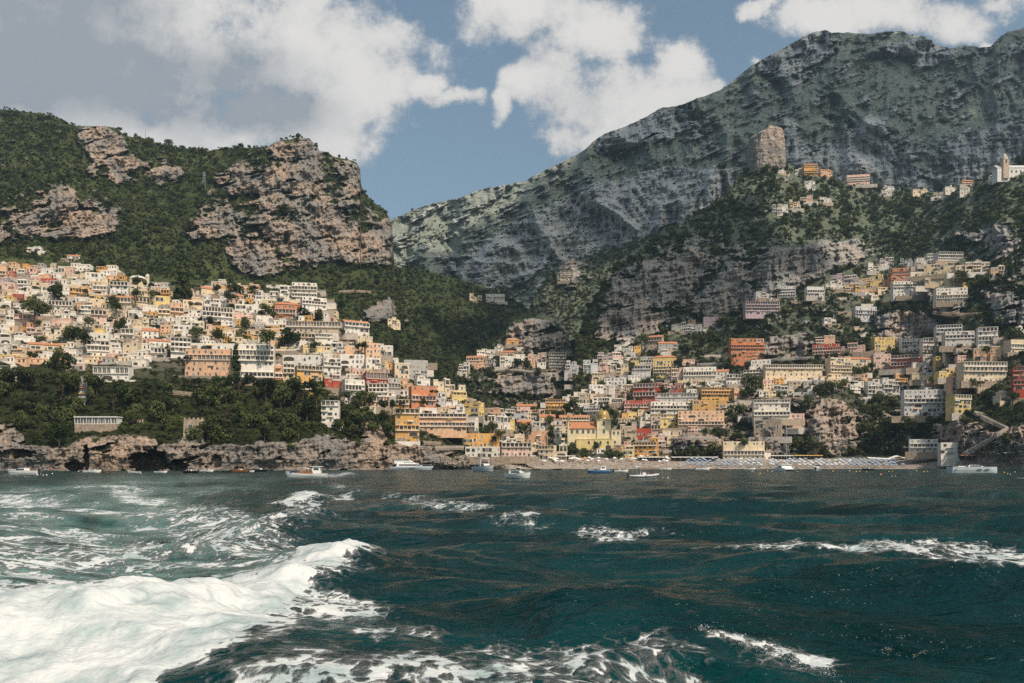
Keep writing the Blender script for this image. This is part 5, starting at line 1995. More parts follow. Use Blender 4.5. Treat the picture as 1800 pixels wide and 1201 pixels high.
def side_window(r, x0, x1, y, z0, z1, slant=0.0, name='window'):
    for sg in (-1, 1):
        m = MB()
        ya, yb = sg * (y + .025), sg * (y + .025 - slant)
        m.add([(x0, ya, z0), (x1, ya, z0), (x1 - .3 * (z1 - z0), yb, z1), (x0 + .1, yb, z1), (x0, ya - sg * .04, z0), (x1, ya - sg * .04, z0), (x1 - .3 * (z1 - z0), yb - sg * .04, z1), (x0 + .1, yb - sg * .04, z1)],
              [(0, 1, 2, 3), (4, 5, 1, 0), (3, 2, 6, 7), (1, 5, 6, 2), (4, 0, 3, 7)])
        m.obj(name, PANE, r)


def rails(r, pts, h=.7):
    m = MB()
    for a, b in zip(pts[:-1], pts[1:]):
        m.tube((a[0], a[1], a[2] + h), (b[0], b[1], b[2] + h), .03, 5)
    for p in pts: m.tube(p, (p[0], p[1], p[2] + h), .025, 5)
    m.obj('railing', STEEL, r)


def person(parent_spot, col, label, sit=True, group=None, rz=0.0):
    o = person_mesh(sit)
    r = link('person', o, None, parent_spot, rz)
    r.color = (*col, 1)
    tag(r, label, 'person', group)
    return r


def cloth_material():
    m, t, b = newmat('clothing')
    oi = t.new('ShaderNodeObjectInfo')
    t.l.new(oi.outputs['Color'], b.inputs['Base Color'])
    b.inputs['Roughness'].default_value = .9
    return m


CLOTH = cloth_material()
HAIR = simple('hair', (0.05, 0.03, 0.02), 0.7, 0.2)
_pm = {}


def person_mesh(sit):
    if sit in _pm: return _pm[sit]
    m = MB()
    hip = .48 if sit else .90
    if sit:
        for sg in (-1, 1):
            m.tube((0, sg * .1, hip), (.42, sg * .12, hip + .02), .085, 6, 0, .065).tube((.42, sg * .12, hip + .02), (.44, sg * .12, .02), .06, 6, 1, .045)
    else:
        for sg in (-1, 1):
            m.tube((0, sg * .09, hip), (.02, sg * .11, .45), .085, 6, 0, .06).tube((.02, sg * .11, .45), (0, sg * .12, 0), .06, 6, 1, .04)
    m.lathe([(.13, hip - .06), (.155, hip + .05), (.135, hip + .2), (.165, hip + .40), (.15, hip + .50), (.06, hip + .56), (.052, hip + .62)], 8, (0, 0, 0), 0, .75, 1.15)
    for sg in (-1, 1):
        m.tube((0, sg * .19, hip + .47), (.05, sg * .25, hip + .2), .05, 6, 0, .04).tube((.05, sg * .25, hip + .2), (.22, sg * .2, hip + .06), .04, 6, 1, .03)
    m.lathe([(.03, hip + .6), (.085, hip + .66), (.1, hip + .74), (.085, hip + .82)], 8, (.01, 0, 0), 1)
    m.lathe([(.103, hip + .75), (.095, hip + .82), (.05, hip + .87), (.01, hip + .88)], 8, (-.01, 0, 0), 2)
    _pm[sit] = m.mesh('person', [CLOTH, SKIN, HAIR], True)
    return _pm[sit]


def motor_yacht():
    L = 78 / F * (CAMH * F / (826.2 - HOR)) * 0.98
    r = boat_root('yacht', 724, 826.2, R(3), 'largest white motor yacht with dark windows moored below the tall ochre hotel', 'yacht')
    s = L / 30.0
    hull_mesh(L, 6.6 * s, 2.3 * s, .25, .8, .6, .95).obj('hull', [GELG, DECK], r, smooth=False)
    a = house_mb(-10.5 * s, 8.5 * s, 2.7 * s, 2.2 * s, 4.4 * s, 4.2 * s, .6 * s, .86).obj('deckhouse', GEL, r)
    side_window(r, -8.8 * s, 6.6 * s, 2.62 * s, 2.85 * s, 3.85 * s, .2 * s)
    house_mb(-11.5 * s, 3.0 * s, 2.2 * s, 4.4 * s, 6.3 * s, 3.2 * s, -.6 * s, .85).obj('flybridge', GEL, r)
    side_window(r, -5.5 * s, 1.4 * s, 2.12 * s, 4.8 * s, 5.9 * s, .24 * s)
    m = MB().box(-12.2 * s, -1.0 * s, -2.3 * s, 2.3 * s, 6.5 * s, 6.75 * s).box(-11 * s, -10.7 * s, -2 * s, -1.8 * s, 4.4 * s, 6.5 * s).box(-11 * s, -10.7 * s, 1.8 * s, 2 * s, 4.4 * s, 6.5 * s); m.obj('hardtop', GEL, r)
    MB().tube((-6 * s, 0, 6.7 * s), (-6.8 * s, 0, 8.6 * s), .12 * s, 6).box(-7.2 * s, -6.2 * s, -.9 * s, .9 * s, 7.8 * s, 7.95 * s).obj('radar_mast', GEL, r)
    side_window(r, -2 * s, 2.5 * s, 3.2 * s, .9 * s, 1.4 * s, -.05, 'porthole')
    rails(r, [(x * s, -2.9 * s * max(.2, 1 - max(0, (x - 4) / 11) ** 2), 2.4 * s + .04 * x * s) for x in (4, 7, 10, 12.5, 14)], .8 * s)


def tour_boat():
    r = boat_root('tour_boat', 538, 840, R(184), 'wooden tour boat with red brown cabin sides and passengers speeding left', 'boat')
    L = 72 / F * (CAMH * F / 23.0); s = L / 11.0
    hull_mesh(L, 3.1 * s, 1.15 * s, .55, .4, .55, .8).obj('hull', [GEL, DECK], r)
    m = MB()
    for sg in (-1, 1): m.box(-2.0 * s, 2.2 * s, sg * 1.32 * s - .04, sg * 1.32 * s + .04, 1.1 * s, 1.75 * s)
    m.obj('side_boards', WOODM, r)
    MB().box(2.2 * s, 4.0 * s, -1.0 * s, 1.0 * s, 1.3 * s, 1.85 * s).obj('bow_cover', NAVY, r)
    house_mb(-4.0 * s, -1.6 * s, 1.25 * s, 1.05 * s, 2.9 * s, .35 * s, .1 * s, .92).obj('wheelhouse', GEL, r)
    side_window(r, -3.6 * s, -2.1 * s, 1.2 * s, 2.05 * s, 2.6 * s, .04)
    MB().box(-4.4 * s, -1.2 * s, -1.4 * s, 1.4 * s, 2.95 * s, 3.1 * s).obj('cabin_roof', CANVAS_W, r)
    m = MB().box(-1.6 * s, .4 * s, -1.35 * s, 1.35 * s, 2.45 * s, 2.55 * s)
    for x in (-.9, .3):
        for sg in (-1, 1): m.tube((x * s, sg * 1.25 * s, 1.1 * s), (x * s, sg * 1.25 * s, 2.45 * s), .04 * s, 5)
    m.obj('awning', CANVAS_W, r)
    MB().tube((3.4 * s, 0, 1.5 * s), (3.2 * s, 0, 3.0 * s), .05, 5).obj('mast', STEEL, r)
    cols = [(.7, .7, .68), (.12, .2, .4), (.6, .12, .1), (.75, .6, .3), (.2, .25, .22), (.7, .45, .4), (.4, .5, .6), (.08, .08, .09)]
    i = 0
    for x in (-.9, -.1, .7, 1.5):
        for sg in (-1, 1):
            c, sn = math.cos(R(184)), math.sin(R(184))
            lx, ly = x * s, sg * .75 * s
            p = r.location + Vector((c * lx - sn * ly, sn * lx + c * ly, 1.05 * s))
            person(p, cols[i], 'seated passenger under or beside the awning of the red brown wooden tour boat', True, 'passengers on the tour boat', R(184)); i += 1


def cabin_cruiser():
    r = boat_root('motorboat', 912, 841, R(-38), 'white cabin cruiser with sharp bow heading right off the beach', 'boat')
    L = 7.6; s = L / 8
    hull_mesh(L, 2.7, 1.25, .35, .4, .5, .92).obj('hull', [GEL, GEL], r)
    house_mb(-2.6, 1.9, 1.05, 1.2, 1.95, 1.7, .2, .8).obj('cabin', GEL, r)
    side_window(r, -1.9, 1.0, 1.0, 1.4, 1.85, .1)
    m = MB().box(-2.8, .1, -1.0, 1.0, 2.75, 2.87)
    for x in (-2.5, -.2):
        for sg in (-1, 1): m.tube((x, sg * .9, 1.8), (x, sg * .9, 2.75), .05, 5)
    m.obj('hardtop', GEL, r)
    m = MB().add([(-.1, -.9, 1.95), (-.1, .9, 1.95), (-.45, .85, 2.7), (-.45, -.85, 2.7), (-.06, -.9, 1.95), (-.06, .9, 1.95), (-.41, .85, 2.7), (-.41, -.85, 2.7)], [(0, 1, 2, 3), (7, 6, 5, 4), (0, 3, 7, 4), (1, 5, 6, 2)]); m.obj('windscreen', PANE, r)
    rails(r, [(.8, -1.15, 1.3), (2.0, -1.0, 1.42), (3.0, -.6, 1.52), (3.6, 0, 1.6), (3.0, .6, 1.52), (2.0, 1.0, 1.42), (.8, 1.15, 1.3)], .45)


def day_boat():
    r = boat_root('motorboat', 1131, 841, R(4), 'white inflatable speedboat with folded bimini frame and black outboard', 'boat')
    L = 54 / F * (CAMH * F / 24.0); s = L / 8
    hull_mesh(L * .94, 2.0 * s, .65 * s, .5, .35, .55, .9).obj('hull', [GEL, GEL], r)
    m = MB()
    for sg in (-1, 1):
        pts = [(-3.9 * s, sg * 1.05 * s, .6 * s), (0, sg * 1.12 * s, .62 * s), (2.2 * s, sg * .95 * s, .75 * s), (3.4 * s, sg * .5 * s, .92 * s), (3.95 * s, 0, 1.0 * s)]
        for a, b in zip(pts[:-1], pts[1:]): m.tube(a, b, .27 * s, 8)
    m.obj('tube', RUBBER, r, smooth=True)
    MB().box(-.3 * s, .6 * s, -.4 * s, .4 * s, .6 * s, 1.5 * s).add([(.6 * s, -.4 * s, 1.4 * s), (.6 * s, .4 * s, 1.4 * s), (.3 * s, .35 * s, 1.95 * s), (.3 * s, -.35 * s, 1.95 * s)], [(0, 1, 2, 3)]).obj('console', GEL, r)
    m = MB()
    for sg in (-1, 1):
        m.tube((-1.3 * s, sg * .95 * s, .7 * s), (-2.3 * s, sg * .9 * s, 2.9 * s), .05 * s, 6).tube((-.2 * s, sg * .95 * s, .7 * s), (-1.0 * s, sg * .9 * s, 2.7 * s), .05 * s, 6).tube((-2.3 * s, sg * .9 * s, 2.9 * s), (-.6 * s, sg * .85 * s, 3.0 * s), .05 * s, 6)
    m.tube((-2.3 * s, -.9 * s, 2.9 * s), (-2.3 * s, .9 * s, 2.9 * s), .09 * s, 6)
    m.obj('bimini_frame', STEEL, r)
    MB().box(-2.6 * s, -.9 * s, -.9 * s, .9 * s, 2.95 * s, 3.1 * s).obj('bimini', CANVAS_W, r)
    MB().box(-4.35 * s, -3.8 * s, -.22 * s, .22 * s, .5 * s, 1.35 * s).box(-4.25 * s, -4.0 * s, -.08 * s, .08 * s, -.4, .5 * s).obj('outboard', ENG, r)
    MB().box(-3.2 * s, -1.0 * s, -.85 * s, .85 * s, .55 * s, .8 * s).obj('seat_cushion', CANVAS_W, r)
    for x, y, c, l in ((1.2, -.1, (.6, .2, .15), 'person in red clothing sitting at the bow of the inflatable speedboat'), (-.8, .2, (.7, .66, .6), 'person in white clothing sitting behind the console of the inflatable speedboat')):
        person(r.location + Vector((x * s, y * s, .25 * s)), c, l, True, None, R(20))


def blue_boat():
    r = boat_root('fishing_boat', 1052, 832, R(176), 'blue and white open fishing boat moored right of the church', 'boat')
    L = 42 / F * (CAMH * F / 15.0); s = L / 9
    hull_mesh(L, 3.0 * s, 1.2 * s, .4, .4, .55, .85).obj('hull', [GELB, GEL], r)
    m = MB()
    MB().box(-4.4 * s, 4.0 * s, -1.35 * s, 1.35 * s, 1.12 * s, 1.3 * s).obj('gunwale', GEL, r)
    house_mb(-2.8 * s, -.6 * s, 1.0 * s, 1.2 * s, 2.6 * s, .5 * s, .1, .9).obj('wheelhouse', GEL, r)
    side_window(r, -2.4 * s, -1.1 * s, .95 * s, 1.8 * s, 2.35 * s, .06)
    MB().tube((-3.2 * s, 0, 1.2 * s), (-3.2 * s, 0, 3.6 * s), .07 * s, 5).obj('mast', STEEL, r)


def grey_yacht():
    r = boat_root('yacht', 1711, 831.6, R(2.5), 'sleek pale grey motor yacht with plumb bow moored at far right', 'yacht')
    L = 86 / F * (CAMH * F / 14.6); s = L / 20
    hull_mesh(L, 5.0 * s, 2.5 * s, .02, .6, .72, .96, rake=0).obj('hull', [GELG, DECK], r)
    house_mb(-3.2 * s, 4.0 * s, 1.7 * s, 2.4 * s, 3.3 * s, 2.6 * s, .5 * s, .8).obj('deckhouse', GELG, r)
    MB().box(-3.8 * s, 1.6 * s, -1.7 * s, 1.7 * s, 3.9 * s, 4.1 * s).box(-3.0 * s, -2.7 * s, -1.4 * s, -1.2 * s, 3.2 * s, 3.9 * s).box(-3.0 * s, -2.7 * s, 1.2 * s, 1.4 * s, 3.2 * s, 3.9 * s).box(.6 * s, .9 * s, -1.4 * s, -1.2 * s, 3.2 * s, 3.9 * s).box(.6 * s, .9 * s, 1.2 * s, 1.4 * s, 3.2 * s, 3.9 * s).obj('hardtop', ENG, r)
    side_window(r, -2.4 * s, 2.4 * s, 1.66 * s, 2.6 * s, 3.15 * s, .2 * s)
    for x in (0.0, 3.2):
        side_window(r, x * s, (x + 2.0) * s, 2.47 * s, 1.25 * s, 1.6 * s, -.04, 'porthole')
    MB().lathe([(.3 * s, -.06), (.36 * s, .06)], 10, (-8.6 * s, -2.42 * s, 1.5 * s)).obj('hawse_hole', ENG, r)
    MB().box(-7.5 * s, -4.5 * s, -1.8 * s, 1.8 * s, 2.45 * s, 2.85 * s).obj('sun_pad', CANVAS_W, r)


def small_boat(px, py, wpx, rz, label, mat=GEL, top=None, name='motorboat', cab=True, eng=True):
    r = boat_root(name, px, py, rz, label, 'boat')
    Y = CAMH * F / (py - HOR)
    L = wpx / F * Y / max(.5, abs(math.cos(rz)))
    s = L / 7
    hull_mesh(L, 2.3 * s, .95 * s, .4, .3, .5, .9).obj('hull', [mat, DECK], r)
    if cab:
        house_mb(-1.2 * s, 1.9 * s, .8 * s, .85 * s, 1.5 * s, 1.5 * s, .2 * s, .8).obj('cabin', GEL, r)
        side_window(r, -.8 * s, 1.1 * s, .76 * s, 1.02 * s, 1.4 * s, .1 * s)
        MB().add([(.3 * s, -.7 * s, 1.5 * s), (.3 * s, .7 * s, 1.5 * s), (-.1 * s, .62 * s, 1.95 * s), (-.1 * s, -.62 * s, 1.95 * s), (.36 * s, -.7 * s, 1.5 * s), (.36 * s, .7 * s, 1.5 * s), (-.04 * s, .62 * s, 1.95 * s), (-.04 * s, -.62 * s, 1.95 * s)], [(0, 1, 2, 3), (7, 6, 5, 4), (0, 3, 7, 4), (1, 5, 6, 2)]).obj('windscreen', PANE, r)
    else:
        m = MB()
        for x in (-1.8, -.2, 1.4): m.box(x * s - .15 * s, x * s + .15 * s, -.95 * s, .95 * s, .6 * s, .95 * s)
        m.obj('thwart', DECK, r)
    if top is not None:
        m = MB().box(-2.6 * s, .2 * s, -1.0 * s, 1.0 * s, 2.5 * s, 2.62 * s)
        for x in (-2.3, 0):
            for sg in (-1, 1): m.tube((x * s, sg * .9 * s, .9 * s), (x * s, sg * .9 * s, 2.5 * s), .05 * s, 5)
        m.obj('canopy', top, r)
    if eng: MB().box(-3.95 * s, -3.45 * s, -.22 * s, .22 * s, .4 * s, 1.25 * s).box(-3.85 * s, -3.6 * s, -.08 * s, .08 * s, -.3, .4 * s).obj('outboard', ENG, r)
    return r


def sail_boat():
    r = boat_root('catamaran', 1381, 828.5, R(-82), 'white catamaran seen end on with one very tall mast', 'boat')
    Y = CAMH * F / 11.5; k = Y / F
    B = 27 * k
    for sg in (-1, 1):
        m = MB()
        h = hull_mesh(12, 1.5, 1.5, .15, .4, .5, .8)
        m.add([(x, y + sg * B / 2 * .86, z) for x, y, z in h.v], h.f)
        m.obj('hull', GEL, r)
    MB().box(-4, 3.5, -B * .43, B * .43, .95, 1.45).obj('bridge_deck', GEL, r)
    house_mb(-3.8, 2.2, B * .36, 1.45, 2.9, 1.6, .2, .8).obj('saloon', GEL, r)
    MB().box(-4.4, 1.2, -B * .42, B * .42, 3.5, 3.66).box(-4, -3.8, -B * .36, -B * .34, 1.4, 3.5).box(-4, -3.8, B * .34, B * .36, 1.4, 3.5).box(.6, .8, -B * .36, -B * .34, 2.5, 3.5).box(.6, .8, B * .34, B * .36, 2.5, 3.5).obj('hardtop', GEL, r)
    for sg in (-1, 1): side_window(r, -3, .6, B * .34, 2.0, 2.6, .1)
    MB().tube((1.0, 0, 2.0), (.6, 0, 86 * k), .14, 6, 0, .09).obj('mast', STEEL, r)
    m = MB()
    for y in (-1, 1): m.tube((0, y * B * .4, 1.5), (.6, 0, 80 * k), .025, 4)
    m.tube((5.6, 0, 1.4), (.6, 0, 84 * k), .03, 4)
    m.obj('rigging', STEEL, r)
    MB().tube((.9, 0, 3.8), (-4.2, 0, 4.0), .12, 6).obj('boom', STEEL, r)


for f_ in (motor_yacht, tour_boat, cabin_cruiser, day_boat, blue_boat, grey_yacht, sail_boat): f_()
small_boat(40, 835, 56, R(178), 'long white sports cruiser lying off the rocks at far left')
small_boat(163, 831, 30, R(4), 'white motorboat moored in front of the first sea cave')
small_boat(185, 831.5, 14, R(0), 'tiny orange rowing boat beside the white motorboat', WOODM, None, 'rowing_boat', False, False)
small_boat(236, 832.5, 26, R(175), 'white open motorboat left of the largest sea cave mouth', GEL, None, 'motorboat', False)
small_boat(283, 831.5, 22, R(3), 'white open boat right of the largest sea cave mouth', GEL, None, 'motorboat', False)
small_boat(334, 832, 30, R(170), 'dark hulled launch with white canopy below the stone watchtower', BLACKH, CANVAS_W)
small_boat(364, 829.5, 24, R(-2), 'white motorboat close behind the dark hulled launch', GEL, None, 'motorboat', True)
small_boat(398, 830.5, 16, R(190), 'small black dinghy near the foot of the middle cliff', BLACKH, None, 'dinghy', False)
small_boat(421, 830.5, 30, R(183), 'wooden boat with orange awning along the middle cliff', WOODM, CANVAS_O)
small_boat(438, 830, 18, R(10), 'pale open boat tucked behind the wooden boat with orange awning', GEL, None, 'motorboat', False)
small_boat(456, 829, 26, R(175), 'dark boat with pale cabin at the right end of the moored row', BLACKH, None)
small_boat(852, 829, 32, R(-60), 'white cruiser moored below the orange waterfront restaurant', GEL, CANVAS_W)
small_boat(943, 826.5, 14, R(10), 'dark dinghy pulled close to the beach below the peach house', BLACKH, None, 'dinghy', False)
small_boat(980, 826.3, 16, R(-5), 'low dark rowing boat at the waterline left of the blue fishing boat', BLACKH, None, 'rowing_boat', False, False)
small_boat(1092, 830, 26, R(5), 'white workboat with orange cushions right of the blue fishing boat', GEL, CANVAS_O)
small_boat(1075, 830.5, 9, R(0), 'small black tender between the fishing boat and the workboat', BLACKH, None, 'dinghy', False)
small_boat(1170, 826, 22, R(2), 'white rowing boat drawn up at the sand left of the blue parasols', GEL, None, 'rowing_boat', False, False)
small_boat(1235, 826.3, 26, R(3), 'long white rowing boat at the edge of the sand by the parasols', GEL, None, 'rowing_boat', False, False)
small_boat(1318, 826, 20, R(-3), 'white skiff at the waterline in front of the cream beach villa', GEL, None, 'rowing_boat', False, False)
small_boat(1437, 827.5, 18, R(60), 'pale blue grey motorboat seen end on right of the catamaran', GELG, None)
small_boat(1525, 826.8, 20, R(180), 'black hulled boat moored in front of the white marquee', BLACKH, None)
small_boat(1795, 842, 14, R(170), 'white boat cut off by the right edge', GEL, None, 'motorboat', False)

# mooring buoys
BUOY = {k: simple(k + '_buoy', c, 0.4, 0.4, 0, 0.06) for k, c in dict(yellow=(.70, .42, .03), white=(.75, .75, .72), orange=(.75, .16, .05)).items()}
BM = {k: MB().lathe([(.05, -.35), (.30, -.25), (.42, 0), (.34, .28), (.12, .40), (.06, .48), (.05, .55)], 12).mesh('buoy_' + k, m, True) for k, m in BUOY.items()}
for px, py, c, s in ((1336, 833, 'yellow', 1.3), (1322, 829, 'white', 1), (1349, 828, 'yellow', 1), (1357, 829, 'white', .9), (1402, 829, 'yellow', .9), (1408, 826, 'yellow', .9), (1421, 834, 'yellow', 1.1), (1432, 826, 'yellow', .9), (1464, 829, 'yellow', 1.1), (1493, 828, 'white', .9),
                     (1505, 829.5, 'yellow', 1.2), (1511, 829, 'yellow', 1), (1523, 830, 'yellow', .9), (1562, 829.5, 'yellow', 1), (1569, 829, 'yellow', .9), (1611, 828, 'yellow', 1), (1624, 829.5, 'yellow', 1.1), (1630, 829, 'yellow', 1), (1765, 831, 'yellow', 1.1), (1771, 833, 'yellow', 1), (1776, 834, 'white', .9),
                     (1548, 835, 'orange', 1.9), (1568, 838, 'white', 1.1), (1574, 838, 'white', 1.1), (1246, 827, 'orange', 1), (1165, 840, 'white', .7), (1174, 840.5, 'white', 1.2), (76, 836, 'white', 1.0), (82, 835.5, 'white', 1.3), (92, 833, 'white', 1), (70, 833, 'white', .8), (138, 829, 'white', .8), (1784, 830, 'white', .8)):
    o = link('buoy', BM[c], None, sea_spot(px, py))
    Y = o.location.y
    k = s * Y / F * 1.1 * (2.0 if c == 'orange' and s > 1.5 else 2.0) / .84
    o.scale = (k, k, k)
    if c == 'orange': lb = 'large round orange red buoy floating alone' if s > 1.5 else 'small orange buoy at the sand edge beside the long white rowing boat'
    elif c == 'yellow': lb = 'small yellow mooring buoy floating off the beach'
    else: lb = 'small white mooring buoy floating near the moored boats'
    tag(o, lb, 'buoy', None if c == 'orange' else c + ' mooring buoys')

# ------------------------------------------------------------------ the beach
def para_mesh(mat):
    m = MB()
    m.lathe([(1.45, 0), (1.47, .22), (1.0, .62), (.5, .85), (.06, 1.0), (.03, 1.1)], 10)
    return m.mesh('parasol_canopy', mat)


POLE = MB().tube((0, 0, -.5), (0, 0, 2.3), .04, 6).mesh('parasol_pole', STEEL)
PARA = {k: para_mesh(m) for k, m in dict(b=CANVAS_B, l=CANVAS_L, w=CANVAS_W, o=CANVAS_O).items()}
PL = dict(b='blue beach parasol in the tight rows below the cliff', l='pale blue beach parasol in the tight rows below the cliff')
rp = random.Random(3)


def parasol(px, py, c, s, label, group):
    Y = float(ground(px, py)[0][0])
    r = root('parasol', at(px, py, Y), rp.uniform(0, 6), label, 'parasol', group)
    r.scale = (s, s, s)
    link('canopy', PARA[c], r, (0, 0, 2.05))
    link('pole', POLE, r)


for row, py in enumerate((822.3, 819.6, 817.0, 814.4, 812.0)):
    x = 1196 + row * 5
    while x < 1590 - row * 4:
        if not (1340 < x < 1352) and rp.random() < .86:
            c = 'b' if (x < 1300 or x > 1500 or rp.random() < .35) else 'l'
            parasol(x + rp.uniform(-1.5, 1.5), py + rp.uniform(-.4, .4), c, rp.uniform(1.05, 1.25), PL[c], dict(b='blue', l='pale blue')[c] + ' parasols on the main beach')
        x += 9.5
for px, py in [(870, 812), (882, 814), (893, 811), (905, 812), (918, 812), (928, 815), (940, 811), (1002, 812), (1016, 813), (1028, 811), (1040, 813), (1052, 811), (1066, 813), (1080, 811), (1092, 813), (1104, 810), (1116, 812), (1128, 810)] + [(rp.uniform(868, 1178), rp.uniform(805, 817)) for _ in range(46)]:
    parasol(px, py, rp.choice('wwwo') if px > 1000 else 'w', 1.25, 'broad cream or orange parasol among the waterfront cafe tables by the church', 'cafe parasols along the waterfront')
for i in range(18):
    px = 1692 + i * 6.4
    parasol(px, 804 + rp.uniform(-4, 3) - i * .1, rp.choice('wwo'), 1.1, 'cream or orange parasol crowding the rocky beach club at far right', 'parasols of the far right beach club')


def canopy(x0, x1, py_top, py_base, mat, label, name='awning', posts=8, cat='awning'):
    Y = float(np.median(ground(np.linspace(x0, x1, 7), np.full(7, py_base))[0]))
    p = at((x0 + x1) / 2, py_base, Y)
    r = root(name, p, 0, label, cat)
    wd = (x1 - x0) / F * Y; h = (py_base - py_top) / F * Y
    n = posts * 2
    m = MB()
    for i in range(n):
        a, b = -wd / 2 + wd * i / n, -wd / 2 + wd * (i + 1) / n
        d = .22 * (i % 2)
        d2 = .22 * ((i + 1) % 2)
        m.add([(a, -1.6, h - .45 - d), (b, -1.6, h - .45 - d2), (b, 2.2, h - d2 * .3), (a, 2.2, h - d * .3), (a, -1.6, h - .55 - d), (b, -1.6, h - .55 - d2), (b, 2.2, h - .1 - d2 * .3), (a, 2.2, h - .1 - d * .3)], [(0, 1, 2, 3), (7, 6, 5, 4), (0, 4, 5, 1), (2, 6, 7, 3)])
    m.obj('canvas', mat, r)
    for i in range(posts):
        x = -wd / 2 + wd * (i + .5) / posts
        MB().tube((x, -1.4, -.6), (x, -1.4, h - .55), .06, 5).obj('post', STEEL, r)
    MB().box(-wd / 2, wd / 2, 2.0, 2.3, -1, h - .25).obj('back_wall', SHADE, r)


canopy(1180, 1262, 803, 811, CANVAS_W, 'long dark fronted white awning behind the blue parasols below the green cliff')
canopy(1355, 1396, 800.5, 808, CANVAS_W, 'white scalloped awning right of the cream beach villa')
canopy(1396, 1446, 800, 808, CANVAS_Y, 'yellow ochre scalloped awning behind the parasols')
canopy(880, 942, 801, 808.5, CANVAS_W, 'dark fronted white awning under the coral pink beachfront hotel')
canopy(975, 1012, 801, 809, CANVAS_W, 'white cafe awning beside the waterfront trees')
canopy(1120, 1168, 803, 811, CANVAS_W, 'white awning below the ochre beachfront house with veranda')
canopy(1762, 1812, 795, 806, CANVAS_W, 'pale awning above the parasols at the far right edge', posts=5)
canopy(1690, 1745, 800, 807, CANVAS_O, 'peach awning beside the rocks at the far right beach club', posts=5)


def marquee():
    x0, x1 = 1524, 1606
    Y = float(np.median(ground(np.linspace(x0, x1, 7), np.full(7, 811.0))[0]))
    r = root('marquee', at(1565, 811, Y), 0, 'white tensile marquee with one high peak at the right end of the beach', 'marquee')
    k = Y / F; q = lambda px: (px - 1565) * k
    n = 30
    xs = np.linspace(x0, x1, n)
    top = np.interp(xs, [1524, 1530, 1560, 1573, 1577, 1584, 1606], [803.5, 804, 805.5, 801, 800.5, 803.5, 806])
    m = MB()
    V = []
    for x, t in zip(xs, top):
        z = (811 - t) * k; zi = z + .0
        V += [(q(x), -3, z - .9), (q(x), 0, zi), (q(x), 3, z - .9), (q(x), 3, z - 1.0), (q(x), 0, zi - .1), (q(x), -3, z - 1.0)]
    m.add(V, [(6 * i + j, 6 * i + 6 + j, 6 * i + 6 + (j + 1) % 6, 6 * i + (j + 1) % 6) for i in range(n - 1) for j in range(6)])
    m.obj('canvas', CANVAS_W, r, smooth=True)
    for x, t in zip(xs[2::5], top[2::5]):
        MB().tube((q(x), -2.8, -.6), (q(x), -2.8, (811 - t) * k - .9), .07, 5).obj('pole', STEEL, r)


marquee()


def crowd():
    """bathers on the sand and on the quay"""
    m = MB()
    rng = np.random.default_rng(31)
    cols = [SKIN, SKIN, CANVAS_W, CANVAS_W, CANVAS_L, GELB, HAIR]
    zones = [(1000, 1600, 814, 824.0, 330), (1140, 1330, 818, 824.2, 130), (780, 990, 812, 821.5, 220), (1600, 1680, 818, 823, 60), (1690, 1800, 806, 818, 90), (1000, 1170, 809, 817, 160), (40, 110, 824, 826, 14)]
    for (x0, x1, y0, y1, n) in zones:
        px = rng.uniform(x0, x1, n); py = rng.uniform(y0, y1, n)
        Y = ground(px, py)[0]
        for a, b, y in zip(px, py, Y):
            if not np.isfinite(y): continue
            p = at(a, b, y)
            c = rng.integers(0, 7); h = rng.uniform(1.5, 1.8)
            lie = rng.random() < .35
            if lie:
                m.box(p.x - .85, p.x + .85, p.y - .25, p.y + .25, p.z, p.z + .25, 3 if c > 2 else 0)
                m.box(p.x - .3, p.x + .3, p.y - .2, p.y + .2, p.z + .25, p.z + .45, 0)
            else:
                for sg in (-1, 1): m.tube((p.x + sg * .1, p.y, p.z - .2), (p.x + sg * .09, p.y, p.z + .48 * h), .07, 5, 0, .1)
                m.lathe([(.15, .46 * h), (.2, .62 * h), (.22, .8 * h), (.06, .86 * h)], 6, p, int(c))
                m.lathe([(.05, .85 * h), (.11, .92 * h), (.06, h)], 6, p, 0)
    tag(m.obj('bathers', cols), kind='stuff')


crowd()


# jetty, walls, stairs, roads
def strip(name, pts, width, mat, label, cat, th=.5, up=0.0, kind=None):
    """a path through picture points on the land"""
    P = []
    fine = []
    for (ax, ay), (bx, by) in zip(pts[:-1], pts[1:]):
        n = max(2, int(math.hypot(bx - ax, by - ay) / 4))
        fine += [(ax + (bx - ax) * i / n, ay + (by - ay) * i / n) for i in range(n)]
    fine.append(pts[-1])
    ys = np.array([float(ground(a, b)[0][0]) for a, b in fine])
    ys = np.array([ys[max(0, i - 2):i + 3].min() for i in range(len(ys))])
    ys = np.convolve(np.pad(ys, 2, mode='edge'), np.ones(5) / 5, 'valid') * .992
    for (px, py), Y in zip(fine, ys):
        P.append(at(px, py, float(Y)) + Vector((0, 0, up)))
    m = MB()
    for a, b in zip(P[:-1], P[1:]):
        d = b - a; n = 2
        for i in range(n):
            p, q = a + d * (i / n), a + d * ((i + 1) / n)
            m.box(min(p.x, q.x) - .25, max(p.x, q.x) + .25, p.y - width, p.y + width, min(p.z, q.z) - 2.4, max(p.z, q.z))
            m.box(min(p.x, q.x) - .25, max(p.x, q.x) + .25, p.y - width - .25, p.y - width - .005, min(p.z, q.z) - 1.4, max(p.z, q.z) + .6)
    o = m.obj(name, mat)
    tag(o, label, cat, kind='thing')


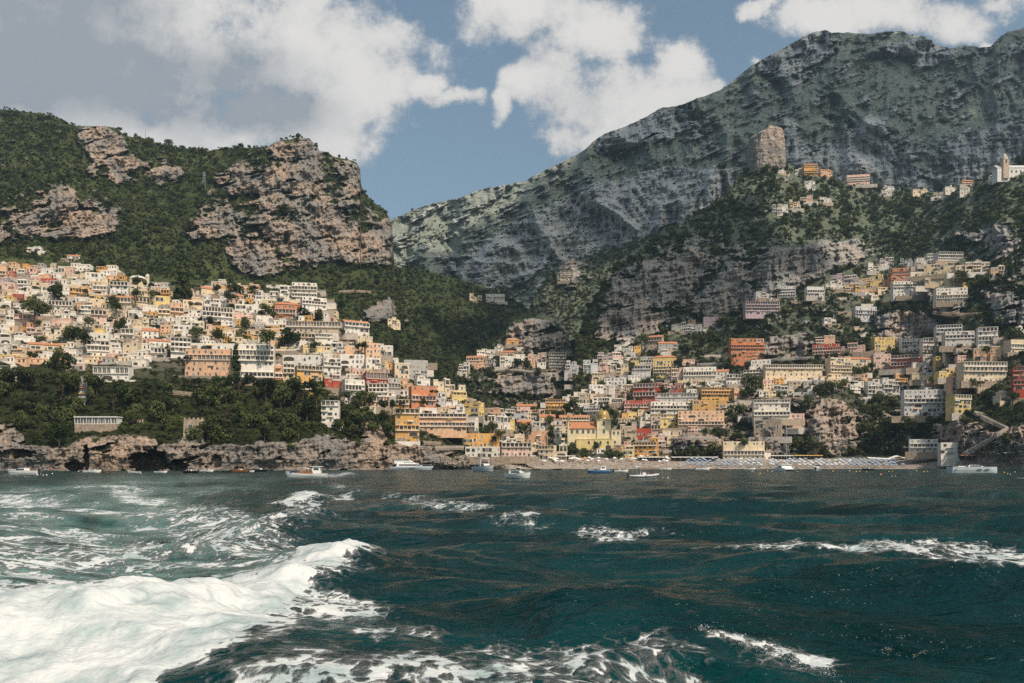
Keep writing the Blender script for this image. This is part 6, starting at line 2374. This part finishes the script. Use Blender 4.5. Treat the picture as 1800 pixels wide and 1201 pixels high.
PATHM = simple('pale_stone_path', (.40, .34, .29), .9, .1, 0, .2, .5)
strip('stairway', [(1690, 800), (1702, 792), (1720, 783), (1740, 771), (1756, 760), (1770, 752), (1756, 746), (1738, 738), (1722, 730), (1712, 724), (1724, 726), (1738, 731)], 0.45, PATHM, 'pale zigzag stairway climbing the cliff behind the grey yacht at right', 'stairway')
strip('road_wall', [(862, 652), (885, 650), (910, 650), (935, 653), (958, 657)], 2.0, PATHM, 'curving road wall below the houses of the central spur', 'road wall')
strip('road_wall', [(1225, 640), (1280, 638), (1330, 634), (1380, 630), (1430, 628)], 1.5, simple('grey_wall', (.30, .28, .26), .9, .1, 0, .25, .3), 'grey road wall running under the red orange villa', 'road wall')
for i, (pts, lb) in enumerate([([(305, 688), (345, 692), (392, 696)], 'low stone terrace wall in the woods below the long peach hotel'), ([(205, 738), (230, 737), (252, 739)], 'stone terrace wall right of the long glazed pavilion'),
                ([(1175, 770), (1225, 768), (1262, 770)], 'pale garden wall under the long peach hotel near the shore'), ([(1640, 548), (1690, 552), (1730, 550)], 'long stone retaining wall below the four tier hotel'),
                ([(597, 512), (625, 511), (652, 513)], 'stone terrace wall in the green valley behind the left ridge'), ([(1395, 700), (1430, 705), (1460, 700)], 'grey retaining wall above the dark cliff on the right'),
                ([(700, 772), (740, 776), (775, 778)], 'grey sea wall below the tall ochre hotel'), ([(765, 786), (790, 785), (815, 785)], 'white railed terrace left of the orange waterfront restaurant'),
                ([(600, 700), (625, 702), (650, 700)], 'garden wall below the large arches on the left town edge'), ([(1330, 700), (1420, 700)], 'long wall behind the cliff hotel')]):
    strip('terrace_wall', pts, .6, STONE if i not in (2, 7) else PATHM, lb, 'wall')


def quay(px0, px1, pyw, label):
    Y = CAMH * F / (pyw - HOR)
    a, b = at(px0, pyw, Y), at(px1, pyw, Y)
    m = MB().box(a.x, b.x, Y, Y + 9, -1.5, 1.0)
    m.box(a.x, b.x, Y - .12, Y, .75, 1.0)
    tag(m.obj('quay', STONE), label, 'quay', kind='thing')


quay(780, 868, 825.0, 'low stone quay with bathers below the orange waterfront restaurant')
quay(1125, 1168, 825.1, 'short dark landing stage right of the beach cafes')


def pylon(px, py, hpx, label, lattice=True):
    Y = float(ground(px, py)[0][0]); k = Y / F; h = hpx * k
    r = root('pylon' if lattice else 'radio_mast', at(px, py, Y), 0, label, 'pylon' if lattice else 'mast')
    m = MB(); b = .09 * h if lattice else .02 * h
    c = [(-b, -b), (b, -b), (b, b), (-b, b)]
    for i in range(4):
        m.tube((c[i][0], c[i][1], -2), (c[i][0] * .1, c[i][1] * .1, h), .18, 4)
        for j in range(6):
            t0, t1 = j / 6, (j + 1) / 6; n_ = c[(i + 1) % 4]
            m.tube((c[i][0] * (1 - .9 * t0), c[i][1] * (1 - .9 * t0), h * t0), (n_[0] * (1 - .9 * t1), n_[1] * (1 - .9 * t1), h * t1), .09, 3)
    m.obj('lattice', STEEL, r)
    if lattice:
        m = MB()
        for z in (.72, .86): m.box(-.13 * h, .13 * h, -.15, .15, h * z, h * z + .3)
        m.obj('crossarm', STEEL, r)


pylon(256, 244, 20, 'thin radio mast standing on the left mountain skyline', False)
pylon(359, 331, 30, 'lattice power pylon on the slope left of the upper cliffs')
pylon(907, 321, 12, 'tiny mast on the far sunlit ridge', False)

# three parked cars on the road under the red orange villa
def car(px, py, col, label):
    Y = float(ground(px, py)[0][0]) * .99
    r = root('parked_car', at(px, py, Y), R(3), label, 'car')
    m = MB(); L = 4.3
    m.extr([(-2.1, .35), (2.1, .35), (2.15, .8), (1.3, .95), (-2.1, 1.0)], -.85, .85)
    m.obj('body', PLASTER, r, color=col)
    m = MB(); m.extr([(-1.9, 1.0), (1.1, .97), (.5, 1.48), (-1.6, 1.5)], -.75, .75); m.obj('cabin', PANE, r)
    for x in (-1.3, 1.3):
        for sg in (-1, 1):
            w_ = MB(); w_.add([(x + .33 * math.cos(a * .785), sg * .87 + d, .33 + .33 * math.sin(a * .785)) for d in (-.1, .1) for a in range(8)], [tuple(range(8)), tuple(range(15, 7, -1))] + [(i, i + 8, (i + 1) % 8 + 8, (i + 1) % 8) for i in range(8)]); w_.obj('wheel', ENG, r)


car(1392, 630.5, (.7, .7, .7), 'white car parked on the road right of the red orange villa')
car(1372, 631, (.08, .09, .1), 'dark car parked nearest the red orange villa')
car(1408, 629.5, (.75, .75, .74), 'second white car farther right on the villa road')

# the small houses past the first three hundred: one mass
def infill():
    rng = np.random.default_rng(77)
    zones = [([(0, 470), (190, 475), (300, 515), (560, 520), (600, 585), (690, 640), (560, 640), (330, 620), (240, 640), (0, 640)], 175), ([(870, 735), (1000, 720), (1060, 690), (1290, 690), (1260, 745), (1130, 800), (870, 800)], 60),
             ([(1010, 650), (1100, 600), (1230, 640), (1330, 660), (1700, 625), (1700, 680), (1420, 700), (1300, 700), (1060, 700)], 45), ([(600, 640), (690, 640), (850, 720), (850, 760), (740, 740), (640, 720)], 40), ([(810, 650), (870, 615), (1000, 645), (960, 650)], 16), ([(1480, 500), (1700, 470), (1700, 520), (1480, 520)], 14)]
    pal = 'WWWWWWCCCCPPSBGYO'
    mb = MB(); col = []
    taken = [b[:4] for b in HOUSE_BOX]
    for poly, n in zones:
        a = np.array(poly); made = 0
        for _ in range(n * 30):
            if made >= n: break
            px, py = rng.uniform(*np.array([a[:, 0].min(), a[:, 0].max()])), rng.uniform(a[:, 1].min(), a[:, 1].max())
            if not inpoly(np.array([px]), np.array([py]), poly)[0]: continue
            w_, h_ = rng.uniform(9, 24), rng.uniform(6, 12)
            x0, x1, y0, y1 = px - w_ / 2, px + w_ / 2, py - h_, py
            ov = 0
            for (a0, b0, a1, b1) in taken:
                ox = max(0, min(x1, a1) - max(x0, a0)); oy = max(0, min(y1, b1) - max(y0, b0)); ov += ox * oy
            if ov > .34 * w_ * h_: continue
            Y, nm, rk = ground(np.linspace(x0, x1, 5), np.full(5, py))
            if rk.mean() > .5 or not np.isfinite(Y).all(): continue
            Yg = float(np.percentile(Y, 30)); k = Yg / F
            # stand behind whatever house covers this spot, in front of whatever it covers
            c = at(px, py, Yg)
            taken.append((x0, y0, x1, y1)); made += 1
            HOUSE_BOX.append((x0, y0, x1, y1, Yg))
            cc = np.array(WC[pal[rng.integers(len(pal))]]) * rng.uniform(.9, 1.05)
            wd, h, d = w_ * k, h_ * k, rng.uniform(4, 7)
            f0 = len(mb.f)
            mb.box(c.x - wd / 2, c.x + wd / 2, c.y, c.y + d, c.z - 5, c.z + h)
            mb.box(c.x - wd / 2 - .15, c.x + wd / 2 + .15, c.y - .2, c.y + .05, c.z + h - .5, c.z + h + .45)
            if rng.random() < .4: mb.box(c.x - wd / 2 - 1, c.x + wd / 2 + 1, c.y - 2.2, c.y, c.z - 5, c.z + .4)
            col += [(*cc, 1)] * (len(mb.f) - f0)
            f0 = len(mb.f)
            if rng.random() < .25: mb.box(c.x - wd / 2 - .2, c.x + wd / 2 + .2, c.y - .3, c.y + d, c.z + h + .45, c.z + h + .7, 2)
            nc = max(1, round(wd / rng.uniform(2.6, 4))); nr = max(1, round(h / 3.4))
            for j in range(nr):
                for i in range(nc):
                    if rng.random() < .2: continue
                    x = c.x - wd / 2 + (i + .5) * wd / nc; z = c.z + h * j / nr + h / nr * .22
                    ww = rng.uniform(.45, .75) * (2.2 if rng.random() < .18 else 1)
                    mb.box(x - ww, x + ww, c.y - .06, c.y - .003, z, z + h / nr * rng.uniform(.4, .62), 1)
            col += [(0, 0, 0, 1)] * (len(mb.f) - f0)
    m, t, b = newmat('small_house_walls')
    p = t.new('ShaderNodeNewGeometry').outputs['Position']
    n = t.noise(p, 0.4, 5, .6)
    t.put(b.inputs['Base Color'], t.mix(1.0, t.attr('wall_colour', 'Color'), t_gray(t, t.ramp(n, .3, .7, .82, 1.06)), 'MULTIPLY'))
    b.inputs['Roughness'].default_value = .9
    me = mb.mesh('houses', [m, SHADE, TILE])
    ca = me.attributes.new('wall_colour', 'FLOAT_COLOR', 'FACE')
    ca.data.foreach_set('color', np.array(col, np.float32).reshape(-1))
    tag(link('houses', me), kind='stuff')


infill()


def terraces():
    rng = np.random.default_rng(5)
    m = MB()
    for x0, x1, y0, y1, n in ((0, 600, 480, 650, 150), (600, 860, 600, 770, 45), (900, 1320, 620, 800, 85), (1320, 1800, 560, 760, 95), (1420, 1760, 460, 560, 30), (800, 1000, 600, 690, 20)):
        for _ in range(n):
            px, py = rng.uniform(x0, x1), rng.uniform(y0, y1)
            w_ = rng.uniform(14, 46)
            xs = np.linspace(px - w_ / 2, px + w_ / 2, 6)
            Y, nm, rk = ground(xs, np.full(6, py))
            if not np.isfinite(Y).all() or rk.mean() > .5 or nm[0] == 'mountain' or nm[0] == 'ridge': continue
            if rsample(TOWN_R, np.array([px]), np.array([py]))[0] < .5: continue
            k = float(np.percentile(Y, 25)) / F
            p = at(px, py, k * F); h = rng.uniform(1.4, 3.2); c = int(rng.integers(0, 4))
            m.box(p.x - w_ * k / 2, p.x + w_ * k / 2, p.y, p.y + rng.uniform(2, 5), p.z - 4, p.z + h, c)
            if rng.random() < .35:
                m.box(p.x - w_ * k / 2, p.x + w_ * k / 2, p.y - .05, p.y + .05, p.z + h + .75, p.z + h + .85, 3)
                for j in range(9): m.box(p.x + w_ * k * (j / 8 - .5) - .06, p.x + w_ * k * (j / 8 - .5) + .06, p.y - .05, p.y + .05, p.z + h, p.z + h + .8, 3)
    tag(m.obj('garden_terraces', [STONE, TERR, PATHM, simple('limewash', (.66, .60, .52), .9, .1, 0, .2, .4)]), kind='stuff')


terraces()
# the woods: what nobody could count
def scatter(name, P, S, sources, seed):
    me = bpy.data.meshes.new(name)
    me.vertices.add(len(P)); me.vertices.foreach_set('co', P.reshape(-1).astype(np.float32))
    at_ = me.attributes.new('size', 'FLOAT', 'POINT'); at_.data.foreach_set('value', S.astype(np.float32))
    o = link(name, me)
    tag(o, kind='stuff')
    ng = bpy.data.node_groups.new(name, 'GeometryNodeTree')
    ng.interface.new_socket('Geometry', in_out='INPUT', socket_type='NodeSocketGeometry')
    ng.interface.new_socket('Geometry', in_out='OUTPUT', socket_type='NodeSocketGeometry')
    gi = ng.nodes.new('NodeGroupInput'); go = ng.nodes.new('NodeGroupOutput')
    ip = ng.nodes.new('GeometryNodeInstanceOnPoints')
    jn = ng.nodes.new('GeometryNodeJoinGeometry')
    for s_ in sources:
        oi = ng.nodes.new('GeometryNodeObjectInfo'); oi.inputs['Object'].default_value = s_; oi.inputs['As Instance'].default_value = True
        ng.links.new(oi.outputs['Geometry'], jn.inputs[0])
    na = ng.nodes.new('GeometryNodeInputNamedAttribute'); na.data_type = 'FLOAT'; na.inputs['Name'].default_value = 'size'
    rv = ng.nodes.new('FunctionNodeRandomValue'); rv.data_type = 'FLOAT_VECTOR'
    rv.inputs[0].default_value = (-.15, -.15, 0); rv.inputs[1].default_value = (.15, .15, 6.28)
    ri = ng.nodes.new('FunctionNodeRandomValue'); ri.data_type = 'INT'
    ri.inputs[4].default_value = 0; ri.inputs[5].default_value = len(sources) - 1
    ng.links.new(gi.outputs[0], ip.inputs['Points']); ng.links.new(jn.outputs[0], ip.inputs['Instance'])
    ip.inputs['Pick Instance'].default_value = True
    ng.links.new(ri.outputs[2], ip.inputs['Instance Index'])
    ng.links.new(rv.outputs[0], ip.inputs['Rotation']); ng.links.new(na.outputs[0], ip.inputs['Scale'])
    ng.links.new(ip.outputs[0], go.inputs[0])
    md = o.modifiers.new('scatter', 'NODES'); md.node_group = ng
    return o


def first_crown(mesh):
    for o in bpy.data.objects:
        if o.data is mesh: return o


SRC = [o for o in (first_crown(m) for k in ('round', 'shrub', 'pine') for m in CROWNS[k]) if o is not None]
SHRUB_SRC = [o for o in (first_crown(m) for m in CROWNS['shrub'] + CROWNS['round'][:1]) if o is not None]


def wood(layer, n, smin, smax, seed, rockmax=0.42, rockprob=0.03, name='woodland', yclip=None, dens=None):
    L = LAYERS[layer]
    rng = np.random.default_rng(seed)
    px = rng.uniform(max(L.x0, -150), min(L.x0 + L.dx * (L.nx - 1), 1950), n)
    i = np.clip(((px - L.x0) / L.dx), 0, L.nx - 2).astype(int)
    t = rng.uniform(0, 1, n)
    py = L.bot[i] + (L.top[i] - L.bot[i]) * t
    y, rk = L.Y(px, py)
    vis, nm, _ = ground(px, py + 6)
    ok = np.isfinite(y) & ((rk < rockmax) | (rng.uniform(0, 1, n) < rockprob)) & (y < vis * 1.03)
    if dens is not None: ok &= rng.uniform(0, 1, n) < dens(px, py)
    sz = smin * 0.8 + (smax - smin * 0.8) * rng.uniform(0, 1, n) ** 1.7
    sz *= np.where(rng.uniform(0, 1, n) < .07, 1.9, 1.0)
    for (x0, y0, x1, y1, hy) in HOUSE_BOX:
        ok &= ~((px > x0 - sz * .35) & (px < x1 + sz * .35) & (py > y0 + 1) & (py < y1 + sz * .40) & (y < hy + 9))
    px, py, y, sz = px[ok], py[ok], y[ok], sz[ok]
    P = np.stack([(px - CX) / F * y, y, CAMH + (HOR - py) / F * y - 0.08 * sz / F * y], -1)
    return scatter(name, P, sz / F * y / 0.95, SRC if smax > 5.5 else SHRUB_SRC, seed)


nt = lambda px, py: fbm(px / 60, py / 30, 4, 777)
wood('hillside', 9000, 5, 11, 21, dens=lambda px, py: np.where(py > 668, 1.0, 0.42) * (py < 800))
wood('mountain', 26000, 4.0, 8.5, 22, dens=lambda px, py: 0.45 + 0.9 * sstep(-.35, .2, nt(px, py)))
wood('wooded_hill', 30000, 5, 11.5, 23, dens=lambda px, py: (0.35 + 0.8 * sstep(-.35, .2, nt(px, py))) * (py < 800) * (1 - 0.45 * rsample(TOWN_R, px, py)))
wood('spur', 3500, 4, 8, 24)
wood('knoll', 3000, 3.5, 7, 25)
wood('ridge', 11000, 2.0, 4.0, 26, rockmax=0.40, rockprob=0.10, name='scrub', dens=lambda px, py: 0.15 + 0.85 * sstep(-.1, .3, nt(px, py)))
# ------------------------------------------------------------------ labels: each one singles its thing out
LM = [i for i in ITEMS if i.get('phrase') and (i.get('fixed') or not i.get('tree'))]


def wc(s): return len(s.split())


def short(ph):
    ph = ph.split(' with ')[0]
    k = ph.split()[:8]
    while k[-1] in 'the of in at and with to a left right upper on under by from just under behind between below above among'.split(): k.pop()
    return ' '.join(k)


def look(i):
    if i.get('tree'):
        sz = 'tall' if i['tk'] == 'tall' else ('small' if i['w'] < 14 else 'mid sized' if i['w'] < 22 else 'large')
        return [f"{sz} " + dict(round='dark green tree', pine='flat topped pine', shrub='bushy shrub', tall='dark cypress', red='crimson bougainvillea')[i['tk']]]
    a = i['w'] * i['h']
    sz = 'long low' if i['w'] / i['h'] > 2.1 else 'tall' if i['h'] > i['w'] * 1.05 else 'small' if a < 200 else 'large' if a > 900 else ''
    col = i['desc']
    rf = dict(t='tile roofed', h='hip roofed', v='vaulted', d='domed').get(i['roof'], 'flat roofed')
    ft = ' with balconies' if 'b' in i['feat'] else ' with arches' if 'a' in i['feat'].lower() else ' with glazed front' if 'g' in i['feat'] else ''
    n = i['kind'].replace('_', ' ')
    return [' '.join(f"{sz} {col} {n}{ft}".split()), ' '.join(f"{sz} {col} {rf} {n}{ft}".split()), ' '.join(f"{sz} {col} {rf} {n}".split())]


def rel(i, l):
    dx, dy = i['x'] - l['x'], i['y'] - l['y']
    d = math.hypot(dx, dy)
    far = 'just ' if d < 38 else '' if d < 110 else 'well '
    ax, ay = abs(dx), abs(dy)
    if ax > 2.2 * ay: r = 'left of' if dx < 0 else 'right of'
    elif ay > 2.2 * ax: r = 'above' if dy < 0 else 'below'
    else: r = ('up ' if dy < 0 else 'down ') + ('left from' if dx < 0 else 'right from')
    return far + r


def near(i, n=6):
    return sorted((l for l in LM if l is not i and short(l['phrase'])), key=lambda l: math.hypot(i['x'] - l['x'], 1.4 * (i['y'] - l['y'])))[:n]


ORD = 'first second third fourth fifth sixth seventh eighth ninth tenth eleventh twelfth thirteenth fourteenth'.split()
used = {}
todo = []
for i in ITEMS:
    if i.get('fixed'):
        used[i['o']['label']] = 1
    elif i.get('phrase'):
        ph = i['phrase']
        if ph.startswith(('left of', 'right of')): ph = ph.split(' of ')[0] + ' one of ' + ph.split(' of ', 1)[1]
        i['label'] = ph; used[ph] = 1
    else: todo.append(i)


def cands(i):
    for l in near(i):
        for lk in look(i):
            yield f"{lk} {rel(i, l)} the {short(l['phrase'])}"


opts = {id(i): [c for c in cands(i) if 4 <= wc(c) <= 16] for i in todo}
count = {}
for i in todo:
    for c in set(opts[id(i)]): count[c] = count.get(c, 0) + 1
rest = []
for i in todo:                                             # a description that fits this one alone
    c = next((c for c in opts[id(i)] if count[c] == 1 and c not in used), None)
    if c: i['label'] = c; used[c] = 1
    else: rest.append(i)
groups = {}
for i in rest: groups.setdefault(min(opts[id(i)], key=wc), []).append(i)
for base, L_ in groups.items():                            # the few that look alike: counted from left to right
    L_ = sorted(L_, key=lambda i: i['x'])
    for n_, i in enumerate(L_):
        o_ = ORD[min(n_, len(ORD) - 1)]
        c = f"{o_} from left, {base}"
        if wc(c) > 16: c = f"{o_} {base}"
        if wc(c) > 16: c = ' '.join(min(opts[id(i)], key=wc).split()[:13]) + ' ' + o_ + ' there'
        k = 0
        while c in used:
            k += 1
            alt = [q for q in opts[id(i)] if wc(q) <= 13]
            c = f"{o_} from left, {alt[k % len(alt)]}" if k < len(alt) and alt else c + ' there'
        i['label'] = c; used[c] = 1
CAT = dict(house='house', hotel='hotel', villa='villa', restaurant='restaurant', tree='tree', umbrella_pine='pine tree', shrub='shrub', cypress='cypress', bougainvillea='shrub')


def zone(i):
    x, y = i['x'], i['y']
    if y < 400: return 'upper village'
    if x < 700: return 'left hillside town'
    if x < 1020: return 'centre of the bay'
    return 'right hillside town'


for i in ITEMS:
    if i.get('fixed'): continue
    if i.get('tree'):
        tag(i['o'], i['label'], CAT[i['kind']], ('trees' if i['tk'] in ('round', 'pine', 'tall') else 'shrubs') + ' in the ' + zone(i))
    else:
        tag(i['o'], i['label'], CAT.get(i['kind'], 'house'), 'houses of the ' + zone(i))
# ------------------------------------------------------------------ unseen clouds added out of frame, shaped along the sun to shade the mountains
def cloud_material(thin):
    m, t, b = newmat('cloud_white')
    b.inputs['Base Color'].default_value = (0.85, 0.85, 0.86, 1)
    b.inputs['Roughness'].default_value = 1.0
    b.inputs['Specular IOR Level'].default_value = 0.0
    tr = t.new('ShaderNodeBsdfTransparent')               # thin cloud: a little sun comes through
    mx = t.new('ShaderNodeMixShader'); mx.inputs[0].default_value = thin
    t.l.new(b.outputs[0], mx.inputs[1]); t.l.new(tr.outputs[0], mx.inputs[2])
    t.l.new(mx.outputs[0], next(n for n in t.n if n.type == 'OUTPUT_MATERIAL').inputs[0])
    return m


CLOUD, CLOUD_T = cloud_material(0.0), cloud_material(0.50)
CLOUD_Z = 2600.0


def ico(n=1):
    import bmesh
    bm = bmesh.new()
    bmesh.ops.create_icosphere(bm, subdivisions=n, radius=1)
    v = [tuple(x.co) for x in bm.verts]; f = [tuple(x.index for x in q.verts) for q in bm.faces]
    bm.free()
    return np.array(v), f


ICO_V, ICO_F = ico(2)


def make_cloud(poly, layer, step, rad, seed, label, dens=1.0):
    rng = np.random.default_rng(seed)
    pts = []
    for px, py in poly:
        Lr = LAYERS[layer]
        y, _ = Lr.Y(np.array([px]), np.array([py]))
        y = float(y[0])
        if not np.isfinite(y):
            c = np.clip(py, np.interp(px, Lr.PX[0], Lr.top) + 1, np.interp(px, Lr.PX[0], Lr.bot) - 1)
            y = float(Lr.Y(np.array([px]), np.array([c]))[0][0])
        p = at(px, py, y)
        s = (CLOUD_Z - p.z) / SUN.z
        q = p + SUN * s
        pts.append((q.x, q.y))
    a = np.array(pts)
    gx, gy = np.meshgrid(np.arange(a[:, 0].min(), a[:, 0].max() + step, step), np.arange(a[:, 1].min(), a[:, 1].max() + step, step))
    gx = gx + rng.normal(0, step * 0.18, gx.shape); gy = gy + rng.normal(0, step * 0.18, gy.shape)
    ins = inpoly(gx, gy, pts)
    mb = MB()
    for x, y in zip(gx[ins], gy[ins]):
        if rng.random() > dens: continue
        r = rad * rng.uniform(0.8, 1.25)
        mb.add(ICO_V * np.array([r, r, r * 0.42]) + np.array([x, y, CLOUD_Z + rng.uniform(0, 60)]), ICO_F)
    o = mb.obj('cloud', CLOUD_T if layer == 'ridge' else CLOUD, smooth=True)
    tag(o, kind='structure')
    return o


make_cloud([(712, 475), (770, 448), (820, 415), (870, 378), (930, 345), (985, 318), (1040, 285), (1062, 262), (1085, 240), (1130, 212), (1165, 192), (1270, 152), (1380, 84), (1450, 54), (1600, 60), (1700, 84), (1800, 52), (2250, 70), (2250, 300), (1800, 345), (1620, 395), (1500, 385), (1320, 355), (1200, 445), (1100, 515), (1000, 555), (900, 585), (760, 560)],
           'ridge', 95, 95, 1, None)
make_cloud([(1010, 625), (1040, 560), (1065, 510), (1100, 470), (1140, 445), (1200, 405), (1260, 360), (1290, 335), (1290, 400), (1330, 425), (1400, 440), (1440, 475), (1400, 510), (1310, 545), (1230, 580), (1120, 600), (1040, 640)], 'wooded_hill', 55, 50, 2, None)
make_cloud([(800, 575), (850, 545), (890, 532), (935, 548), (962, 600), (980, 690), (930, 660), (870, 640), (810, 630)], 'mountain', 60, 55, 3, None)

# ------------------------------------------------------------------ the air between
def build_haze():
    m = bpy.data.materials.new('air')
    m.use_nodes = True
    m.node_tree.nodes.clear()
    t = NT(m.node_tree)
    v = t.new('ShaderNodeVolumePrincipled')
    v.inputs['Color'].default_value = (0.55, 0.77, 0.97, 1)
    v.inputs['Density'].default_value = HAZE
    v.inputs['Anisotropy'].default_value = 0.2
    o = t.new('ShaderNodeOutputMaterial')
    t.l.new(v.outputs[0], o.inputs['Volume'])
    mb = MB()
    mb.box(-7000, 7000, -1500, 6500, -60, 2350)
    h = mb.obj('haze', m)
    tag(h, kind='stuff')


HAZE = 6e-5
build_haze()
